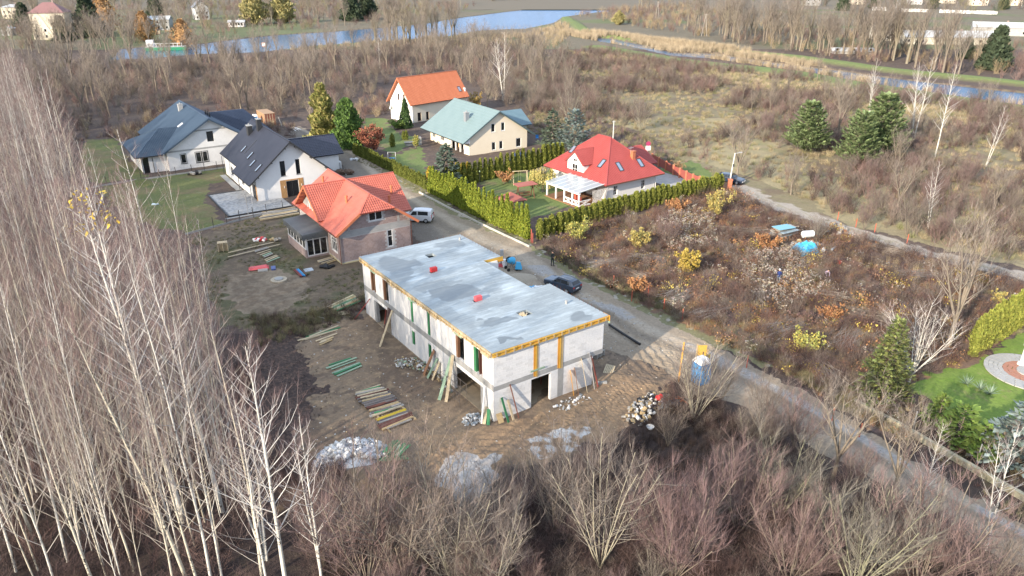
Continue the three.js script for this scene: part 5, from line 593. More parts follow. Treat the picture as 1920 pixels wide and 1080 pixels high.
{ const r = rng(35); const S = (name, label, cat, p, ms, n, s, y = .2) => { const g = thing(name, label, cat, at3(p)); ms.forEach((m, k) => { const q = new MB(); for (let i = 0; i < n; i++) q.ob(jit(r, s * 2), y * (.5 + r()), jit(r, s), s * .7, s * .3, s * .5, r() * 6, jit(r, .9), jit(r, .9)); q.build(['bag', 'sheet', 'scrap'][k], m, g); }); };
  S('cement_bags', 'white and red bags piled in the yard', 'bags', [-32.91,-90.44], [M.white, M.red], 6, .7); S('rag_heap', 'grey brown heap of rags beside the bags', 'rags', [-30.96,-90.44], [M.grey, M.timber], 6, .6); S('black_bags', 'black plastic bags at the corner of the block house', 'bags', [-22.12,-81.19], [M.black], 8, .7); S('black_tarp_heap', 'black tarpaulin heap by the lawn fence', 'tarpaulin', [-54.49,-123.56], [M.black, M.grey], 8, .9, .35); S('grey_sheet', 'crumpled grey sheet beside the stone wall at the roadside', 'sheet', [-29.23,-134.15], [mat([.5, .52, .54], .5), M.white], 7, .7); S('white_scraps', 'white plastic scraps on the dark roofed house lawn', 'scraps', [-53.79,-106.34], [mat([.5, .6, .65], .4)], 5, .5, .06); S('dung_heap', 'brown soil heap on the road by the dark roofed house', 'soil', [-28.77,-124.26], [mat([.12, .08, .055], .95)], 22, 1.2, .35);
  const sh = thing('red_sheet', 'red plastic sheet over a pallet in the yard', 'sheet', at3([-29.90,-80.85]), .3); new MB().hexa([[-1.3, .1, .5], [1, .1, .5], [1, .1, -.5], [-1.3, .1, -.5], [-1, .35, .35], [.8, .3, .3], [.7, .35, -.4], [-1.1, .3, -.3]]).build('sheet', M.redSoft, sh); new MB().ob(.3, .1, .8, 1.1, .14, .8).build('pallet', M.grey, sh); new MB().ob(1.5, .12, .5, .5, .2, 1).build('blue_sheet', mat([.08, .12, .3], .5), sh);
  const w = thing('well_cover', 'round concrete well cover in the sandy yard', 'well cover', at3([-26.70,-77.46])); new MB().tube([0, -.1, 0], [0, .14, 0], .95, .92, 20, true).build('ring', mat([.42, .36, .27], .9), w); new MB().tube([0, .14, 0], [0, .24, 0], .5, .48, 18, true).build('lid', M.conc, w);
  const t = thing('gutter_pipes', 'blue and dark red pipes lying side by side in the yard', 'pipes', at3([-24.82,-79.37]), .5); for (let i = 0; i < 5; i++) new MB().tube([-.4 + i * .18, .1, -1.3], [-.2 + i * .18, .1, 1.2], .08, .08, 8).build('pipe', [M.rust, M.redSteel, M.blue, M.tarp, M.rust][i], t); new MB().box(.7, 0, -1.1, 1.7, .08, -.2).build('sheet', mat([.5, .55, .6], .4), t); }
/* paved terrace with kerb beside the dark roofed house; local frame of that house */
{ const g = thing('paved_terrace', 'grey block paved terrace with dark edging beside the dark roofed house', 'terrace', [-38.62, 0, -107.81], .58); const r = rng(51), ms = [M.conc, mat([1, 1, 1], .85, { map: noiseMap([.2, .205, .215], [.3, .31, .32], 6, 52, .8) }), mat([1, 1, 1], .85, { map: noiseMap([.3, .31, .325], [.42, .43, .44], 6, 53, .8) })], bs = ms.map(() => new MB()); for (let z = -7.4; z < 4.9; z += .205) for (let x = -5.5 + (Math.round(z / .205) % 2) * .15; x < 3.4; x += .31) { if (x > -.1 && z < .1) continue; bs[(r() * 3) | 0].box(x, .02, z, x + .3, .1 + r() * .006, z + .195); } bs.forEach((b, i) => { b.build('pavers', ms[i], g).userData.kind = 'stuff'; }); new MB().box(-5.75, -.1, -7.7, -5.55, .16, 5.2).build('kerb', M.frameD, g); new MB().box(-5.54, -.1, 5.0, 3.6, .16, 5.2).build('kerb', M.frameD, g); new MB().box(-5.54, -.1, -7.7, -.4, .16, -7.5).build('kerb', M.frameD, g); new MB().box(-6.3, -.1, 5.6, 3.6, .06, 6).build('step', M.conc, g); new MB().tube([-3, 0, 5.4], [-3, 3, 5.4], .05, .05, 8).build('post', M.alu, g); new MB().box(-1.2, -.05, -19, -.32, .08, -7.72).build('side_path', M.conc, g); }
/* mesh fences round the lawns */
function fence(label, pts, step, h, withMesh = true) { const a0 = pts[0], g = thing('mesh_fence', label, 'fence', [a0[0], 0, a0[1]]); for (let i = 0; i + 1 < pts.length; i++) { const a = pts[i], b = pts[i + 1], L = Math.hypot(b[0] - a[0], b[1] - a[1]), n = Math.max(1, Math.round(L / step)); const q = t => [lerp(a[0], b[0], t) - a0[0], lerp(a[1], b[1], t) - a0[1]]; for (let k = 0; k < n; k++) { const p = q(k / n), s = q((k + 1) / n); new MB().box(p[0] - .04, -.1, p[1] - .04, p[0] + .04, h, p[1] + .04).build('post', M.frameD, g); new MB().bar([p[0], .14, p[1]], [s[0], .14, s[1]], .06, .26).build('base_board', M.conc, g); if (withMesh) { const w = new MB(); for (let y = .4; y < h - .02; y += .4) w.bar([p[0], y, p[1]], [s[0], y, s[1]], .008); for (let t = .1; t < 1; t += .1) { const m = [lerp(p[0], s[0], t), lerp(p[1], s[1], t)]; w.bar([m[0], .28, m[1]], [m[0], h - .04, m[1]], .006); } w.build('mesh_panel', M.frameD, g).userData.kind = 'stuff'; } } } return g; }
fence('dark mesh fence with concrete base along the near side of the lawn', [[-43.7,-92.7],[-41.0,-95.8],[-38.4,-98.8],[-35.5,-101.7],[-31.8,-105.3]], 2.5, 1.55); fence('dark mesh fence with concrete base between the two white houses', [[-68.1,-115.3],[-64.5,-118.5],[-59.8,-121.8],[-55.6,-125.0],[-50.4,-128.7]], 2.5, 1.45); fence('dark fence panels at the road beside the dark roofed house', [[-37.4,-141.9],[-31.8,-129.4],[-28.3,-122.9]], 2, 1.5);
{ const g = thing('metal_container', 'rusty brown shipping container behind the dark roofed house', 'container', at3([-54.14,-165.76]), .58); const r = rng(61); new MB().box(-1.2, .1, -6, 1.2, 2.7, 0).build('box', mat([1, 1, 1], .9, { map: noiseMap([.3, .15, .08], [.46, .27, .15], 5, 62, .4) }), g); for (let i = 0; i < 12; i++) new MB().box(-1.15 + i * .19, .12, .003, -1.05 + i * .19, 2.65, .04).build('rib', i % 3 ? mat([.24, .06, .05], .8) : M.pale, g); new MB().box(-1.25, 2.7, -6.05, 1.25, 2.78, .06).build('roof', mat([.36, .24, .15], .9), g); const l = thing('leaning_plank', 'plank leaning on the rusty container', 'plank', at3([-51.98,-165.76])); new MB().bar([.4, 0, .3], [-.3, 2, -.2], .2, .05).build('board', M.grey, l); }
boards('white_boards', 'white boards on the ground behind the rusty container', [-48.94,-163.40], [-48.54,-164.57], [-46.83,-159.96], [-46.43,-161.09], 3, [M.white], 63);
/* blue sheet heap, stacked boards and litter in the overgrown plot */
boards('stacked_boards', 'tall stack of weathered boards topped with a blue sheet in the overgrown plot', [34.00,-91.67], [34.73,-90.04], [36.83,-93.36], [37.39,-91.67], 40, [M.grey, M.conc, M.grey, mat([.3, .38, .42], .7), M.brownPly], 71, { w: .6, t: .05, lift: 0 }).children.forEach((c, i) => { c.position.y = (i % 14) * .11; }); { const t = thing('blue_sheet', 'pale blue sheet lying on the stacked boards', 'sheet', at3([35.55,-91.26], 1.62)); new MB().ob(0, .02, 0, 2.6, .05, 1.6, .4).build('sheet', mat([.2, .42, .52], .5), t); }
rubble('block_heap', 'heap of pale blocks and boards under the blue tarpaulin', [[33.3,-84.7],[35.7,-88.1],[38.7,-90.4],[40.0,-89.2],[38.0,-86.2],[35.5,-84.3]], 220, [.15, .5], [M.aacC, M.timber, M.conc, mat([.5, .47, .4], .9)], 72, .8);
{ const p = [36.65,-86.16], g = thing('blue_tarpaulin', 'bright blue tarpaulin draped over the pale block heap', 'tarpaulin', at3(p)); const b = new MB(), r = rng(73), N = 9; const Y = (i, j) => { const u = i / N * 2 - 1, v = j / N * 2 - 1, e = Math.max(Math.abs(u), Math.abs(v)); return [u * 1.5 + jit(rng(i * 31 + j), .1), (e > .7 ? lerp(1.15, .1, (e - .7) / .3) : 1.15 + .25 * u + .12 * Math.sin(i * 2 + j)) + .12 * Math.sin(i * 3.1 + j * 2.3), v * 1.1]; }; for (let i = 0; i < N; i++) for (let j = 0; j < N; j++) b.quad(Y(i, j), Y(i, j + 1), Y(i + 1, j + 1), Y(i + 1, j)); b.build('sheet', M.tarp, g).rotation.y = .5; const t = thing('white_tank', 'white cylindrical tank lying on the block heap', 'tank', at3([38.19,-89.63], .8), .2); new MB().tube([-.7, .45, 0], [.7, .45, 0], .45, .45, 16, true).build('drum', mat([.6, .66, .66], .5), t); new MB().tube([.7, .45, 0], [.76, .45, 0], .38, .38, 16, true).build('end_ring', M.conc, t); const o = thing('brown_barrel', 'brown barrel lying at the foot of the block heap', 'barrel', at3([34.92,-85.42]), .4); new MB().tube([-.5, .3, 0], [.5, .3, 0], .3, .3, 14, true).build('barrel', M.brownPly, o); for (const x of [-.25, .25]) new MB().tube([x, .3, 0], [x + .04, .3, 0], .315, .315, 14, true).build('hoop', M.rust, o); const u = thing('grey_pipe', 'pale blue grey pipe lying right of the blue tarpaulin', 'pipe', at3([40.78,-87.29])); new MB().tube([-.5, .15, .6], [.5, .15, -.6], .14, .14, 10, true).build('pipe', mat([.4, .48, .56], .5), u); const d = thing('red_bucket', 'small red bucket in the overgrown plot', 'bucket', at3([39.59,-82.56])); new MB().tube([0, 0, 0], [0, .35, 0], .2, .27, 12).tube([0, 0, 0], [0, .01, 0], .2, .2, 12, true).build('bucket', M.red, d); const w = thing('white_sack', 'small white sack on the ground left of the pipe', 'sack', at3([39.13,-86.53])); const q = new MB(); for (let i = 0; i < 5; i++) q.ob(jit(r, .2), .18 + r() * .1, jit(r, .2), .35, .3, .3, r() * 6, r(), r()); q.build('sack', M.white, w); }
rubble('wood_heap', 'heap of chopped wood and roots beside the gravel track', [[42.6,-94.7],[44.6,-97.4],[45.7,-96.9],[45.2,-93.8],[43.2,-92.1],[42.1,-92.1]], 120, [.15, .7], [M.grey, M.timber, M.bark ?? M.brownPly], 74, .6, 'wood');
/* heaps of cut branches */
{ const r = rng(81), list = [[[13.56,-78.24], 2.2, 'heap of cut grey branches in the plot above the dark car'], [[10.85,-81.52], 2.4, 'heap of cut branches right of the standing man'], [[17.88,-72.31], 2.6, 'fan of cut branches below the golden shrub'], [[20.36,-68.33], 2.4, 'cut branches strewn near the lower edge of the plot'], [[31.41,-92.93], 2.8, 'long heap of cut branches left of the stacked boards'], [[26.95,-86.91], 2.4, 'cut branches in the upper middle of the plot'], [[22.41,-76.68], 2, 'thin heap of cut branches right of the golden shrub'], [[36.86,-67.09], 2.8, 'large heap of pale cut branches above the fir'], [[32.21,-62.46], 2.6, 'grey brush heap left of the fir top'], [[26.84,-64.70], 2.5, 'grey brush heap in the lower middle of the plot'], [[34.60,-72.31], 2, 'sparse cut branches below the two people'], [[46.49,-86.91], 2.4, 'dark brush heap beside the gravel track'], [[46.83,-78.24], 2.6, 'dark brush heap at the right of the plot'], [[16.56,-83.26], 2, 'cut branches beside the yellow shrub'], [[27.11,-72.31], 2.2, 'cut branches left of the blue jacketed person'], [[27.33,-56.42], 2.4, 'grey branches above the lower road'], [[40.72,-68.33], 2.2, 'twiggy heap behind the spreading birch']];
  for (const [p, s, label] of list) { const g = thing('brush_heap', label, 'brush heap', at3(p), r() * 3); const a0 = r() * .6 - .3, b = new MB(), f = new MB(); for (let i = 0; i < 46; i++) { const y = .1 + r() * .6, a = a0 + jit(r, .7), L = s * (.5 + .6 * r()), x = jit(r, s * .5), z = jit(r, s * .8); const k = .8 + .5 * r(); b.color(.27 * k, .235 * k, .2 * k); const e = [x + Math.cos(a) * L, Math.max(.05, y + jit(r, .5)), z + Math.sin(a) * L], o = [x - Math.cos(a) * L, Math.max(.05, y + jit(r, .3)), z - Math.sin(a) * L]; b.tube(o, e, .028, .008, 3); for (let j = 0; j < 9; j++) { const t = .35 + .65 * r(), q = [0, 1, 2].map(c => lerp(o[c], e[c], t)), a2 = a + jit(r, 1.2), l = .4 + .5 * r(); f.color(.24 * k, .19 * k, .165 * k); f.sliver(q, [q[0] + Math.cos(a2) * l, Math.max(.04, q[1] + jit(r, .5)), q[2] + Math.sin(a2) * l], .007, -Math.sin(a2), Math.cos(a2)); } } b.build('branches', vmat(.95), g); f.build('twigs', vmat(.95), g); } }
/* red marker stakes and tape */
{ let k; const pts = [[12.8,-71.5],[15.9,-69.6],[17.3,-67.1],[11.4,-75.8],[14.8,-72.9],[46.1,-99.2],[48.9,-93.8],[51.2,-89.6],[47.3,-96.0],[21.0,-57.4],[25.3,-49.0],[26.5,-46.8]]; pts.forEach(([x, z], i) => { const l = 'thin red marker stake at the border of the overgrown plot'; if (!k) { k = thing('marker_stake', l, 'stake', at3([x, z]), 0, 'red marker stakes'); new MB().box(-.035, 0, -.035, .035, 1.25, .035).build('stake', mat([.5, .1, .06], .7), k); new MB().box(-.04, 1.1, -.04, .04, 1.256, .04).build('top', RT.orange, k); k.userData.base = 'marker_stake'; } else dup(k, x, hgt(x, z), z, 0, 1); });
  const c = thing('corner_post', 'pair of red fence posts at the corner of the tall hedge', 'post', at3([2.49,-89.63])); new MB().box(-.06, 0, -.06, .06, 1.9, .06).build('post', mat([.35, .08, .06], .7), c); new MB().box(.14, 0, -.06, .24, 1.4, .06).build('post', mat([.35, .08, .06], .7), c); }
/* low kerb along the tall hedge, low wall at lower right */
function kerb(name, label, pts, w, h, m, cat = 'kerb') { const a0 = pts[0], g = thing(name, label, cat, [a0[0], 0, a0[1]]); const r = rng(a0[0] * 10 | 0); for (let i = 0; i + 1 < pts.length; i++) { const a = pts[i], b = pts[i + 1], L = Math.hypot(b[0] - a[0], b[1] - a[1]), n = Math.round(L / 1.1); for (let k = 0; k < n; k++) { const t0 = k / n, t1 = (k + 1) / n - .02 / L, j = jit(r, .03); new MB().bar([lerp(a[0], b[0], t0) - a0[0], h / 2 + j, lerp(a[1], b[1], t0) - a0[1]], [lerp(a[0], b[0], t1) - a0[0], h / 2 + j, lerp(a[1], b[1], t1) - a0[1]], w, h).build('kerb_stone', m, g); } } }
kerb('hedge_kerb', 'pale kerb of concrete edging at the foot of the tall roadside hedge', [[-14.7,-112.6],[-9.5,-104.7],[-4.5,-97.4],[-0.7,-92.1],[2.2,-88.1]], .14, .26, mat([.5, .47, .42], .9)); kerb('low_wall', 'low pale wall along the lower road at right', [[28.1,-51.4],[30.0,-48.2],[31.6,-45.1],[33.1,-42.1],[34.6,-39.3],[36.4,-36.2]], .32, .5, mat([1, 1, 1], .9, { map: noiseMap([.34, .32, .22], [.48, .45, .34], 5, 91, .5) }), 'wall');
/* fence posts behind the low wall */
[[30.2,-50.5],[31.1,-47.8],[33.6,-43.6]].forEach((p, i) => { const g = thing('fence_post', ['grey fence post under the fir', 'grey fence post beside the young spruce', 'grey fence post below the low pines'][i], 'post', at3(p)); new MB().tube([0, 0, 0], [0, 1.6, 0], .05, .05, 8, true).build('post', M.alu, g); new MB().tube([0, 1.6, 0], [0, 1.66, 0], .06, .05, 8, true).build('cap', M.alu, g); });
/* garden on the right edge */
{ const g = thing('round_patio', 'round brick and slab patio at the right edge of the lawn', 'patio', at3([45.70,-56.42])); const r = rng(92); for (let ring = 0; ring < 7; ring++) { const R0 = 1 + ring * .36, n = Math.round(R0 * 9), b = new MB(); for (let i = 0; i < n; i++) { const a0 = i / n * 6.283, a1 = (i + .93) / n * 6.283, q = (a, R) => [Math.cos(a) * R, 0, Math.sin(a) * R]; const A = q(a0, R0), B = q(a1, R0), D = q(a1, R0 + .34), E = q(a0, R0 + .34), h = .09 + r() * .01; b.hexa([A, B, D, E, [A[0], h, A[2]], [B[0], h, B[2]], [D[0], h, D[2]], [E[0], h, E[2]]]); } b.build('paving_ring', ring < 3 ? mat([.34, .17, .12], .9) : M.conc, g).userData.kind = 'stuff'; } new MB().tube([0, 0, 0], [0, .2, 0], 1, 1, 20, true).build('centre_slab', M.conc, g);
  const u = thing('white_garden_post', 'white ornamental post on the round patio', 'ornament', at3([45.90,-57.84], .1)); new MB().tube([0, 0, 0], [0, .2, 0], .4, .35, 12, true).tube([0, .2, 0], [0, 1.9, 0], .22, .18, 12).tube([0, 1.9, 0], [0, 2.1, 0], .3, .3, 12, true).build('column', M.white, u);
  [[39.0,-54.4],[39.7,-53.6],[40.1,-52.9]].forEach((p, i) => { const y = thing('yucca', ['leftmost spiky grey green plant in the lawn border', 'middle spiky grey green plant in the lawn border', 'rightmost spiky grey green plant in the lawn border'][i], 'plant', at3(p)); const b = new MB(); for (let k = 0; k < 46; k++) { const a = r() * 6.28, e = .3 + r() * 1.1, l = .7 + .4 * r(); b.sliver([0, .05, 0], [Math.cos(a) * Math.cos(e) * l, Math.sin(e) * l, Math.sin(a) * Math.cos(e) * l], .04, -Math.sin(a), Math.cos(a)); } b.build('leaves', mat([.2, .27, .2], .7), y); }); }
/* play garden: gazebo, swing seat, swing frame */
{ const g = thing('garden_gazebo', 'square gazebo with red tent roof behind the tall hedge', 'gazebo', at3([-0.16,-103.19]), .6); for (const x of [-1.3, 1.3]) for (const z of [-1.3, 1.3]) new MB().box(x - .08, 0, z - .08, x + .08, 2.0, z + .08).build('post', M.brownPly, g); for (const z of [-1.3, 1.3]) new MB().box(-1.2, .85, z - .04, 1.2, 1.0, z + .04).build('rail', M.brownPly, g); const rm = roofMat([.3, .09, .07], [.38, .13, .1], .8, 93); for (const [a, b] of [[[-1.7, 1.9, 1.7], [1.7, 1.9, 1.7]], [[1.7, 1.9, 1.7], [1.7, 1.9, -1.7]], [[1.7, 1.9, -1.7], [-1.7, 1.9, -1.7]], [[-1.7, 1.9, -1.7], [-1.7, 1.9, 1.7]]]) { const q = new MB(); slope(q, [a, b, [0, 2.9, 0]], { row: .25, col: .3, step: .012, amp: .003 }); q.build('roof_slope', rm, g); }
  const s = thing('canopy_swing', 'wooden swing seat with a flat red canopy behind the gazebo', 'swing', at3([2.06,-109.65]), .5); for (const x of [-1.3, 1.3]) { new MB().bar([x, 0, .6], [x, 2.1, 0], .1).build('leg', M.frameB, s); new MB().bar([x, 0, -.6], [x, 2.1, 0], .1).build('leg', M.frameB, s); } new MB().bar([-1.4, 2.1, 0], [1.4, 2.1, 0], .1).build('beam', M.frameB, s); for (let i = 0; i < 4; i++) new MB().box(-1, .5, -.25 + i * .15, 1, .54, -.13 + i * .15).build('seat_slat', M.frameB, s); for (let i = 0; i < 3; i++) new MB().box(-1, .62 + i * .14, -.32, 1, .73 + i * .14, -.28).build('back_slat', M.frameB, s); const c = new MB(); c.hexa([[-1.7, 2.2, .9], [1.7, 2.2, .9], [1.7, 2.3, -.9], [-1.7, 2.3, -.9], [-1.7, 2.28, .9], [1.7, 2.28, .9], [1.7, 2.38, -.9], [-1.7, 2.38, -.9]]); c.build('canopy', rm, s); for (const x of [-.9, .9]) new MB().tube([x, .55, 0], [x, 2.1, 0], .015, .015, 4).build('chain', M.steel, s);
  const f = thing('swing_frame', 'pale wooden A frame swing on the play lawn', 'swing', at3([1.32,-117.83]), .2); for (const x of [-1.2, 1.2]) { new MB().bar([x, 0, .7], [x * .95, 2.2, 0], .09).build('leg', M.pale, f); new MB().bar([x, 0, -.7], [x * .95, 2.2, 0], .09).build('leg', M.pale, f); } new MB().bar([-1.3, 2.2, 0], [1.3, 2.2, 0], .1).build('beam', M.pale, f); for (const x of [-.3, .1]) new MB().tube([x, .5, 0], [x, 2.2, 0], .012, .012, 4).build('rope', M.grey, f); new MB().box(-.35, .46, -.12, .15, .5, .12).build('seat', M.yellow, f);
  const l = thing('garden_lamp', 'slim green garden lamp post before the middle hedge', 'lamp', at3([-5.19,-115.61])); new MB().tube([0, 0, 0], [0, 2.6, 0], .03, .03, 6).build('post', M.frameD, l); new MB().tube([0, 2.6, 0], [0, 2.8, 0], .1, .07, 8, true).build('head', M.greenPale, l);
  const b = thing('stone_bench', 'stone garden seat and grill on the cream house lawn', 'bench', at3([-19.79,-146.50]), .3); new MB().box(-1.6, 0, -.4, .9, .4, .4).build('base', M.conc, b); new MB().box(-1.8, .55, -.6, .6, .65, .5).build('top', M.grey, b); new MB().box(.95, 0, -.5, 1.6, 1.5, .5).build('chimney', M.conc, b);
  const t = thing('climbing_frame', 'small grey swing seat by the low hedge', 'swing', at3([-22.22,-134.15])); for (const x of [-.7, .7]) { new MB().bar([x, 0, .5], [x, 1.5, 0], .05).build('leg', M.alu, t); new MB().bar([x, 0, -.5], [x, 1.5, 0], .05).build('leg', M.alu, t); } new MB().bar([-.75, 1.5, 0], [.75, 1.5, 0], .06).build('beam', M.alu, t); new MB().box(-.5, .4, -.2, .5, .45, .2).build('seat', M.blue, t);
  const cv = thing('covered_car', 'low dark blue covered shape beside the cream house', 'cover', at3([1.48,-134.15]), .57); const q = new MB(); q.hexa([[-1.9, 0, .8], [1.9, 0, .8], [1.9, 0, -.8], [-1.9, 0, -.8], [-1.2, 1.3, .5], [.9, 1.35, .5], [.9, 1.35, -.5], [-1.2, 1.3, -.5]]); q.build('cover', mat([.03, .05, .14], .5), cv); const ch = thing('blue_chair', 'blue garden chair behind the cream house', 'chair', at3([5.18,-151.43])); new MB().box(-.3, .4, -.3, .3, .46, .3).build('seat', M.blue, ch); new MB().box(-.3, .46, -.3, .3, 1.0, -.24).build('backrest', M.blue, ch); for (const x of [-.27, .23]) for (const z of [-.27, .23]) new MB().box(x, 0, z, x + .05, .4, z + .05).build('leg', M.blue, ch); }
/* red fence and pillars beyond the red hipped house */
{ const pts = [[25.5,-132.1],[27.7,-123.6],[29.7,-117.8],[32.0,-113.8]], a0 = pts[0], g = thing('red_fence', 'brick red panel fence with pillars beyond the red hipped house', 'fence', [a0[0], 0, a0[1]]); const pm = mat([1, 1, 1], .85, { map: noiseMap([.24, .06, .05], [.36, .1, .075], 5, 94, .6) }), pil = roofMat([.45, .15, .08], [.52, .2, .12], .9, 95); for (let i = 0; i < 3; i++) { const a = pts[i], b = pts[i + 1], n = 3; for (let k = 0; k < n; k++) { const p = t => [lerp(a[0], b[0], t) - a0[0], lerp(a[1], b[1], t) - a0[1]]; const s = p(k / n), e = p((k + 1) / n); for (let q = 0; q < 6; q++) new MB().bar([s[0], .3 + q * .24, s[1]], [e[0], .3 + q * .24, e[1]], .05, .21).build('board', pm, g); new MB().box(s[0] - .15, 0, s[1] - .15, s[0] + .15, 1.75, s[1] + .15).build('pillar', pil, g); } }
  const p = thing('brick_pillar', 'orange red brick pillar at the end of the plot hedge', 'pillar', at3([34.85,-114.37])); new MB().box(-.3, 0, -.3, .3, 1.6, .3).build('shaft', pil, p); new MB().box(-.36, 1.603, -.36, .36, 1.75, .36).build('cap', pil, p);
  const d = thing('paved_drive', 'grey paved drive beside the red hipped house', 'drive', at3([26.39,-120.13]), .62); for (let i = 0; i < 6; i++) for (let k = 0; k < 8; k++) new MB().box(-3 + i, 0, -4 + k, -2.03 + i, .06, -3.03 + k).build('slab', M.conc, d); }
/* poles and signs */
{ const a = [35.10,-115.61], g = thing('lamp_post', 'pale concrete lamp post leaning beside the parked dark car', 'lamp post', at3(a)); new MB().tube([0, 0, 0], [.5, 5.6, -.4], .14, .09, 8).build('pole', mat([.55, .54, .5], .8), g); new MB().bar([.5, 5.5, -.4], [1.3, 5.7, -.4], .08).build('bracket', M.alu, g); new MB().box(1.1, 5.62, -.5, 1.6, 5.78, -.3).build('lamp_head', M.alu, g); new MB().box(.3, 3.4, -.45, .55, 3.9, -.15).build('meter_box', M.frameD, g);
  const q = thing('chimney_pole', 'pale pole behind the red hipped roof', 'pole', at3([19.36,-140.52])); new MB().tube([0, 0, 0], [0, 6, 0], .13, .1, 8, true).build('pole', mat([.5, .5, .47], .8), q); new MB().box(-.3, 5.7, -.05, .3, 5.85, .05).build('crossarm', M.alu, q);
  const s = thing('road_sign', 'white road sign with a red round sign above it behind the red hipped house', 'sign', at3([24.65,-132.14])); new MB().tube([0, 0, 0], [0, 3.6, 0], .05, .05, 8).build('post', M.alu, s); new MB().box(-.45, 2.3, .06, .45, 3.1, .09).build('panel', M.white, s); new MB().tube([0, 3.5, .06], [0, 3.5, .1], .42, .42, 18, true).build('round_panel', mat([.3, .03, .1], .6), s); }

/* ---------- vehicles ---------- */
/* stations: [x, half width, sill y, belt y, roof y, roof half width]; x runs front (+) to rear (-) */
function car(name, label, pos, turn, st, paint, { wheels, glassFrom, wind, rear, sides, r = .33, trim = M.black, plate = true, rails = false, van = false } = {}) {
  const g = thing(name, label, 'car', pos, turn), b = new MB(); const sec = s => { const [x, w, y0, yb, yr, wr] = s; return [[x, y0, w * .86], [x, y0 + .12, w], [x, yb - .06, w], [x, yb, w * .985], [x, lerp(yb, yr, .85), lerp(w * .97, wr, .85)], [x, yr, wr * .82], [x, yr + .015, 0]]; };
  const S = st.map(sec); for (let i = 0; i + 1 < S.length; i++) for (let k = 0; k < 6; k++) for (const m of [1, -1]) { const f = p => [p[0], p[1], p[2] * m]; const q = [f(S[i][k]), f(S[i + 1][k]), f(S[i + 1][k + 1]), f(S[i][k + 1])]; m > 0 ? b.quad(q[3], q[2], q[1], q[0]) : b.quad(...q); }
  for (const [i, sg] of [[0, 1], [S.length - 1, -1]]) for (const m of [1, -1]) { const c = [S[i][0][0], S[i][0][1], 0]; for (let k = 0; k < 6; k++) { const f = p => [p[0], p[1], p[2] * m]; sg * m > 0 ? b.tri(c, f(S[i][k + 1]), f(S[i][k])) : b.tri(c, f(S[i][k]), f(S[i][k + 1])); } }
  b.box(st[st.length - 1][0] + .15, .2, -.7, st[0][0] - .15, .3, .7); b.build('body', paint, g);
  const at = (x, k) => { let i = 0; while (i + 2 < st.length && st[i + 1][0] > x) i++; const t = (x - st[i][0]) / (st[i + 1][0] - st[i][0]); const s = st[i].map((v, j) => lerp(v, st[i + 1][j], t)); const yb = s[3], yr = s[4]; return [x, lerp(yb, yr, k), lerp(s[1] * .985, lerp(s[1] * .97, s[5], .85), k / .85) + .008]; };
  for (const [x0, x1, k0 = .08, k1 = .8, c0 = 0, c1 = 0] of sides) for (const m of [1, -1]) { const q = new MB(), n = 4; for (let i = 0; i < n; i++) { const a = lerp(x0, x1, i / n), c = lerp(x0, x1, (i + 1) / n); const top = x => x; const A = at(a, k0), B = at(c, k0), D = at(lerp(x0 + c0, x1 + c1, (i + 1) / n), k1), E = at(lerp(x0 + c0, x1 + c1, i / n), k1); const f = p => [p[0], p[1], p[2] * m]; q.quad(f(A), f(B), f(D), f(E)); } q.build('side_window', M.glass, g); }
  const across = (nm, a, b2, w0, w1, dy) => { const q = new MB(); q.quad([a[0], a[1] + dy, w0], [a[0], a[1] + dy, -w0], [b2[0], b2[1] + dy, -w1], [b2[0], b2[1] + dy, w1]); q.build(nm, M.glass, g); }; across('windscreen', ...wind, .03); across('rear_window', ...rear, .012);
  for (const x of wheels) for (const m of [1, -1]) { const z = (st[3][1] - .06) * m, w = new MB(); w.tube([x, r, z - .1 * m], [x, r, z + .07 * m], r, r, 18).tube([x, r, z + .07 * m], [x, r, z + .075 * m], r, .2, 18); const wh = w.build('wheel', M.black, g); const h = new MB(); h.tube([x, r, z + .06 * m], [x, r, z + .085 * m], r * .66, r * .6, 14, true); h.build('rim', M.alu, wh); }
  const F = st[0], Rr = st[st.length - 1]; for (const m of [1, -1]) { new MB().ob(F[0] - .02, F[3] - .13, F[1] * .72 * m, .12, .14, .34).build('headlight', M.white, g); new MB().ob(Rr[0] + .03, Rr[3] - .08, Rr[1] * .82 * m, .1, van ? .5 : .16, .26).build('tail_light', M.red, g); new MB().ob(wind[0][0] - .35, wind[0][1] + .1, (st[3][1] + .1) * m, .14, .14, .2).build('mirror', paint, g); }
  new MB().box(Rr[0] - .015, .62, -.26, Rr[0] + .03, .74, .26).build('number_plate', M.white, g); new MB().box(F[0] - .03, .42, -.26, F[0] + .02, .54, .26).build('number_plate', M.white, g); new MB().box(Rr[0] - .02, .3, -F[1] * .85, Rr[0] + .05, .48, F[1] * .85).build('bumper', trim, g);
  if (rails) for (const m of [1, -1]) new MB().bar([.35, 1.6, .56 * m], [-1.35, 1.58, .54 * m], .04, .05).build('roof_rail', M.alu, g); return g; }
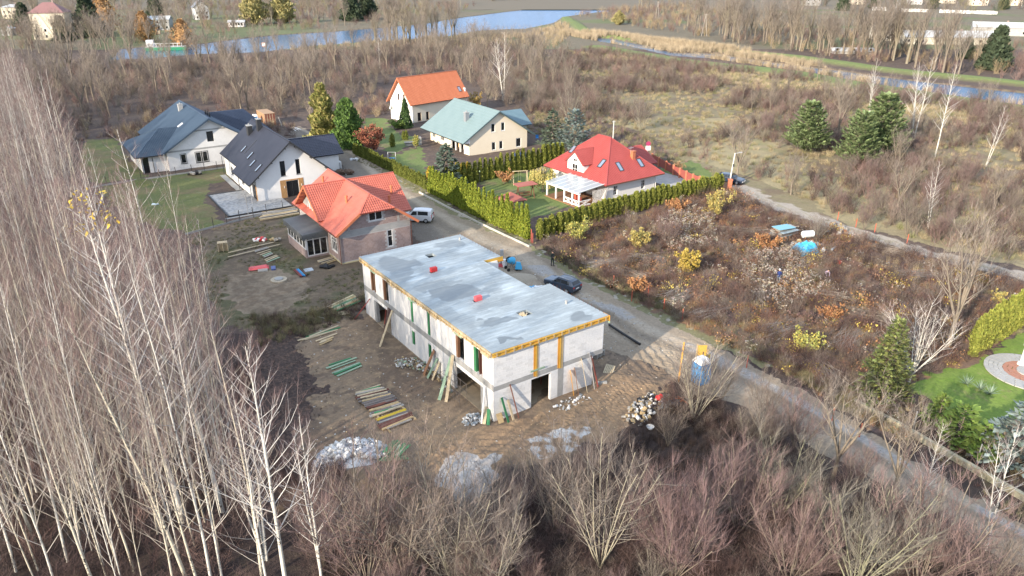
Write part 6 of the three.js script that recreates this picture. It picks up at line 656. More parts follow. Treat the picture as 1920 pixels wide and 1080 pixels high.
{
  const dk = new THREE.MeshPhysicalMaterial({ color: lin(.022, .042, .075), roughness: .3, clearcoat: 1, clearcoatRoughness: .05, side: THREE.DoubleSide }), wh = new THREE.MeshPhysicalMaterial({ color: lin(.68, .69, .7), roughness: .35, clearcoat: .8, side: THREE.DoubleSide }), bl = new THREE.MeshPhysicalMaterial({ color: lin(.015, .03, .06), roughness: .3, clearcoat: 1, clearcoatRoughness: .05, side: THREE.DoubleSide });
  const suv = [[2.1, .72, .35, .72, .74, .66], [1.95, .86, .28, .82, .88, .74], [1.2, .9, .24, .93, 1.0, .76], [.8, .91, .24, .98, 1.06, .72], [.15, .91, .24, 1.0, 1.52, .62], [-.6, .91, .24, 1.02, 1.57, .62], [-1.4, .9, .26, 1.05, 1.53, .6], [-1.78, .88, .28, 1.05, 1.44, .58], [-2.05, .85, .32, 1.05, 1.12, .66], [-2.13, .8, .4, .95, 1.0, .66]];
  const o = { wheels: [1.35, -1.3], wind: [[.8, 1.06], [.15, 1.52], .7, .56], rear: [[-2.06, 1.13], [-1.8, 1.44], .62, .5], sides: [[.55, -.35, .1, .8, -.38, 0], [-.42, -1.6, .1, .78, 0, .15]], rails: true };
  const hd = (a, b) => Math.atan2(-(b[1] - a[1]), b[0] - a[0]);
  const c1 = [5.59,-75.03]; car('dark_suv', 'dark blue grey hatchback car parked on the road beside the slab', [c1[0], 0, c1[1]], hd([6.90,-73.57], [3.98,-76.23]), suv, dk, o);
  const c2 = [36.31,-118.81]; car('blue_estate_car', 'dark blue car parked at the far end of the plot hedge', [c2[0], 0, c2[1]], hd([34.71,-120.13], [38.07,-117.51]), suv.map(s => [s[0] * 1.05, s[1], s[2], s[3] * .95, s[4] * .93, s[5]]), bl, { ...o, rails: false });
  const vn_ = [[2.1, .7, .35, .75, .8, .64], [1.95, .84, .28, .86, .93, .72], [1.35, .9, .24, .98, 1.1, .74], [1.1, .91, .24, 1.02, 1.2, .74], [.45, .91, .24, 1.06, 1.74, .68], [-.4, .91, .24, 1.08, 1.82, .7], [-1.5, .91, .26, 1.08, 1.8, .7], [-2.1, .9, .3, 1.06, 1.72, .68], [-2.2, .86, .38, 1.0, 1.5, .66]];
  const c3 = [-13.32,-98.77]; car('white_van', 'small white van parked beside the block house', [c3[0], 0, c3[1]], hd([-11.59,-98.77], [-15.11,-99.24]), vn_, wh, { wheels: [1.35, -1.4], wind: [[1.12, 1.2], [.46, 1.74], .72, .62], rear: [[-2.22, 1.1], [-2.14, 1.62], .62, .56], sides: [[.75, -.15, .06, .78, -.3, 0], [-.28, -1.75, .06, .75, 0, .05]], r: .32, van: true });
}

/* ---------- people ---------- */
function person(label, pos, turn, J, col, hair, scale = 1) {
  /* joints: bones as [a, b, ra, rb, colour]; smooth union meshed on a grid */
  const bones = J.bones, N = 72, B = 1.02, iso = new MarchingCubes(N, new THREE.MeshBasicMaterial(), false, false, 90000); iso.isolation = 0;
  const dist = (p, skip) => { let d = 1e9, near = null, nd = 1e9; const e = []; for (const q of bones) { const [a, b, ra, rb] = q; const ab = [b[0] - a[0], b[1] - a[1], b[2] - a[2]], ap = [p[0] - a[0], p[1] - a[1], p[2] - a[2]]; const t = clamp((ap[0] * ab[0] + ap[1] * ab[1] + ap[2] * ab[2]) / (ab[0] ** 2 + ab[1] ** 2 + ab[2] ** 2 + 1e-9), 0, 1); const v = Math.hypot(ap[0] - ab[0] * t, ap[1] - ab[1] * t, ap[2] - ab[2] * t) - lerp(ra, rb, t); if (v < nd) { nd = v; near = q; } if (d > 1e8) d = v; else { const k = .035, h = clamp(.5 + .5 * (d - v) / k, 0, 1); d = lerp(d, v, h) - k * h * (1 - h); } } return [d, near]; };
  for (let z = 0; z < N; z++) for (let y = 0; y < N; y++) for (let x = 0; x < N; x++) { const p = [(x / (N - 1) * 2 - 1) * B, (y / (N - 1) * 2 - 1) * B + .92, (z / (N - 1) * 2 - 1) * B]; iso.field[x + y * N + z * N * N] = -dist(p)[0]; }
  iso.update(); const n = iso.count, P = [], Nn = [], Cc = []; for (let i = 0; i < n; i++) { const f = k => iso.positionArray[i * 3 + k]; const s = N / (N - 1) ; const p = [f(0) * B, f(1) * B + .92, f(2) * B]; P.push(...p); Nn.push(iso.normalArray[i * 3], iso.normalArray[i * 3 + 1], iso.normalArray[i * 3 + 2]); Cc.push(...col[dist(p)[1][4]]); }
  const mb = new MB(); mb.color(...col.skin); for (const h of J.hands) for (let k = 0; k < 5; k++) { const a = k === 0 ? [h[0] + .03 * h[3], h[1] + .02, h[2] + .02] : [h[0] + (k - 2.5) * .018, h[1] - .03, h[2]]; const b = k === 0 ? [a[0] + .03 * h[3], a[1] - .03, a[2] + .03] : [a[0], a[1] - .05 + Math.abs(k - 2.5) * .006, a[2] + .03]; mb.tube(a, b, .011, .008, 5, true); mb.tube(b, [b[0], b[1] - .012, b[2] + .02], .009, .007, 5, true); } P.push(...mb.p); Nn.push(...mb.n); Cc.push(...mb.c);
  const g = new THREE.BufferGeometry(); g.setAttribute('position', new THREE.Float32BufferAttribute(P, 3)); g.setAttribute('normal', new THREE.Float32BufferAttribute(Nn, 3)); g.setAttribute('color', new THREE.Float32BufferAttribute(Cc, 3)); g.computeVertexNormals();
  const o = thing('person', label, 'person', pos, turn); const m = mesh('body', g, vmat(.85), o); o.scale.setScalar(scale); const hb = new MB(), hc = J.head; for (let i = 0; i < 8; i++) for (let j = 0; j < 4; j++) { const q = (a, b) => { const th = a / 8 * 6.283, ph = b / 4 * 1.5; return [hc[0] + Math.cos(th) * Math.cos(1.5 - ph) * .112, hc[1] + .02 + Math.sin(1.5 - ph) * .125, hc[2] - .012 + Math.sin(th) * Math.cos(1.5 - ph) * .118]; }; hb.quad(q(i, j), q(i + 1, j), q(i + 1, j + 1), q(i, j + 1)); } hb.build(hair[0], mat(hair[1], .9), o);
  const fc = new MB(); for (const s of [-1, 1]) fc.ob(hc[0] + .035 * s, hc[1] + .005, hc[2] + .098, .02, .012, .012); fc.build('eyes', M.black, o); const mo = new MB(); mo.ob(hc[0], hc[1] - .06, hc[2] + .09, .045, .01, .012); mo.build('mouth', mat([.25, .08, .07], .7), o); return o; }
function pose({ bend = 0, armL, armR, stride = .1 }) { const sh = [0, 1.42 - bend * .25, bend * .45], hip = [0, .92, 0]; const hd = [0, sh[1] + .25 - bend * .06, sh[2] + .03 + bend * .14]; const b = []; const L = (a, c, ra, rb, k) => b.push([a, c, ra, rb, k]);
  L(hip, [0, 1.15 - bend * .08, bend * .16], .15, .145, 'top'); L([0, 1.15 - bend * .08, bend * .16], sh, .145, .13, 'top'); L([-.16, sh[1] - .02, sh[2]], [.16, sh[1] - .02, sh[2]], .075, .075, 'top'); L(sh, [0, sh[1] + .12, sh[2] + .02 + bend * .05], .06, .055, 'skin'); L([hd[0], hd[1] - .05, hd[2] + .02], [hd[0], hd[1] + .03, hd[2]], .082, .1, 'skin'); L([0, hd[1] - .01, hd[2] + .1], [0, hd[1] - .03, hd[2] + .115], .016, .018, 'skin'); for (const s of [-1, 1]) L([.1 * s, hd[1], hd[2]], [.105 * s, hd[1] - .03, hd[2]], .018, .016, 'skin');
  for (const s of [-1, 1]) { const st = stride * s; L([.09 * s, .92, 0], [.1 * s, .5, st * .6 + .02], .095, .065, 'legs'); L([.1 * s, .5, st * .6 + .02], [.11 * s, .1, st], .062, .045, 'legs'); L([.11 * s, .05, st - .03], [.12 * s, .04, st + .16], .05, .045, 'shoes'); }
  const arms = [[-1, armL], [1, armR]], hands = []; for (const [s, [e, h]] of arms) { const a = [.19 * s, sh[1] - .02, sh[2]], el = [e[0] * s, e[1] + sh[1], e[2] + sh[2]], ha = [h[0] * s, h[1] + sh[1], h[2] + sh[2]]; L(a, el, .055, .045, 'top'); L(el, ha, .044, .033, 'top'); L(ha, [ha[0], ha[1] - .04, ha[2] + .02], .034, .03, 'skin'); hands.push([ha[0], ha[1] - .05, ha[2] + .02, -s]); } return { bones: b, head: hd, hands }; }
{ const skin = [.42, .25, .18]; const p1 = [4.87,-81.87], p2 = [30.07,-76.38], p3 = [35.74,-77.30];
  person('person in dark clothes standing at the road edge with hands raised to the chest', [p1[0], 0, p1[1]], 2.6 + Math.PI + .9, pose({ armL: [[.26, -.25, .1], [.1, -.2, .32]], armR: [[.26, -.25, .1], [.08, -.22, .32]] }), { top: [.02, .028, .025], legs: [.018, .025, .03], shoes: [.02, .02, .02], skin }, ['hair', [.03, .022, .018]], 1.03);
  person('person in a blue jacket and pale cap seen from behind in the weeds', [p2[0], 0, p2[1]], Math.PI - .4, pose({ bend: .25, armL: [[.25, -.26, .05], [.2, -.45, .25]], armR: [[.25, -.26, .05], [.2, -.45, .25]] }), { top: [.012, .03, .13], legs: [.2, .24, .28], shoes: [.03, .03, .03], skin }, ['cap', [.6, .64, .66]], 1.03);
  person('person in a lilac sweater bending over in the weeds', [p3[0], 0, p3[1]], .2, pose({ bend: .7, armL: [[.24, -.25, .1], [.14, -.5, .2]], armR: [[.24, -.25, .1], [.12, -.5, .22]] }), { top: [.42, .33, .42], legs: [.05, .05, .06], shoes: [.03, .03, .03], skin }, ['hair', [.02, .015, .012]], 1.0); }

/* ---------- far buildings along the top ---------- */
function farHouse(name, label, [x, z, h], turn, W, D, wallM, roofM, { gableFront = true, rise = 2.4, win = 3, hip = false } = {}) { const hw = h - rise, g = thing(name, label, 'house', [x, 0, z], turn); new MB().box(-W / 2, -.2, -D / 2, W / 2, hw, D / 2).build('wall', wallM, g); const r = new MB(), o = .5; const e = hw - .1;
  if (hip) { const q = [[-W / 2 - o, e, D / 2 + o], [W / 2 + o, e, D / 2 + o], [W / 2 + o, e, -D / 2 - o], [-W / 2 - o, e, -D / 2 - o]], a = [-W * .15, h, 0], b = [W * .15, h, 0]; r.quad(q[0], q[1], b, a).tri(q[1], q[2], b).quad(q[2], q[3], a, b).tri(q[3], q[0], a); r.quad(q[3], q[2], q[1], q[0]); }
  else if (gableFront) { r.hexa([[-W / 2 - o, e, D / 2 + o], [0, h, D / 2 + o], [0, h, -D / 2 - o], [-W / 2 - o, e, -D / 2 - o], [-W / 2 - o, e + .15, D / 2 + o], [0, h + .2, D / 2 + o], [0, h + .2, -D / 2 - o], [-W / 2 - o, e + .15, -D / 2 - o]]); r.hexa([[0, h, D / 2 + o], [W / 2 + o, e, D / 2 + o], [W / 2 + o, e, -D / 2 - o], [0, h, -D / 2 - o], [0, h + .2, D / 2 + o], [W / 2 + o, e + .15, D / 2 + o], [W / 2 + o, e + .15, -D / 2 - o], [0, h + .2, -D / 2 - o]]); const gb = new MB(); for (const z2 of [D / 2, -D / 2]) gb.tri([-W / 2, hw, z2], [W / 2, hw, z2], [0, h - .05, z2]); gb.build('gable', wallM, g); }
  else { r.hexa([[-W / 2 - o, e, D / 2 + o], [W / 2 + o, e, D / 2 + o], [W / 2 + o, h, 0], [-W / 2 - o, h, 0], [-W / 2 - o, e + .15, D / 2 + o], [W / 2 + o, e + .15, D / 2 + o], [W / 2 + o, h + .2, 0], [-W / 2 - o, h + .2, 0]]); r.hexa([[-W / 2 - o, h, 0], [W / 2 + o, h, 0], [W / 2 + o, e, -D / 2 - o], [-W / 2 - o, e, -D / 2 - o], [-W / 2 - o, h + .2, 0], [W / 2 + o, h + .2, 0], [W / 2 + o, e + .15, -D / 2 - o], [-W / 2 - o, e + .15, -D / 2 - o]]); const gb = new MB(); for (const x2 of [W / 2, -W / 2]) gb.tri([x2, hw, -D / 2], [x2, hw, D / 2], [x2, h - .05, 0]); gb.build('gable', wallM, g); }
  const rf = r.build('roof', roofM, g); new MB().box(W * .12, h - 1.2, -.4, W * .12 + .7, h + .9, .3).build('chimney', M.brick, rf); for (let i = 0; i < win; i++) for (let k = 0; k < (hw > 4.4 ? 2 : 1); k++) { const xx = lerp(-W / 2 + 1, W / 2 - 2, win > 1 ? i / (win - 1) : .5); const w = new MB(); w.box(xx, .9 + k * 2.7, D / 2 + .003, xx + 1.1, 2.3 + k * 2.7, D / 2 + .05); const f = w.build('window', M.frameW, g); new MB().box(xx + .1, 1 + k * 2.7, D / 2 + .053, xx + 1, 2.2 + k * 2.7, D / 2 + .08).build('pane', M.glass, f); } return g; }
farHouse('far_house', 'pale yellow house with grey roof at top left', [-338.90,-533.91,8.85], .2, 12, 10, M.cream, RT.greyTin, { hip: true, rise: 1.6, win: 4 }); farHouse('far_house', 'large cream house with brown hipped roof at top left', [-225.08,-381.69,16.70], .25, 15, 13, M.cream, RT.maroon, { hip: true, rise: 4.5, win: 4 }); farHouse('far_house', 'white house with steep grey gable at the top, left of the willows', [-207.88,-523.04,11.98], .5, 9, 11, M.white, mat([.16, .17, .19], .6), { rise: 4.5, win: 3 }); farHouse('far_shed', 'low white roofed shed by the river bank', [-196.15,-434.12,7.28], .1, 12, 7, M.conc, RT.greyTin, { gableFront: false, rise: 1.6, win: 3 }); farHouse('far_shed', 'small white glasshouse at the top beside the willows', [-161.54,-457.55,3.54], .1, 9, 4, M.white, RT.greyTin, { gableFront: false, rise: 1, win: 5 }); farHouse('far_shed', 'tiny pale shed at the far left', [-259.35,-399.85,4.16], 0, 5, 4, M.conc, RT.greyTin, { rise: .8, win: 1 });
farHouse('far_house', 'beige two storey house with dark gable roof beyond the canal', [180.59,-375.99,10.73], -.15, 11, 11, mat([.5, .47, .4], .9), mat([.1, .085, .085], .7), { rise: 2.6, win: 3 }); farHouse('far_shed', 'long pale shed with white metal roof beyond the canal', [199.95,-354.72,5.57], -.12, 40, 9, mat([.52, .49, .4], .9), RT.greyTin, { gableFront: false, rise: 2.4, win: 7 }); farHouse('far_shed', 'second white roofed shed rising to the right beyond the canal', [250.54,-399.85,6.23], -.4, 24, 8, M.conc, RT.greyTin, { gableFront: false, rise: 2.2, win: 4 }); farHouse('far_shed', 'low white roof partly hidden by the trees beyond the canal', [139.00,-314.42,2.09], -.1, 16, 5, M.conc, RT.greyTin, { gableFront: false, rise: 1, win: 3 });
farHouse('far_house', 'pale house behind the tree row, leftmost of the far row at top right', [269.46,-709.64,8.05], .1, 13, 10, M.conc, RT.greyTin, { rise: 3 }); farHouse('far_house', 'small red roofed house left of the lattice mast', [319.36,-729.50,8.27], .2, 11, 9, M.cream, RT.red, { gableFront: false, rise: 3 }); farHouse('far_house', 'cream house with red roof above the long white fence', [419.58,-709.64,8.05], -.1, 14, 9, M.cream, RT.red, { gableFront: false, rise: 3 }); farHouse('far_house', 'grey roofed house behind the gap of the white fence', [371.77,-729.50,7.35], 0, 12, 9, M.white, RT.maroon, { gableFront: false, rise: 3 }); farHouse('far_house', 'red roofed house at the top right corner', [451.34,-709.64,8.05], -.2, 12, 9, M.cream, RT.orange, { gableFront: false, rise: 3 }); farHouse('far_house', 'brown roofed house above the dark evergreen at top right', [414.28,-750.49,7.56], .1, 12, 9, M.cream, RT.maroon, { gableFront: false, rise: 3 });
function farFence(label, a, b, n, h, m) { const g = thing('white_fence', label, 'fence', [a[0], 0, a[1]]); for (let i = 0; i < n; i++) { const q = t => [lerp(a[0], b[0], t) - a[0], lerp(a[1], b[1], t) - a[1]], s = q(i / n), e = q((i + .94) / n); new MB().bar([s[0], h / 2, s[1]], [e[0], h / 2, e[1]], .15, h).build('panel', m, g); new MB().box(s[0] - .3, 0, s[1] - .3, s[0] + .1, h + .25, s[1] + .3).build('pillar', m, g); } }
farFence('long white panel fence left of the gap at top right', [302.75,-609.64], [319.81,-602.54], 8, 2.2, M.white); farFence('long white panel fence right of the gap at top right', [325.13,-595.60], [356.87,-575.69], 14, 2.2, M.white); farFence('short row of white fence pillars at top right', [286.96,-624.35], [298.00,-624.35], 5, 2.6, M.white);
{ const p = [299.43,-609.64,23.70], g = thing('lattice_mast', 'grey lattice mast at the top right', 'mast', [p[0], 0, p[1]]); for (const x of [-1.2, 1.2]) for (const z of [-1.2, 1.2]) new MB().bar([x, 0, z], [x * .3, 22, z * .3], .18).build('leg', M.alu, g); for (let i = 0; i < 9; i++) { const k = 1 - i / 9 * .7, k2 = 1 - (i + 1) / 9 * .7, y = i * 2.4; for (const s of [1, -1]) { new MB().bar([-1.2 * k, y, 1.2 * k * s], [1.2 * k2, y + 2.4, 1.2 * k2 * s], .1).build('brace', M.alu, g); new MB().bar([1.2 * k * s, y, -1.2 * k], [1.2 * k2 * s, y + 2.4, 1.2 * k2], .1).build('brace', M.alu, g); } } }
/* river side: jetty boat, navigation signs, timber poles */
{ const p = [-148.84,-331.19], g = thing('work_boat', 'small green and white work pontoon moored at the river', 'boat', [p[0], -.4, p[1]], .25); const b = new MB(); b.hexa([[-8, 0, 2], [8, 0, 2], [7.4, 0, -2], [-7.4, 0, -2], [-8.4, 1.3, 2.2], [8.4, 1.3, 2.2], [7.8, 1.3, -2.2], [-7.8, 1.3, -2.2]]); b.build('hull', mat([.03, .28, .14], .5), g); new MB().box(-8, 1.303, -2, 8, 1.6, 2).build('deck', M.conc, g); for (let i = 0; i < 9; i++) new MB().box(-7 + i * 1.7, 1.6, 1.7, -6.85 + i * 1.7, 2.9, 1.85).build('rail_post', M.white, g); new MB().box(-7, 2.8, 1.7, 6.8, 2.95, 1.85).build('rail', M.white, g); new MB().box(-7.4, 1.603, -1.5, -4.6, 4.2, 1.5).build('cabin', M.white, g);
  const sign = (label, q, s, m) => { const o = thing('river_sign', label, 'sign', at3(q)); new MB().tube([0, 0, 0], [0, s * 2.2, 0], .1, .1, 6).build('post', M.alu, o); new MB().box(-s * .5, s * 1.2, .1, s * .5, s * 2.2, .18).build('panel', m, o); const f = new MB(); f.box(-s * .5, s * 2.1, .183, s * .5, s * 2.2, .2).box(-s * .5, s * 1.2, .183, s * .5, s * 1.3, .2).box(-s * .5, s * 1.3, .183, -s * .42, s * 2.1, .2).box(s * .42, s * 1.3, .183, s * .5, s * 2.1, .2); f.build('border', RT.orange, o); };
  sign('cream navigation board behind the green pontoon', [-171.25,-375.99], 2, mat([.7, .62, .45], .7)); sign('white navigation board with red border on the near river bank', [-103.93,-322.60], 1.6, M.white);
  const pol = (label, q, h, sp) => { const o = thing('timber_pole', label, 'pole', at3(q)); new MB().tube([-sp, 0, 0], [0, h, 0], .16, .12, 6).build('leg', M.grey, o); new MB().tube([sp, 0, 0], [0, h, 0], .16, .12, 6).build('leg', M.grey, o); new MB().bar([-1, h - .5, 0], [1, h - .5, 0], .14).build('crossarm', M.grey, o); }; const q1 = [97.62,-393.62,10.69], q2 = [99.12,-533.91,10.87]; pol('A shaped timber power pole on the dike', q1, q1[2], 1.3); pol('A shaped timber power pole farther off near the river bend', q2, q2[2], 1.3); }

/* ---------- vegetation kit ---------- */
const bark = tex(64, 256, (u, v, o) => { const k = pf(u, v, 6, 2, 3), d = sst(.62, .7, pn(u * .5, v, 40, 6)) * sst(.45, .6, pn(u, v, 5, 8)); o[0] = lerp(.5 + .16 * k, .06, d); o[1] = lerp(.485 + .155 * k, .055, d); o[2] = lerp(.43 + .14 * k, .05, d); }); bark.repeat.set(1.5, .35);
const VM = { birch: mat([1, 1, 1], .85, { map: bark }), birchGrey: mat([.86, .82, .73], .9, { map: bark }), twig: vmat(.95), leaf: vmat(.85), bark: mat([1, 1, 1], .95, { map: noiseMap([.13, .105, .08], [.27, .235, .185], 6, 41, 1) }), barkMid: mat([1, 1, 1], .95, { map: noiseMap([.17, .15, .11], [.3, .27, .2], 6, 44, 1) }), barkPale: mat([1, 1, 1], .95, { map: noiseMap([.24, .22, .16], [.4, .37, .28], 6, 42, 1) }) };
/* a limb as bent tube; returns its points */
function limb(mb, p, d, len, r0, r1, seg, sides, bend, up, rnd) { const pts = [p.slice()]; let q = p.slice(), v = d.slice(); for (let i = 0; i < seg; i++) { v[0] += (rnd() - .5) * bend; v[1] += (rnd() - .5) * bend + up; v[2] += (rnd() - .5) * bend; const l = Math.hypot(...v); v = v.map(e => e / l); const n = [q[0] + v[0] * len / seg, q[1] + v[1] * len / seg, q[2] + v[2] * len / seg]; mb.tube(q, n, lerp(r0, r1, i / seg), lerp(r0, r1, (i + 1) / seg), sides); q = n; pts.push(n); } pts.dir = v; return pts; }
const along = (pts, t) => { const f = clamp(t, 0, .999) * (pts.length - 1), i = Math.floor(f), k = f - i; return [0, 1, 2].map(c => lerp(pts[i][c], pts[i + 1][c], k)); };
function twigs(mb, p, d, n, len, w, spread, rnd, up = .15) { for (let i = 0; i < n; i++) { const a = rnd() * 6.283, x = d[0] + Math.cos(a) * spread * rnd(), y = d[1] + (rnd() - .4) * spread + up, z = d[2] + Math.sin(a) * spread * rnd(), l = len * (.5 + rnd()), m = Math.hypot(x, y, z); const e = [p[0] + x / m * l, p[1] + y / m * l, p[2] + z / m * l]; const h = Math.hypot(x, z) || 1; mb.sliver(p, e, w, -z / h * Math.SQRT1_2 + .3 * (rnd() - .5), x / h); } }
function makeBirch(seed, h, r, o = {}) {
  const { first = .32, nb = 30, spread = .2, lean = .04, wc = [.52, .5, .46], tc = [.2, .13, .12], sub = 5, tw = 7, stems = 1, wide = 1 } = o; const rnd = rng(seed), tr = new MB(), cr = new MB();
  for (let s = 0; s < stems; s++) { const hh = h * (s ? .82 + .15 * rnd() : 1), a0 = rnd() * 6.28, tl = lean + (s ? .12 : 0); const T = limb(tr, [s ? Math.cos(a0) * .1 : 0, -.15, s ? Math.sin(a0) * .1 : 0], [Math.cos(a0) * tl, 1, Math.sin(a0) * tl], hh, r * (s ? .8 : 1), .012, 12, 7, .05, .012, rnd);
    const n = Math.round(nb / Math.sqrt(stems));
    for (let i = 0; i < n; i++) { const t = first + (1 - first) * Math.pow((i + rnd()) / n, .9) * .97, p = along(T, t), a = i * 2.4 + rnd(), rise = .75 + .5 * rnd(); const len = (h * spread * (1 - t) * 1.25 + h * .045) * (.7 + .6 * rnd()) * wide; cr.color(...wc); const B = limb(cr, p, [Math.cos(a), rise, Math.sin(a)], len, Math.max(.007, r * .28 * (1 - t) + .007), .005, 3, 3, .25, .12, rnd);
      for (let j = 0; j < sub; j++) { const t2 = .25 + .75 * (j + rnd()) / sub, q = along(B, t2), b = rnd() * 6.28, d = [Math.cos(b) + B.dir[0], .5 + B.dir[1], Math.sin(b) + B.dir[2]]; const mx = rnd(); cr.color(lerp(wc[0], tc[0], mx), lerp(wc[1], tc[1], mx), lerp(wc[2], tc[2], mx)); const C = limb(cr, q, d.map(e => e / Math.hypot(...d)), len * .38 * (.6 + .6 * rnd()), .0055, .003, 1, 3, .1, .05, rnd); const k = .75 + .5 * rnd(); cr.color(tc[0] * k, tc[1] * k, tc[2] * k); for (let m = 0; m < 3; m++) twigs(cr, along(C, .3 + .69 * m / 2), C.dir, Math.ceil(tw / 3), .38 + .012 * h, .003, .9, rnd); }
    } }
  return [tr.geo(), cr.geo()];
}
/* many-stemmed shrub or broad bare tree; forks from the base */
function makeBare(seed, h, o = {}) {
  const { stems = 6, r = .05, splay = .5, sub = 8, sub2 = 4, tw = 5, wc = [.27, .235, .19], tc = [.2, .15, .125], up = .1, bend = .28, trunk = 0, w = .007, tl = .45 } = o; const rnd = rng(seed), tr = new MB(), cr = new MB(); let base = [0, -.1, 0];
  if (trunk) { const T = limb(tr, base, [(rnd() - .5) * .15, 1, (rnd() - .5) * .15], trunk, r * 1.5, r * 1.2, 4, 7, .1, .02, rnd); base = T[T.length - 1]; }
  const H = h - trunk;
  for (let s = 0; s < stems; s++) { const a = s / stems * 6.28 + rnd() * .9, sp = splay * (.35 + .8 * rnd()); const L = limb(tr, base, [Math.cos(a) * sp, 1, Math.sin(a) * sp], H * (.7 + .35 * rnd()), r * (.6 + .5 * rnd()), .012, 6, 5, bend * .6, up * .3, rnd);
    for (let i = 0; i < sub; i++) { const t = .22 + .76 * (i + rnd()) / sub, p = along(L, t), b = rnd() * 6.28; cr.color(...wc); const len = H * .3 * (1.15 - t * .7) * (.6 + .7 * rnd()); const B = limb(cr, p, [Math.cos(b) * .9 + L.dir[0], .6 + rnd() * .6, Math.sin(b) * .9 + L.dir[2]].map(e => e / 1.4), len, r * .28 * (1 - t * .6) + .005, .005, 2, 3, bend, up, rnd);
      for (let j = 0; j < sub2; j++) { const q = along(B, .2 + .8 * (j + rnd()) / sub2), c = rnd() * 6.28, k = .7 + .6 * rnd(); cr.color(tc[0] * k, tc[1] * k, tc[2] * k); const C = limb(cr, q, [Math.cos(c) + B.dir[0], .4 + B.dir[1], Math.sin(c) + B.dir[2]].map(e => e / 1.6), len * .42 * (.6 + .7 * rnd()), .006, .004, 1, 3, .2, up, rnd); twigs(cr, along(C, .5), C.dir, Math.ceil(tw / 2), tl, w, .9, rnd); twigs(cr, along(C, .98), C.dir, Math.ceil(tw / 2), tl, w, .7, rnd); } } }
  return [tr.geo(), cr.geo()];
}
/* leaf quads through a volume; f(rnd) gives point and outward direction */
function leaves(mb, n, f, sz, cols, rnd, el = 1.6) { for (let i = 0; i < n; i++) { const [p, d] = f(rnd); const c = cols[(rnd() * cols.length) | 0], k = .75 + .5 * rnd(); mb.color(c[0] * k, c[1] * k, c[2] * k); const s = sz * (.6 + .8 * rnd()); let ax = [d[0] + (rnd() - .5) * 1.1, d[1] + (rnd() - .5) * 1.1, d[2] + (rnd() - .5) * 1.1]; const l = Math.hypot(...ax) || 1; ax = ax.map(e => e / l * s * el); let bx = [ax[1] * (rnd() - .5) - ax[2], ax[2] * (rnd() - .5) + ax[0] * .3, ax[0] - ax[1] * (rnd() - .5)]; const m = Math.hypot(...bx) || 1; bx = bx.map(e => e / m * s * .55); const a = [p[0] - bx[0] * .3, p[1] - bx[1] * .3, p[2] - bx[2] * .3]; mb.quad(a, [p[0] + ax[0] * .5 + bx[0], p[1] + ax[1] * .5 + bx[1], p[2] + ax[2] * .5 + bx[2]], [p[0] + ax[0], p[1] + ax[1], p[2] + ax[2]], [p[0] + ax[0] * .5 - bx[0], p[1] + ax[1] * .5 - bx[1], p[2] + ax[2] * .5 - bx[2]]); } }
/* columnar conifer: r(t) is the radius at relative height t; clumped sprays over a solid heart */
function makeColumn(seed, h, rad, n, cols, sz = .16, shape = t => Math.sin(Math.pow(1 - t, .75) * 2.2) * .95 + .05, clump = .35) { const rnd = rng(seed), cr = new MB(), tr = new MB(); tr.tube([0, -.1, 0], [0, h * .8, 0], .07, .02, 6);
  const ph = [rnd() * 6, rnd() * 6, rnd() * 6]; const R = (t, a) => rad * shape(t) * (1 + clump * (.5 * Math.sin(a * 3 + ph[0] + t * 9) + .35 * Math.sin(a * 5 + ph[1] - t * 14) + .25 * Math.sin(t * 31 + ph[2])));
  cr.color(...cols[0]); const S = 8, Q = 8; for (let i = 0; i < Q; i++) for (let j = 0; j < S; j++) { const P = (a, b) => { const t = a / Q, an = b / S * 6.283, q = R(t, an) * .62; return [Math.cos(an) * q, .06 + t * h * .93, Math.sin(an) * q]; }; cr.quad(P(i, j), P(i + 1, j), P(i + 1, j + 1), P(i, j + 1)); }
  leaves(cr, n, q => { const t = Math.pow(q(), 1.15), a = q() * 6.283, k = R(t, a) * (.72 + .3 * q()); return [[Math.cos(a) * k, .05 + t * h * .95, Math.sin(a) * k], [Math.cos(a) * .55, 1, Math.sin(a) * .55]]; }, sz, cols, rnd); return [tr.geo(), cr.geo()]; }
/* whorled conifer: boughs carry needle sprays */
function makeWhorled(seed, h, rad, o = {}) { const { cols, whorls = 13, per = 8, sz = .26, spr = 16, droop = .1, first = .06, pw = .85, open = .35 } = o; const rnd = rng(seed), tr = new MB(), cr = new MB(); tr.tube([0, -.15, 0], [0, h * .97, 0], h * .018 + .03, .02, 7);
  for (let i = 0; i < whorls; i++) { const t = first + (1 - first) * i / whorls, y0 = t * h; const L0 = rad * Math.pow(1 - t, pw) + .15; const pr = Math.max(4, Math.round(per * (1 - t * .4))); for (let j = 0; j < pr; j++) { const a = j / pr * 6.283 + i * .9 + rnd() * .5, L = L0 * (.78 + .4 * rnd()), y = y0 + (rnd() - .5) * h / whorls * .8; const e = [Math.cos(a) * L, y + L * (.22 - droop) + .1, Math.sin(a) * L], s = [0, y, 0]; tr.tube(s, e, .03, .01, 3); const n = Math.round(spr * (.4 + L / rad)); leaves(cr, n, q => { const k = open * .4 + (1 - open * .4) * Math.sqrt(q()), w = (q() - .5) * L * .55 * (1.15 - k); return [[e[0] * k - Math.sin(a) * w, lerp(s[1], e[1], k) + (q() - .6) * .12, e[2] * k + Math.cos(a) * w], [Math.cos(a), .25 - droop, Math.sin(a)]]; }, sz, cols, rnd, 1.9); } }
  leaves(cr, 30, q => [[(q() - .5) * .3, h * (.88 + .12 * q()), (q() - .5) * .3], [0, 1, 0]], sz * .8, cols, rnd); return [tr.geo(), cr.geo()]; }
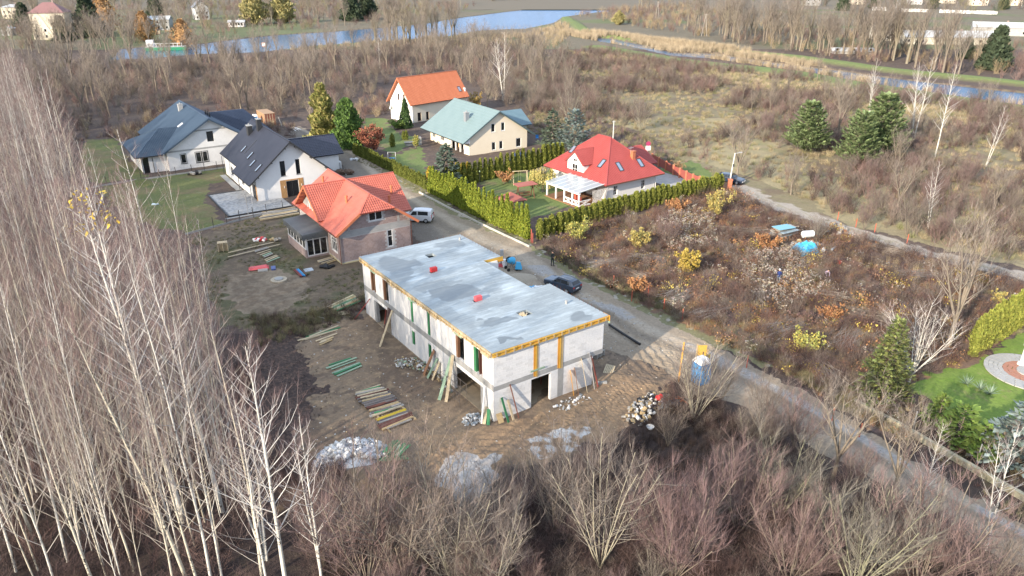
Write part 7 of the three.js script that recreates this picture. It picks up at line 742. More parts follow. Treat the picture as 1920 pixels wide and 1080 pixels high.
/* leafy shrub: stems plus leaf clusters in a lumpy dome */
function makeLeafy(seed, h, rad, n, cols, sz = .14, o = {}) { const { stems = 7, wc = [.2, .16, .12], hollow = .45, base = .25 } = o; const rnd = rng(seed), tr = new MB(), cr = new MB(); const tips = []; for (let s = 0; s < stems; s++) { const a = s / stems * 6.28 + rnd(); const L = limb(tr, [0, -.08, 0], [Math.cos(a) * rad / h * .8, 1, Math.sin(a) * rad / h * .8], h * (.7 + .25 * rnd()), .03, .008, 4, 4, .25, .03, rnd); for (let k = 0; k < 5; k++) { const p = along(L, .3 + .7 * k / 4); const b = rnd() * 6.28; const B = limb(tr, p, [Math.cos(b), .6, Math.sin(b)].map(e => e / 1.2), rad * .5 * (.5 + rnd()), .012, .005, 2, 3, .3, .05, rnd); tips.push(B[1], B[2]); } }
  leaves(cr, n, q => { const c = tips[(q() * tips.length) | 0], s = rad * .2; return [[c[0] + (q() + q() - 1) * s, Math.max(h * base * .5, c[1] + (q() + q() - 1) * s), c[2] + (q() + q() - 1) * s], [(q() - .5), .3 + q(), (q() - .5)]]; }, sz, cols, rnd, 1.3); return [tr.geo(), cr.geo()]; }
/* forked bare bush of unit height, for instancing */
function twigBush(seed, stems, sub, tw, w, splay = .75) { const rnd = rng(seed), b = new MB(); for (let s = 0; s < stems; s++) { const a = rnd() * 6.283, sp = splay * (.2 + rnd()), k = .8 + .5 * rnd(); b.color(k, k * .98, k * .95); const L = limb(b, [(rnd() - .5) * .3, -.04, (rnd() - .5) * .3], [Math.cos(a) * sp, 1, Math.sin(a) * sp], .55 + .55 * rnd(), w * 2, w * .8, 3, 3, .35, .02, rnd); for (let i = 0; i < sub; i++) { const t = .25 + .75 * (i + rnd()) / sub, p = along(L, t), c = rnd() * 6.283, q = .8 + .45 * rnd(); b.color(q, q * .96, q * .94); const B = limb(b, p, [Math.cos(c) * .8 + L.dir[0], .7, Math.sin(c) * .8 + L.dir[2]].map(e => e / 1.3), .16 + .2 * rnd(), w, w * .6, 1, 3, .2, 0, rnd); twigs(b, B[1], B.dir, tw, .16, w * .7, .9, rnd); twigs(b, along(B, .4), B.dir, 1, .14, w * .7, 1, rnd); } } return b.geo(); }
/* ground stuff: unit-size bushes for instancing */
function tuftGeo(seed, n, h, rad, w, o = {}) { const { flop = .5, cols = [[1, 1, 1]], heads = 0, headCol = [.6, .57, .5], fork = 0 } = o; const rnd = rng(seed), b = new MB(); for (let i = 0; i < n; i++) { const a = rnd() * 6.283, r0 = rad * .45 * rnd(), x = Math.cos(a) * r0, z = Math.sin(a) * r0, b2 = a + (rnd() - .5) * 1.5, l = h * (.5 + .6 * rnd()), f = flop * rnd(), k = .7 + .6 * rnd(), c = cols[(rnd() * cols.length) | 0]; b.color(c[0] * k, c[1] * k, c[2] * k); const e = [x + Math.cos(b2) * f * h, l * (1 - .3 * f), z + Math.sin(b2) * f * h]; const y0 = fork ? l * fork * rnd() : -.03; const s0 = [lerp(x, e[0], y0 > 0 ? y0 / l : 0), Math.max(-.03, y0), lerp(z, e[2], y0 > 0 ? y0 / l : 0)]; const t = rnd() * 6.28; b.sliver(s0, e, w, Math.cos(t), Math.sin(t));
    if (i < heads) { b.color(headCol[0] * (.8 + .3 * rnd()), headCol[1] * (.8 + .3 * rnd()), headCol[2] * (.8 + .3 * rnd())); for (let q = 0; q < 6; q++) { const s = .025 + .035 * rnd(), p = [e[0] + (rnd() - .5) * .16, e[1] + (rnd() - .4) * .14, e[2] + (rnd() - .5) * .16]; b.tri(p, [p[0] + s, p[1] + s * rnd(), p[2] - s * rnd()], [p[0] - s * rnd(), p[1] + s, p[2] + s]); } } } return b.geo(); }
function plantThing(name, label, category, geos, mats, x, z, h = 1, turn = 0, group, parts = ['trunk', 'crown']) { const o = thing(name, label, category, [x, hgt(x, z), z], turn, group); geos.forEach((g, i) => { const m = new THREE.Mesh(g, mats[i]); m.name = parts[i]; o.add(m); }); o.scale.setScalar(h); o.userData.base = name; return o; }
function scatter(P, n, seed, fn, tries = 30) { const r = rng(seed); for (let i = 0, k = 0; i < n && k < n * tries; k++) { const x = lerp(P.x0, P.x1, r()), z = lerp(P.z0, P.z1, r()); if (inPoly(P, x, z) && fn(x, z, r) !== false) i++; } }
const stuffList = {};
function instanced(name, label, geo, m, list) { const im = new THREE.InstancedMesh(geo, m, list.length); const q = new THREE.Quaternion(), e = new THREE.Euler(), M4 = new THREE.Matrix4(), c = new THREE.Color(); list.forEach((t, i) => { const [x, y, z, s, sy, ry, col, tilt = 0] = t; e.set(tilt, ry, 0); q.setFromEuler(e); M4.compose(V(x, y, z), q, V(s, sy, s)); im.setMatrixAt(i, M4); c.setRGB(...col); im.setColorAt(i, c); }); im.name = numbered(name); im.userData = { kind: 'stuff', label }; scene.add(im); return im; }

/* ---------- plants ---------- */
const houseFoot = [[-1.43, -48.88, YAW, -1, 12.4, -25, 1], [-20.44, -82.13, .58, -4, 13, -17, 2], [-38.62, -107.81, .58, -6.5, 19, -22, 6], [-59.91, -126.08, .6, -6, 22, -24, 2], [-7.41, -136.51, .57, -3, 20, -20, 1], [-22.67, -169.04, .8, -2, 19, -10, 2], [14.31, -108.46, .62, -7, 17, -15, 2]];
const inHouse = (x, z, m = 0) => houseFoot.some(([a, b, t, x0, x1, z0, z1]) => { const dx = x - a, dz = z - b, u = dx * Math.cos(t) - dz * Math.sin(t), w = dx * Math.sin(t) + dz * Math.cos(t); return u > x0 - m && u < x1 + m && w > z0 - m && w < z1 + m; });
const clear = (x, z) => !inPoly(roadPoly, x, z) && !inHouse(x, z) && segD(PATH, x, z) > 1.8 && !inPoly(sitePoly, x, z);
/* birch stand on the left */
const standPoly = poly([...[[-122.8,-185.8],[-76.5,-122.8],[-51.8,-85.2],[-42.2,-70.1],[-36.6,-65.1],[-29.6,-57.9],[-22.8,-50.5],[-19.1,-43.8],[-17.2,-39.1],[-15.2,-34.7],[-12.9,-29.9],[-11.0,-26.8]], ...[[-12.0,-30.5],[-41.3,-30.5],[-88.0,-81.5],[-127.4,-134.2]]]);
{
  const kinds = []; for (let i = 0; i < 7; i++) kinds.push(makeBirch(100 + i, 15 + (i % 4) * 1.1, .08 + .014 * (i % 3), { first: .17 + .08 * (i % 3), nb: 33 + 2 * (i % 3), lean: .03 + .03 * (i % 3), sub: 6, wc: [[.5, .47, .43], [.42, .385, .335], [.38, .35, .29]][i % 3] }));
  const first = []; const spots = []; const r0 = rng(77);
  scatter(standPoly, 640, 41, (x, z, r) => { for (const [a, b] of spots) if ((a - x) ** 2 + (b - z) ** 2 < 1.4) return false; spots.push([x, z, r()]); });
  scatter(poly([[-58.8,-72.3],[-36.3,-72.3],[-25.4,-56.4],[-19.1,-44.1],[-12.0,-30.5],[-34.7,-30.5]]), 190, 43, (x, z, r) => { if (!inPoly(standPoly, x, z)) return false; for (const [a, b] of spots) if ((a - x) ** 2 + (b - z) ** 2 < .5) return false; spots.push([x, z, r(), .62]); });
  const d2 = s => Math.hypot(s[0], s[1]); spots.sort((a, b) => d2(a) - d2(b));
  const inView = (x, z) => { const d = -z; return d > 22 && Math.abs(x) < d * .78 + 3; };
  const mine = spots.filter(s => inView(s[0], s[1])).slice(0, 296), rest = spots.filter(s => !mine.includes(s));
  mine.forEach(([x, z, q, thin = 1], i) => { const k = i % 7; const L = 'slender bare birch in the dense left stand, ' + (z > -45 ? 'nearest trees at the bottom left corner' : z > -62 ? 'lower part beside the litter patch' : z > -90 ? 'middle part beside the block house yard' : 'far end towards the blue roofed bungalow'); const s0 = .78 + .4 * r0(), sw = s0 * (.75 + .45 * r0()) * thin, sc = s0; if (!first[k]) { first[k] = plantThing('birch_tree', L, 'tree', kinds[k], [k % 3 ? VM.birchGrey : VM.birch, VM.twig], x, z, sc, q * 6.28, 'birches of the dense left stand'); } else dup(first[k], x, hgt(x, z), z, q * 6.28, [sw, s0, sw], L); });
  rest.forEach(([x, z, q], i) => { const k = i % 7; (stuffList['b' + k] ??= []).push([x, hgt(x, z), z, .8 + .35 * r0(), .8 + .35 * r0(), q * 6.28, [1, 1, 1]]); });
  for (let k = 0; k < 7; k++) if (stuffList['b' + k]) { instanced('birch_stand_trunks', 'trunks of the birch wood going on beyond the frame and far back', kinds[k][0], VM.birch, stuffList['b' + k]); instanced('birch_stand_crowns', 'bare crowns of the birch wood going on beyond the frame and far back', kinds[k][1], VM.twig, stuffList['b' + k]); }
}
/* birches that stand out at the front edge of the stand and elsewhere */
{
  const A = makeBirch(201, 15, .13, { first: .3, nb: 40, spread: .24, wc: [.66, .65, .62], sub: 6 }), B = makeBirch(202, 13, .11, { first: .25, nb: 40, spread: .27, wc: [.66, .65, .62], sub: 6 }), C = makeBirch(203, 11, .1, { first: .3, nb: 34, spread: .28, wc: [.68, .67, .64], stems: 3 }), D = makeBirch(204, 12, .1, { first: .3, nb: 30, spread: .22, wc: [.66, .65, .62], stems: 2 });
  const put = (G, H, [x, z, h], label) => plantThing('birch_tree', label, 'tree', G, [VM.birch, VM.twig], x, z, h / H, x * 3);
  put(A, 15, [-19.06,-38.43,18.41], 'bright white birch standing clear at the right edge of the left stand'); put(B, 13, [-12.77,-31.29,16.47], 'white birch with wide spreading limbs at bottom left of the rubble heap');
  put(A, 15, [-21.21,-37.42,21.21], 'tall white birch just left of the clear standing edge birch'); put(B, 13, [-25.02,-41.72,21.09], 'birch with a few yellow leaves left at its tip, before the dark roofed house lawn'); put(D, 12, [-10.56,-30.90,12.17], 'twin stemmed white birch at the bottom edge below the soil mound'); put(C, 11, [-14.87,-34.16,11.01], 'bushy white birch clump at the bottom left of the litter patch');
  put(D, 12, [86.27,-179.29,13.47], 'white birch with two stems rising behind the double pine'); put(C, 11, [81.41,-148.44,17.02], 'tall many stemmed white birch right of the double pine'); put(A, 15, [78.65,-134.97,17.21], 'white birch leaning right, nearest the canal bend'); put(D, 12, [84.91,-129.42,11.01], 'thin white birch near the right edge below the canal');
  put(C, 11, [-2.12,-198.29,17.67], 'pale birch standing alone in the meadow beyond the cream house'); put(D, 12, [-46.33,-266.68,11.69], 'pale birch pair by the river bank'); 
  put(D, 12, [29.18,-34.96,9.08], 'white twin birch at the right edge beside the lower road'); put(B, 13, [26.41,-37.67,7.61], 'slim leaning white birch beside the lower road'); put(D, 12, [56.80,-95.11,9.60], 'small pale birch on the grass beyond the gravel track');
  const yl = new MB(), r = rng(9); leaves(yl, 90, q => [[(q() - .5) * 1.6, 11.3 + q() * 1.5, (q() - .5) * 1.6], [q() - .5, .4, q() - .5]], .1, [[.5, .36, .05], [.42, .3, .04]], r); const host = scene.children.find(o => o.userData.label?.startsWith('birch with a few yellow')); const m = new THREE.Mesh(yl.geo(), VM.leaf); m.name = 'leaves'; host.add(m);
}
/* thuja hedges: each plant stands by itself */
{
  const gA = [[.23, .28, .03], [.28, .31, .035], [.18, .24, .03]], gB = [[.18, .21, .035], [.22, .24, .04], [.25, .26, .05]], gD = [[.14, .17, .03], [.18, .2, .035]];
  const tall = [0, 1, 2, 3].map(i => makeColumn(300 + i, 4, .6, 1300, gA, .15, t => Math.pow(1 - t, .85) * .96 + .04 - .15 * Math.pow(1 - t, 6), .16)), low = [0, 1, 2].map(i => makeColumn(310 + i, 2.2, .36, 600, gD, .12, t => Math.pow(1 - t, .75) * .95 + .05, .16)), round = [0, 1, 2, 3].map(i => makeColumn(320 + i, 2.9, .5, 1100, gB, .14, t => .5 + .5 * Math.sin(t * 2.9) - Math.pow(t, 9) * .45, .24)), dark = [0, 1, 2].map(i => makeColumn(330 + i, 3.6, .54, 1100, gB, .15, t => Math.pow(1 - t, .5) * .95 + .05, .2));
  const row = (K, h0, pts, spacing, hs, label, group, seed) => { const r = rng(seed); let proto = []; const tot = []; for (let i = 0; i + 1 < pts.length; i++) { const a = pts[i], b = pts[i + 1], L = Math.hypot(b[0] - a[0], b[1] - a[1]), n = Math.max(1, Math.round(L / spacing)); for (let k = 0; k < n; k++) tot.push([lerp(a[0], b[0], k / n), lerp(a[1], b[1], k / n)]); } tot.forEach(([x, z], i) => { x += (r() - .5) * .15; z += (r() - .5) * .15; const k = i % K.length, h = hs(i / tot.length) * (.9 + .2 * r()) / h0, w = .92 + .2 * r(); if (!proto[k]) { proto[k] = plantThing('thuja', label, 'hedge plant', K[k], [VM.bark, VM.leaf], x, z, 1, r() * 6, group); proto[k].scale.set(w, h, w); } else dup(proto[k], x, hgt(x, z), z, r() * 6, [w, h, w]); }); };
  row(tall, 4, [[-12.8,-112.6],[-8.9,-106.9],[-4.6,-100.2],[-0.7,-94.7],[2.6,-90.4]], 1.06, t => 4.3 + .6 * t, 'tall pointed thuja in the hedge between the dirt road and the red hipped house garden', 'tall roadside thuja hedge', 1);
  row(low, 2.2, [[-30.2,-139.2],[-25.3,-132.1],[-20.4,-125.0],[-16.4,-118.8],[-13.5,-114.4]], .62, t => 2.1, 'low narrow thuja in the hedge between the road and the cream house lawn', 'low roadside thuja hedge', 2);
  row(round, 2.9, [[3.6,-90.8],[8.8,-95.5],[15.3,-100.9],[24.3,-107.4],[34.1,-114.4]], 1.12, t => 2.9, 'rounded thuja in the hedge along the overgrown plot below the red hipped house', 'thuja hedge along the overgrown plot', 3);
  row(dark, 3.6, [[-10.6,-115.6],[-7.0,-117.8],[-1.8,-122.9],[3.8,-127.9],[10.0,-133.3]], 1.2, t => 3.7, 'dark green thuja in the hedge between the cream house and the play lawn', 'thuja hedge between two gardens', 4);
  row(round, 2.9, [[42.4,-59.5],[44.4,-60.9],[46.6,-62.5],[49.2,-64.5],[50.7,-65.6]], .95, t => 4.1, 'large light green thuja in the short hedge at the right edge lawn', 'thuja hedge at the right edge', 5);
  const gold = makeColumn(341, 2.4, .4, 700, [[.42, .3, .04], [.3, .26, .04]], .13); let gp; [[-10.4,-122.9],[-9.4,-122.2],[-8.5,-122.2],[-7.6,-122.9]].forEach(([x, z], i) => { const l = 'golden thuja in the short row below the cream house porch'; if (!gp) gp = plantThing('golden_thuja', l, 'shrub', gold, [VM.bark, VM.leaf], x, z, 1, 0, 'golden thujas by the porch'); else dup(gp, x, 0, z, i, 1); });
  plantThing('golden_thuja', 'yellow pointed thuja at the corner of the low and tall roadside hedges', 'shrub', makeColumn(342, 3.4, .5, 900, [[.5, .34, .03], [.36, .28, .04]], .15), [VM.bark, VM.leaf], ...[-13.31,-115.61], 1);
  const sm = makeColumn(343, 2.6, .5, 800, gD, .14); const sp = plantThing('garden_thuja', 'single dark thuja on the lawn right of the rust leaved tree', 'shrub', sm, [VM.bark, VM.leaf], ...[-23.75,-145.08], 1); for (const [p, s] of [[[-22.38,-151.43], .7], [[-21.83,-151.43], .75]]) dup(sp, p[0], 0, p[1], 1, s, 'small thuja of the pair beside the stone garden bench', 'pair of thujas by the bench');
}
/* conifers */
{
  const W = (name, label, G, H, [x, z, h], sx = 1) => { const o = plantThing(name, label, 'tree', G, [VM.bark, VM.leaf], x, z, h / H, x); o.scale.set(h / H * sx, h / H, h / H * sx); return o; };
  const gPine = [[.2, .27, .12], [.25, .32, .145], [.16, .225, .1]], gBlue = [[.2, .26, .24], [.26, .32, .3], [.14, .19, .17]], gDk = [[.045, .08, .025], [.06, .1, .03], [.08, .12, .035]], gYel = [[.28, .27, .08], [.2, .22, .06], [.36, .32, .12]], gFir = [[.2, .23, .07], [.25, .28, .09], [.15, .19, .06]];
  const pine = makeWhorled(401, 7, 2.9, { cols: gPine, whorls: 17, per: 13, sz: .2, spr: 44, droop: -.3, first: .02, pw: .55, open: .2 }), pine2 = makeWhorled(402, 7, 2.7, { cols: gPine, whorls: 17, per: 12, sz: .2, spr: 44, droop: -.3, first: .02, pw: .5, open: .2 });
  W('pine_tree', 'broad young pine standing alone left of the double pine in the meadow', pine, 7, [56.49,-140.08,9.49]); W('pine_tree', 'front pine of the double pine in the meadow', pine2, 7, [61.91,-130.18,9.32]); W('pine_tree', 'rear taller pine of the double pine in the meadow', pine, 7, [69.07,-137.48,11.27]);
  W('golden_cypress', 'tall yellowish green cypress beside the end of the road by the dark roofed house', makeColumn(411, 10, 2.9, 5200, gYel, .36, t => Math.pow(1 - t, .55) * (.75 + .25 * Math.sin(t * 20)) + .04, .5), 10, [-37.89,-148.44,11.80]); W('green_cypress', 'dense dark green cypress beside the yellowish one', makeColumn(412, 8.5, 2.8, 5200, [[.09, .17, .035], [.12, .21, .045], [.07, .13, .04]], .32, t => Math.pow(1 - t, .5) * .95 + .04, .42), 8.5, [-32.24,-144.61,9.54]);
  W('conical_spruce', 'dark conical conifer in front of the orange roofed house', makeColumn(413, 7.5, 1.75, 3200, [[.07, .13, .045], [.09, .16, .05]], .24, t => Math.pow(1 - t, .8) * .97 + .03, .22), 7.5, [-23.52,-163.40,6.49]);
  W('spruce_tree', 'bluish dark spruce at the hedge corner below the cream house', makeWhorled(404, 6, 2.2, { cols: [[.08, .12, .09], [.11, .15, .115], [.07, .1, .07]], whorls: 13, per: 9, sz: .26, spr: 18 }), 6, [-10.55,-115.61,7.13]); W('blue_spruce', 'silvery blue spruce behind the middle hedge', makeWhorled(405, 7.5, 3.1, { cols: gBlue, whorls: 13, per: 10, sz: .3, spr: 22, droop: -.05, pw: .7 }), 7.5, [11.81,-140.08,8.11]); W('blue_spruce', 'greener spruce left of the silvery blue spruce', makeWhorled(406, 7, 2.5, { cols: [[.09, .12, .08], [.12, .155, .11], [.07, .1, .06]], whorls: 12, per: 9, sz: .28, spr: 18 }), 7, [8.03,-144.61,7.41]);
  W('fir_tree', 'light green conical fir beside the white spreading birch', makeWhorled(407, 8.5, 2.3, { cols: gFir, whorls: 22, per: 12, sz: .19, spr: 30, droop: .02, first: .03 }), 8.5, [30.53,-51.91,7.56]); W('blue_spruce', 'silvery blue spruce at the right edge above the low wall', makeWhorled(408, 5, 2.2, { cols: gBlue, whorls: 10, per: 9, sz: .26, spr: 18 }), 5, [36.35,-43.40,5.41]); W('small_pine', 'low green pine beside the low wall at lower right', makeWhorled(409, 4, 1.6, { cols: [[.1, .17, .03], [.13, .2, .04]], whorls: 9, per: 8, sz: .26, spr: 16, droop: -.1, pw: .6 }), 4, [33.21,-45.58,3.57]); W('small_pine', 'second low green pine right of the first beside the low wall', makeWhorled(410, 3.4, 1.4, { cols: [[.1, .17, .03], [.12, .18, .04]], whorls: 9, per: 8, sz: .25, spr: 16, droop: -.1, pw: .6 }), 3.4, [34.29,-44.28,2.70]);
  W('small_spruce', 'bright green young spruce at the upper end of the low wall', makeWhorled(414, 3.6, 1.1, { cols: [[.13, .2, .03], [.16, .22, .05]], whorls: 10, per: 7, sz: .22, spr: 12 }), 3.6, [33.13,-48.22,2.92]); W('blue_spruce', 'blue tipped conifer low on the right lawn edge', makeWhorled(415, 3, 1.4, { cols: gBlue, whorls: 8, per: 8, sz: .24, spr: 14 }), 3, [35.38,-44.15,3.24]);
  const jun = makeLeafy(420, 1.2, 1.9, 900, [[.1, .17, .03], [.14, .2, .04]], .22, { base: .1 }); plantThing('juniper', 'low spreading juniper at the foot of the conical conifer', 'shrub', jun, [VM.bark, VM.leaf], ...[-25.25,-162.24], 1.2);
}
/* shrubs with leaves left on them */
{
  const Y = [[.4, .33, .1], [.34, .29, .1], [.43, .32, .1], [.24, .235, .09]], YG = [[.32, .32, .08], [.25, .28, .08], [.4, .34, .08]], O = [[.33, .16, .065], [.28, .125, .055], [.38, .21, .09]], RB = [[.25, .085, .05], [.3, .11, .06], [.2, .075, .045]];
  const P = (name, label, cols, h, rad, n, p, seed, sz = .16) => plantThing(name, label, 'shrub', makeLeafy(seed, h, rad, n, cols, sz), [VM.bark, VM.leaf], p[0], p[1], 1, seed);
  P('yellow_shrub', 'bright yellow leaved shrub below the end of the plot hedge', Y, 3.6, 1.9, 2400, [29.11,-100.20], 501); P('yellow_shrub', 'yellow shrub in the overgrown plot nearest the middle of the hedge', Y, 2.6, 1.6, 1700, [16.17,-86.91], 502); P('yellow_shrub', 'rounded golden shrub alone in the middle of the overgrown plot', [[.45, .36, .08], [.42, .3, .06], [.35, .26, .06]], 3.2, 1.5, 2200, [20.16,-78.56], 503); P('yellow_shrub', 'yellow green shrub at the corner of the two hedges', YG, 3, 1.9, 1500, [8.32,-89.84], 504);
  P('yellow_shrub', 'low yellow shrub near the lower corner of the overgrown plot', YG, 1.6, 1.8, 1100, [27.44,-60.33], 505); P('yellow_shrub', 'small yellow shrub above the hedge at the right edge', Y, 1.8, .8, 500, [51.11,-70.40], 506);
  P('orange_shrub', 'orange brown shrub below the plot hedge', O, 1.9, 1.7, 1300, [23.88,-102.18], 507); P('orange_shrub', 'orange leaved shrub left of the stacked boards', O, 2.2, 1.6, 1300, [32.23,-86.16], 508); P('orange_shrub', 'rust leaved shrub beside the road below the cut brush', O, 1.8, 1.3, 900, [13.90,-73.43], 509); P('orange_shrub', 'orange shrub in the play lawn behind the roadside hedge', O, 2, 1.7, 1200, [-1.32,-117.83], 510);
  P('orange_shrub', 'orange grasses in the middle of the overgrown plot', O, 1.2, 1.9, 1100, [32.25,-67.09], 514);
  P('rust_tree', 'rust brown leaved tree between the cypress and the low hedge', RB, 5, 2.9, 3600, [-26.86,-139.20], 511, .22); P('ochre_shrub', 'ochre leaved shrub at the right end of the orange roofed house', [[.3, .2, .06], [.36, .26, .08]], 4, 2, 1500, [-8.85,-184.26], 512, .2); P('brown_round_shrub', 'clipped rounded brown shrub at the end of the red fence', [[.27, .17, .09], [.22, .14, .08]], 2, 1.3, 1400, [28.77,-124.26], 513, .12); P('ochre_shrub', 'yellowish shrub against the left wall of the cream house', YG, 2.4, 1.1, 800, [-18.92,-143.68], 515);
  /* weeping tree on the play lawn */
  { const r = rng(66), tr = new MB(), cr = new MB(); limb(tr, [0, -.1, 0], [0, 1, 0], 2.6, .22, .14, 4, 8, .08, 0, r); for (let i = 0; i < 60; i++) { const a = r() * 6.28, q = .4 + 1.5 * Math.sqrt(r()), y = 3.6 - .35 * q; tr.tube([0, 2.4, 0], [Math.cos(a) * q * .6, y + .2, Math.sin(a) * q * .6], .02, .012, 3); for (let k = 0; k < 3; k++) { cr.color(.36, .31, .1); const b = a + (r() - .5) * .6, x = Math.cos(b) * q, z = Math.sin(b) * q; cr.sliver([x, y, z], [x * 1.1, y - 1.2 - r(), z * 1.1], .012, Math.cos(b + 1), Math.sin(b + 1)); leaves(cr, 9, g => { const t = g(); return [[x * (1 + .1 * t), y - t * 1.9, z * (1 + .1 * t)], [0, -1, 0]]; }, .15, [[.42, .36, .1], [.34, .32, .1], [.46, .38, .14]], r); } } const p = [4.92,-113.16]; plantThing('weeping_tree', 'weeping tree with yellowish drooping branches left of the red hipped house porch', 'tree', [tr.geo(), cr.geo()], [VM.barkPale, VM.leaf], p[0], p[1], 1.15, 0); }
}

/* ---------- brush, weeds, reeds, woods ---------- */
const bushG = [0, 1, 2, 3].map(i => twigBush(600 + i, 10 + i, 7, 3, .0034)), bushFar = [0, 1, 2].map(i => twigBush(610 + i, 9 + i, 6, 3, .006, .6)), stalkG = [0, 1].map(i => tuftGeo(620 + i, 46, 1, .55, .008, { flop: .35 })), grassG = [0, 1].map(i => tuftGeo(630 + i, 46, .55, .7, .014, { flop: .8 })), reedG = [0, 1].map(i => tuftGeo(640 + i, 60, 1.9, 1.1, .02, { flop: .25 })), headG = [0, 1].map(i => tuftGeo(650 + i, 22, 1.2, .8, .008, { flop: .4, heads: 9, cols: [[.14, .1, .075]], headCol: [.46, .42, .36] })), leafG = (() => { const r = rng(660), b = new MB(); leaves(b, 60, q => [[(q() - .5) * 1.6, .1 + .7 * q(), (q() - .5) * 1.6], [q() - .5, .5, q() - .5]], .1, [[1, 1, 1]], r); for (let i = 0; i < 20; i++) { b.color(.4, .3, .25); const a = r() * 6.28; b.sliver([0, 0, 0], [Math.cos(a) * .7 * r(), .5 + .5 * r(), Math.sin(a) * .7 * r()], .01, 1, 0); } return b.geo(); })();
const C = { purple: [[.1, .065, .06], [.13, .082, .074], [.075, .052, .05]], deep: [[.06, .038, .036], [.085, .053, .049], [.045, .032, .032], [.12, .085, .077]], grey: [[.17, .14, .12], [.14, .115, .1], [.22, .185, .155]], red: [[.17, .095, .075], [.14, .085, .075], [.21, .125, .085]], tan: [[.32, .26, .16], [.28, .225, .14], [.38, .31, .2]], dry: [[.28, .24, .135], [.24, .22, .11], [.21, .21, .1], [.33, .28, .165]], orange: [[.29, .15, .065], [.34, .2, .085], [.25, .13, .07]], pinkish: [[.2, .135, .12], [.17, .115, .105], [.24, .165, .145]], reed: [[.37, .3, .205], [.43, .35, .24], [.31, .255, .175]], olive: [[.2, .19, .1], [.17, .17, .09], [.24, .22, .13]] };
function field(name, label, P, n, seed, geos, [s0, s1], cols, ok = clear, sy = 1) { const L = geos.map(() => []); scatter(P, n, seed, (x, z, r) => { if (ok && !ok(x, z, r)) return false; const s = lerp(s0, s1, r()), c = cols[(r() * cols.length) | 0], k = .8 + .4 * r(); L[(r() * geos.length) | 0].push([x, hgt(x, z), z, s, s * sy * (.8 + .4 * r()), r() * 6.28, c.map(e => e * k), (r() - .5) * .2]); }, 12); geos.forEach((g, i) => L[i].length && instanced(name, label, g, VM.twig, L[i])); }
const frontPoly = poly([[-15.4,-43.5],[-11.6,-40.0],[-6.6,-40.9],[-2.1,-38.7],[5.0,-43.5],[9.0,-47.1],[11.0,-50.5],[15.3,-53.3],[18.3,-48.2],[22.4,-41.6],[26.8,-35.9],[29.1,-32.1],[31.1,-28.4],[-9.9,-26.8],[-13.5,-36.5]]);
const darkPatch = poly([[8.7,-47.5],[12.2,-50.9],[16.0,-50.5],[18.1,-47.5],[13.8,-41.7],[9.0,-41.7]]);
const backWood = poly([[-115.0,-122.9],[-103.6,-151.4],[-92.7,-157.8],[-88.1,-186.5],[-92.7,-207.0],[-62.0,-175.9],[-49.7,-172.6],[-45.4,-186.5],[-34.6,-202.6],[-40.5,-250.2],[-15.1,-237.9],[-4.2,-194.2],[5.2,-179.3],[19.3,-179.3],[25.9,-190.3],[15.6,-278.8],[0.0,-331.2],[-27.0,-354.7],[-61.3,-340.2],[-95.9,-299.2],[-127.3,-275.7],[-166.4,-263.8],[-185.4,-207.0]]);
const midMeadow = poly([[3.9,-179.3],[26.0,-163.4],[34.5,-142.8],[40.2,-122.9],[46.5,-102.2],[54.1,-89.8],[63.2,-80.7],[128.8,-179.3],[112.0,-201.7],[92.3,-242.7],[65.6,-275.7],[38.3,-324.7],[17.5,-314.4]]);
/* under the birches and in front */
field('understorey', 'purplish bare undergrowth beneath the birch stand', standPoly, 2600, 701, bushG, [1.2, 2.8], C.deep.concat(C.deep, C.purple, C.pinkish), (x, z) => z < -20);
field('understorey', 'purplish bare undergrowth along the edge of the litter patch', poly([[-24.8,-57.4],[-21.7,-56.4],[-18.3,-48.2],[-15.3,-42.9],[-11.9,-41.7],[-8.8,-36.5],[-10.6,-32.5],[-13.5,-36.5],[-20.0,-46.8]]), 150, 702, bushG, [.8, 1.6], C.deep.concat(C.purple), (x, z) => !inPoly(litterPoly, x, z));
field('front_thicket', 'dark purplish brown thicket of bare twigs across the bottom of the photo', frontPoly, 1250, 703, bushG, [.7, 1.8], C.deep.concat(C.deep, C.purple, C.grey), (x, z) => clear(x, z) && !inPoly(darkPatch, x, z) && !inPoly(spillA, x, z) && Math.hypot((x - mound[0]) / 5, (z - mound[1]) / 3) > 1);
{ const r = rng(5), b = new MB(), P = []; for (let i = 0; i < 6; i++) P.push([[1, 0, 0], [-1, 0, 0], [0, .8, 0], [0, -.6, 0], [0, 0, 1], [0, 0, -1]][i].map(e => e * (.7 + .5 * r()) + (r() - .5) * .3)); b.color(1, 1, 1); for (const [p, q, s] of [[0, 2, 4], [4, 2, 1], [1, 2, 5], [5, 2, 0], [4, 3, 0], [1, 3, 4], [5, 3, 1], [0, 3, 5]]) b.tri(P[p], P[q], P[s]); const g = b.geo(); field('site_debris', 'small clods, chips and stones strewn over the building site', sitePoly, 1500, 740, [g], [.03, .11], [[.2, .145, .1], [.13, .1, .075], [.3, .24, .17], [.5, .5, .48], [.4, .3, .18]], (x, z) => !inHouse(x, z)); field('road_stones', 'small stones along the dirt road', roadPoly, 900, 741, [g], [.025, .07], [[.34, .3, .25], [.24, .2, .16], [.42, .4, .36]], (x, z) => z > -110); }
field('dark_weeds', 'low dark weeds with pale heads beside the rubbish heap', darkPatch, 340, 704, [stalkG[0], headG[0]], [.5, .9], [[.07, .055, .05], [.1, .07, .06]], clear);
field('litter_weeds', 'dark leaf litter stalks left of the building site', litterPoly, 300, 705, stalkG, [.1, .3], [[.06, .042, .037], [.045, .034, .031], [.09, .062, .05]], null);
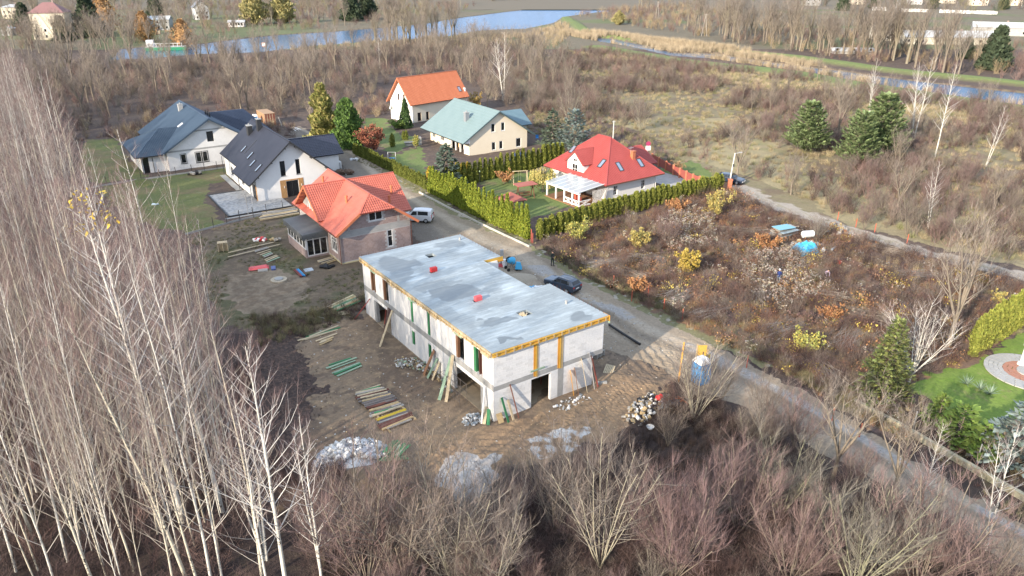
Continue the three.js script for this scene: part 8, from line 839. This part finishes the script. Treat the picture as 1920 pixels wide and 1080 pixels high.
field('yard_grass', 'tufts of grass in the yard of the block house', yardPoly, 900, 706, grassG, [.3, .7], C.olive.concat([[.12, .14, .06]]), (x, z) => !inHouse(x, z) && !inPoly(sandPoly, x, z) && fbm(x * .3, z * .3, 2) > .42);
{ const bank = poly([[-27.0,-68.3],[-21.9,-67.7],[-18.2,-70.9],[-15.6,-73.0],[-14.6,-67.1],[-17.2,-66.5],[-19.7,-63.6],[-23.7,-61.4]]); field('bank_brush', 'dark brush on the bank between yard and building site', bank, 420, 707, [bushG[0], stalkG[0], grassG[0]], [.5, 1.1], C.purple.concat(C.olive, [[.12, .13, .06]]), (x, z) => !inHouse(x, z)); }
/* the overgrown plot */
field('plot_brush', 'reddish brown brush of the overgrown plot', plotPoly, 1900, 710, bushG, [.7, 1.9], C.red.concat(C.purple, C.grey, C.grey, C.deep), clear);
field('plot_stalks', 'standing dry stalks of the overgrown plot', plotPoly, 1500, 711, stalkG, [.6, 1.2], C.red.concat(C.tan, C.pinkish), clear);
field('plot_grass', 'dry grass tufts of the overgrown plot', plotPoly, 1700, 712, grassG, [.6, 1.3], C.dry.concat(C.orange, C.orange), (x, z) => clear(x, z) && fbm(x * .35 + 5, z * .35, 2) > .5);
field('plot_leaves', 'orange leaved seedlings in the overgrown plot', plotPoly, 700, 713, [leafG], [.5, 1.2], C.orange.concat([[.45, .35, .08]], C.red), (x, z) => clear(x, z) && fbm(x * .25 + 25, z * .25, 2) > .47);
for (const [P, n] of [[poly([[18.9,-95.1],[26.8,-104.2],[28.2,-97.4],[24.9,-86.9],[19.8,-85.0]]), 190], [poly([[27.9,-83.3],[34.4,-86.9],[34.5,-78.2],[34.6,-72.3],[28.5,-69.6],[25.4,-72.3]]), 240], [plotPoly, 200]]) field('seed_heads', 'tall weeds with fluffy whitish seed heads in the overgrown plot', P, n, 714 + n, headG, [.8, 1.15], [[1, 1, 1]], clear);
{ const bank = poly([[3.4,-88.5],[6.4,-81.9],[10.2,-75.9],[17.8,-66.5],[22.6,-59.5],[27.6,-50.5],[29.6,-46.5],[31.5,-50.5],[27.6,-54.6],[22.5,-62.5],[18.4,-69.6],[10.7,-79.8],[6.1,-86.9]]); field('verge_grass', 'dry verge grass between road and overgrown plot', bank, 1100, 716, grassG, [.5, 1.1], C.dry.concat(C.olive), clear); }
{ const bank = poly([[-30.0,-135.8],[-19.7,-120.1],[-12.4,-109.7],[2.7,-88.5],[3.5,-89.6],[-13.5,-112.6],[-30.1,-138.3]]); field('verge_grass', 'thin grass at the foot of the roadside hedges', bank, 500, 717, grassG, [.3, .7], C.dry.concat(C.olive), null); }
{ const s = poly([[12.9,-57.4],[15.3,-53.3],[18.3,-48.2],[22.4,-41.7],[26.0,-36.9],[26.4,-32.9],[17.0,-32.9],[15.7,-41.7],[14.2,-48.2],[11.4,-51.3]]); field('roadside_brush', 'bare brush along the lower side of the road', s, 420, 718, bushG, [.7, 1.5], C.purple.concat(C.grey), clear); }
{ const s = poly([[29.4,-46.1],[30.9,-42.3],[33.0,-37.2],[34.9,-36.5],[42.0,-46.8],[39.2,-48.2],[34.5,-50.5],[33.5,-53.7]]); field('garden_edge_brush', 'brown brush behind the low wall at right', s, 260, 719, [bushG[0], grassG[0]], [.4, .9], C.olive.concat(C.red, C.dry), (x, z) => clear(x, z) && !inPoly(lawnR, x, z)); }
/* meadow and back woods */
field('meadow_grass', 'dry grass of the meadow beyond the gravel track', midMeadow, 5200, 720, grassG, [.9, 2.0], C.dry.concat(C.tan), (x, z) => clear(x, z) && !inPoly(canal, x, z));
field('meadow_brush', 'bare greyish brush scattered over the meadow', midMeadow, 2600, 721, bushFar, [1.2, 3.2], C.grey.concat(C.grey, C.pinkish, C.purple, [[.22, .2, .15]]), (x, z) => clear(x, z) && fbm(x * .045, z * .045, 2) > .41);
field('back_wood_brush', 'brownish bare thicket between the houses and the river', backWood, 2600, 722, bushFar, [1.5, 4.0], C.grey.concat(C.pinkish, [[.24, .21, .17], [.2, .19, .14], [.27, .23, .18]], C.grey), (x, z) => clear(x, z) && !inPoly(lawnLeft, x, z) && !inPoly(river, x, z));
{ const free = (x, z) => clear(x, z) && !inHouse(x, z, .6) && ![lawnLeft, lawnMid, lawnCream, lawnBack, lawnRed].some(p => inPoly(p, x, z)); field('house_back_brush', 'low brown brush and weeds right behind the houses', poly([[-92.0,-148.4],[-83.9,-163.4],[-88.1,-186.5],[-61.5,-174.6],[-47.3,-163.4],[-41.2,-157.8],[-41.2,-179.3],[-35.3,-207.0],[-29.6,-179.3],[-33.9,-174.6],[-33.0,-140.5],[-50.4,-157.8],[-63.7,-166.4],[-82.7,-145.1]]), 520, 731, [bushFar[0], bushFar[1], grassG[0]], [.9, 2.6], C.grey.concat(C.pinkish, C.purple, C.tan), free); field('house_back_brush', 'rough grass and weeds behind the cream and red hipped houses', poly([[-10.3,-179.3],[5.2,-179.3],[27.5,-157.8],[36.5,-134.2],[33.8,-119.5],[26.9,-130.2],[17.8,-142.8],[5.6,-155.1],[-7.1,-163.4]]), 700, 732, [grassG[0], grassG[1], bushFar[0]], [.8, 1.7], C.dry.concat(C.olive, C.pinkish), free); }
field('reed_bed', 'pale straw coloured reeds along the canal', poly([[20.2,-419.8],[38.4,-370.4],[56.6,-340.2],[78.3,-295.6],[95.2,-261.0],[110.0,-228.8],[122.6,-205.2],[135.0,-188.7],[140.3,-196.6],[120.7,-218.4],[118.5,-247.7],[106.4,-282.1],[87.3,-331.2],[63.2,-381.7],[41.9,-406.3]]), 2400, 723, reedG, [.9, 1.5], C.reed, (x, z) => !inPoly(canal, x, z) || fbm(x * .06, z * .06, 2) > .52);
field('reed_bed', 'pale reeds on the near river bank', poly([[-27.1,-393.6],[11.5,-419.8],[33.1,-483.6],[34.6,-419.8],[18.6,-335.6],[0.0,-331.2],[-61.3,-340.2],[-88.5,-318.5],[-96.5,-331.2],[-64.7,-359.8]]), 700, 724, reedG, [1, 1.7], C.reed.concat(C.tan), null);
field('meadow_grass', 'dry tall grass strip above the meadow', poly([[22.5,-324.7],[59.1,-282.1],[85.2,-232.2],[99.3,-205.2],[114.9,-169.4],[109.3,-160.5],[87.1,-190.3],[69.0,-221.4],[44.4,-263.8]]), 900, 725, grassG, [1.6, 2.6], C.reed.concat(C.dry), null);
const farN = poly([[39.6,-582.2],[90.8,-387.6],[108.4,-340.2],[131.1,-275.7],[163.2,-231.0],[232.7,-335.6],[221.1,-381.7],[173.1,-419.8],[154.1,-512.6],[163.6,-709.6],[100.5,-672.9]]), farNW = poly([[-259.8,-322.6],[-174.6,-331.2],[-148.7,-399.9],[-117.3,-426.8],[-68.7,-502.6],[-39.6,-582.2],[-29.7,-729.5],[-240.6,-772.7],[-365.1,-624.4],[-534.9,-624.4]]);
field('far_brush', 'grey brown brush beyond the canal', farN, 900, 726, bushFar, [2.5, 5], C.grey.concat(C.pinkish, C.tan), (x, z) => !inPoly(canal, x, z) && !inPoly(river, x, z));
field('far_brush', 'grey brown thickets beyond the river', farNW, 1100, 727, bushFar, [3, 6], C.grey.concat(C.olive, C.pinkish), (x, z) => !inPoly(river, x, z));
field('horizon_woods', 'distant woods and thickets along the top of the photo', poly([[-516.5,-557.0],[-233.8,-750.5],[-31.4,-772.7],[183.7,-938.7],[253.1,-690.8],[357.3,-502.6],[644.8,-709.6],[557.6,-1539.6],[-503.9,-1634.1],[-958.4,-973.4]]), 1700, 728, bushFar, [7, 14], C.grey.concat(C.olive, [[.07, .09, .06]]), (x, z) => !inPoly(river, x, z));

/* bare shrubs and trees that can be told apart */
{
  const K = { fan: [makeBare(860, 8, { stems: 13, splay: .72, trunk: 1, r: .06, wc: [.6, .58, .54], tc: [.36, .3, .27], sub: 9, sub2: 4, w: .006, bend: .2 })], grey: [0, 1, 2].map(i => makeBare(800 + i, 5, { stems: 10, splay: .45, r: .024, sub: 12, sub2: 5, w: .0042, tw: 6, wc: [.21, .185, .155], tc: [.17, .135, .115] })), pale: [0, 1].map(i => makeBare(810 + i, 5, { stems: 11, splay: .5, r: .028, wc: [.3, .275, .23], tc: [.18, .148, .128], sub: 12, sub2: 5, w: .004 })), purple: [0, 1].map(i => makeBare(820 + i, 4, { stems: 12, splay: .5, r: .019, sub: 11, sub2: 5, w: .004, wc: [.2, .145, .13], tc: [.19, .13, .12] })), tree: [0, 1, 2].map(i => makeBare(830 + i, 10, { stems: 5, splay: .42, trunk: 2.5, r: .13, sub: 10, sub2: 5, wc: [.3, .265, .215], tc: [.22, .185, .155], w: .012, tl: .8 })), poplar: [0, 1].map(i => makeBare(840 + i, 18, { stems: 5, splay: .22, trunk: 5, r: .26, sub: 12, sub2: 4, wc: [.3, .265, .2], tc: [.21, .175, .14], w: .02, tl: 1.2 })), red: [makeBare(850, 4, { stems: 22, splay: .6, r: .018, wc: [.2, .15, .135], tc: [.165, .108, .104], sub: 9, sub2: 5, tw: 7, w: .0035, tl: .5 })], lime: [makeBare(851, 4.5, { stems: 12, splay: .6, r: .032, wc: [.235, .225, .165], tc: [.19, .17, .14], sub: 12, sub2: 5, w: .0042 })] };
  const trunkM = { fan: VM.birch, grey: VM.bark, pale: VM.barkPale, purple: VM.bark, tree: VM.bark, poplar: VM.barkMid, red: VM.bark, lime: mat([1, 1, 1], .95, { map: noiseMap([.2, .2, .13], [.29, .285, .19], 6, 43, 1) }) }; const H0 = { fan: 8, grey: 5, pale: 5, purple: 4, tree: 10, poplar: 18, red: 4, lime: 4.5 };
  const protos = {}; let n = 0;
  const put = (k, x, z, h, name, label, group, cat = 'shrub') => { const i = n++ % K[k].length, key = k + i; const s = h / H0[k]; if (!protos[key]) protos[key] = plantThing(name, label, cat, K[k][i], [trunkM[k], VM.twig], x, z, s, n * 2.1, group, ['stems', 'crown']); else { const o = dup(protos[key], x, hgt(x, z), z, n * 2.1, s, label, group); o.name = numbered(name); o.userData.category = cat; if (!group) delete o.userData.group; } };
  const one = (k, [x, z, h], label, name = 'bare_shrub', cat = 'shrub') => put(k, x, z, h, name, label, null, cat);
  one('pale', [-0.92,-31.68,7.77], 'wide pale branched shrub at the bottom centre'); one('red', [9.47,-32.68,7.51], 'dome of reddish twigs at the bottom right of centre'); one('lime', [17.62,-38.02,6.27], 'yellowish green barked shrub beside the lower road'); one('pale', [5.28,-33.64,8.65], 'upright pale shrub at the bottom, right of the wide pale one'); one('pale', [14.33,-48.96,7.58], 'pale many stemmed shrub in front of the portable toilet'); one('grey', [11.66,-45.58,3.66], 'small bare shrub on the dark weeds below the rubbish heap');
  one('lime', [19.63,-31.68,7.77], 'second yellowish branched shrub, at the bottom right'); one('purple', [23.31,-31.68,7.94], 'greyish shrub below the slim leaning birch'); one('tree', [22.29,-41.43,8.77], 'bare tree leaning over the road at lower right', 'bare_tree', 'tree'); one('tree', [25.39,-39.49,8.36], 'thin bare tree beside the low wall', 'bare_tree', 'tree'); one('grey', [-6.21,-32.27,10.92], 'shrub with a few brown leaves at the bottom, right of the mound'); one('purple', [-8.35,-32.07,9.03], 'purplish shrub on the soil mound'); one('pale', [-3.40,-32.07,9.03], 'thin pale sapling left of the wide pale shrub'); one('grey', [2.71,-36.45,8.06], 'grey sapling below the concrete spill'); one('purple', [14.21,-36.45,6.53], 'purplish shrub between the red dome and the yellowish shrub'); one('grey', [16.82,-51.26,4.96], 'thin bare shrub behind the portable toilet'); one('purple', [16.16,-32.27,6.03], 'purplish shrub at the bottom below the yellowish barked one'); one('pale', [22.03,-32.89,6.25], 'pale forked shrub at the bottom right corner'); one('grey', [27.30,-31.68,5.80], 'grey shrub at the bottom right corner below the twin birch');
  one('grey', [19.58,-48.22,5.26], 'bare roadside shrub right of the portable toilet'); one('purple', [20.88,-44.80,5.05], 'purplish roadside shrub below the light green fir');
  one('fan', [33.98,-54.44,8.53], 'white barked birch fanning out wide beside the conical fir', 'spreading_birch', 'tree'); one('tree', [40.52,-60.33,13.04], 'tall thin bare tree behind the spreading birch', 'bare_tree', 'tree'); one('tree', [37.38,-119.46,11.01], 'bare tree beside the leaning lamp post', 'bare_tree', 'tree'); one('tree', [-6.01,-186.46,9.93], 'pale crowned bare tree behind the cream house', 'bare_tree', 'tree'); one('pale', [13.11,-168.19,9.09], 'pale fan shaped shrub above the blue spruce'); one('pale', [27.91,-160.53,7.85], 'slim pale sapling above the red hipped house'); one('tree', [67.66,-152.45,12.89], 'bare tree between the lone pine and the double pine', 'bare_tree', 'tree'); one('grey', [52.82,-92.93,6.62], 'bushy bare shrub beyond the gravel track'); one('tree', [55.82,-102.18,8.63], 'wide bare tree in the meadow right of the double pine', 'bare_tree', 'tree'); one('purple', [48.06,-95.11,3.78], 'purplish low shrub beside the gravel track'); one('purple', [19.84,-88.45,4.43], 'bare shrub among the seed heads');
  one('pale', [39.51,-89.84,4.34], 'bare pale shrub behind the blue sheet heap'); one('tree', [-132.65,-266.68,18.90], 'broad white limbed tree by the far left river bank', 'bare_tree', 'tree'); one('poplar', [-39.80,-359.82,25.29], 'tall bare poplar on the near river bank', 'bare_tree', 'tree'); one('tree', [-7.84,-322.60,10.15], 'dark round crowned tree on the river meadow', 'bare_tree', 'tree');
  /* front thicket saplings, alike */
  scatter(frontPoly, 46, 901, (x, z, r) => { if (!clear(x, z) || inPoly(darkPatch, x, z) || z > -28) return false; put(['purple', 'grey', 'purple', 'pale'][(r() * 4) | 0], x, z, 2.2 + 2.2 * r(), 'thicket_shrub', 'bare purplish shrub in the thicket along the bottom of the photo', 'shrubs of the front thicket'); });
  scatter(backWood, 230, 902, (x, z, r) => { if (!clear(x, z) || inHouse(x, z, 2) || inPoly(lawnLeft, x, z) || inPoly(river, x, z)) return false; const t = r() < .6; put(t ? 'tree' : 'grey', x, z, t ? 8 + 7 * r() : 4 + 3 * r(), 'wood_tree', 'bare brown tree in the woods ' + (x < -75 ? 'left of the blue roofed bungalow' : x < -40 ? 'behind the two left white houses' : x < -5 ? 'behind the orange roofed house' : 'behind the cream house'), 'trees of the back woods', 'tree'); });
  scatter(midMeadow, 180, 903, (x, z, r) => { if (!clear(x, z) || inPoly(canal, x, z) || fbm(x * .045, z * .045, 2) < .4 || z < -245) return false; const t = r() < .3; put(t ? 'tree' : r() < .5 ? 'grey' : 'purple', x, z, t ? 5 + 3 * r() : 2.5 + 2 * r(), 'meadow_shrub', 'bare shrub in the meadow ' + (x < 35 ? 'behind the red hipped house' : z > -130 ? 'just beyond the gravel track' : x < 75 ? 'around the pines' : 'at the right below the canal'), 'meadow shrubs'); });
  const lineN = [[98.6,-376.0],[108.0,-354.7],[113.4,-326.8],[121.6,-306.6],[130.4,-292.1],[137.4,-272.6],[145.0,-258.2],[150.4,-242.7],[156.8,-228.8]]; { const r = rng(904); for (let i = 0; i < 84; i++) { const t = i / 84 * (lineN.length - 1), a = Math.floor(t), k = t - a; const x = lerp(lineN[a][0], lineN[a + 1][0], k) + (r() - .5) * 16, z = lerp(lineN[a][1], lineN[a + 1][1], k) - 4 - r() * 60; put(r() < .3 ? 'poplar' : 'tree', x, z, 11 + 13 * r(), 'canal_tree', 'tall bare tree in the row beyond the canal, ' + (i < 28 ? 'left part of the row' : i < 56 ? 'middle part before the beige house' : 'right part before the long sheds'), 'tree row beyond the canal', 'tree'); } }
  scatter(farNW, 150, 905, (x, z, r) => { if (inPoly(river, x, z)) return false; put(r() < .35 ? 'poplar' : 'tree', x, z, 10 + 8 * r(), 'riverside_tree', 'bare tree on the far river bank', 'trees beyond the river', 'tree'); });
  scatter(poly([[-201.7,-292.1],[-147.8,-322.6],[-131.8,-359.8],[-150.5,-412.9],[-191.7,-365.1],[-239.6,-349.8]]), 42, 907, (x, z, r) => { if (inPoly(river, x, z)) return false; put(r() < .3 ? 'poplar' : 'tree', x, z, 9 + 8 * r(), 'riverside_tree', 'bare tree on the far river bank', 'trees beyond the river', 'tree'); });
  scatter(poly([[-64.5,-344.9],[-45.4,-365.1],[-26.7,-387.6],[-25.9,-340.2],[-44.8,-322.6],[-59.7,-318.5]]), 18, 908, (x, z, r) => put(r() < .6 ? 'poplar' : 'tree', x, z, 14 + 9 * r(), 'bank_tree', 'tall bare tree in the group on the near river bank', 'tree group on the near river bank', 'tree'));
  scatter(poly([[100.5,-672.9],[90.8,-387.6],[98.6,-376.0],[127.0,-419.8],[163.6,-709.6]]), 26, 906, (x, z, r) => { put(r() < .4 ? 'poplar' : 'tree', x, z, 9 + 8 * r(), 'dike_tree', 'bare tree on the scrub behind the canal dike', 'trees behind the dike', 'tree'); });
}
/* far evergreens and autumn crowns along the top */
{
  const g = makeColumn(870, 9, 3, 2400, [[.045, .07, .04], [.06, .085, .045]], .5, t => Math.pow(1 - t, .6) * .95 + .05, .45), o = makeColumn(871, 9, 3.6, 1500, [[.3, .17, .07], [.36, .22, .09], [.25, .15, .07]], .3, t => Math.sin(Math.pow(t, .8) * 2.8 + .25), .4), w = makeColumn(872, 9, 4, 2600, [[.32, .29, .12], [.26, .25, .11], [.38, .33, .15]], .5, t => Math.sin(Math.pow(t, .8) * 2.8 + .25), .45);
  const P = (G, p, label, name = 'far_conifer') => plantThing(name, label, 'tree', G, [VM.bark, VM.leaf], p[0], p[1], p[2] / 9, p[0]);
  P(g, [-103.07,-502.55,19.10], 'dark pine group behind the river at top'); P(g, [-96.44,-523.04,18.54], 'second dark pine behind the river at top'); P(g, [-208.92,-359.82,11.68], 'dark spruce beside the far left houses'); P(g, [-210.52,-387.57,19.38], 'dark spruce right of the far brown roofed house'); P(g, [-228.47,-502.55,15.96], 'dark spruce at the top left by the river houses'); P(g, [-262.58,-419.75,14.54], 'dark conifer in the top left corner'); P(o, [-215.84,-412.91,19.00], 'orange leaved tree at top left', 'autumn_tree'); P(o, [-172.76,-365.06,13.70], 'rust leaved tree right of the orange one', 'autumn_tree'); P(o, [-146.88,-344.94,13.89], 'rust leaved tree on the river bank by the pale green boat', 'autumn_tree'); P(w, [-155.99,-474.57,17.51], 'yellow green willow at the top beside the river', 'willow_tree'); P(w, [-142.31,-483.56,17.21], 'second yellow green willow beside the river', 'willow_tree'); P(w, [64.99,-474.57,7.92], 'yellowish willow on the dike bend', 'willow_tree');
  P(g, [263.19,-624.35,14.18], 'dark evergreen behind the white fence at top right'); P(g, [302.93,-655.93,13.23], 'dark evergreen before the red roofs at top right'); P(g, [351.04,-655.93,12.41], 'broad dark evergreen at top right'); P(g, [399.96,-639.76,11.31], 'dark evergreen at the top right corner'); P(g, [164.73,-260.97,14.18], 'dark pine mass beside the long white roofed sheds'); P(g, [175.15,-295.61,7.83], 'dark pine left of the pine mass by the sheds');
}


scene.traverse(o => { if (o.isMesh) { o.castShadow = true; o.receiveShadow = true; } });
renderer.render(scene, camera);
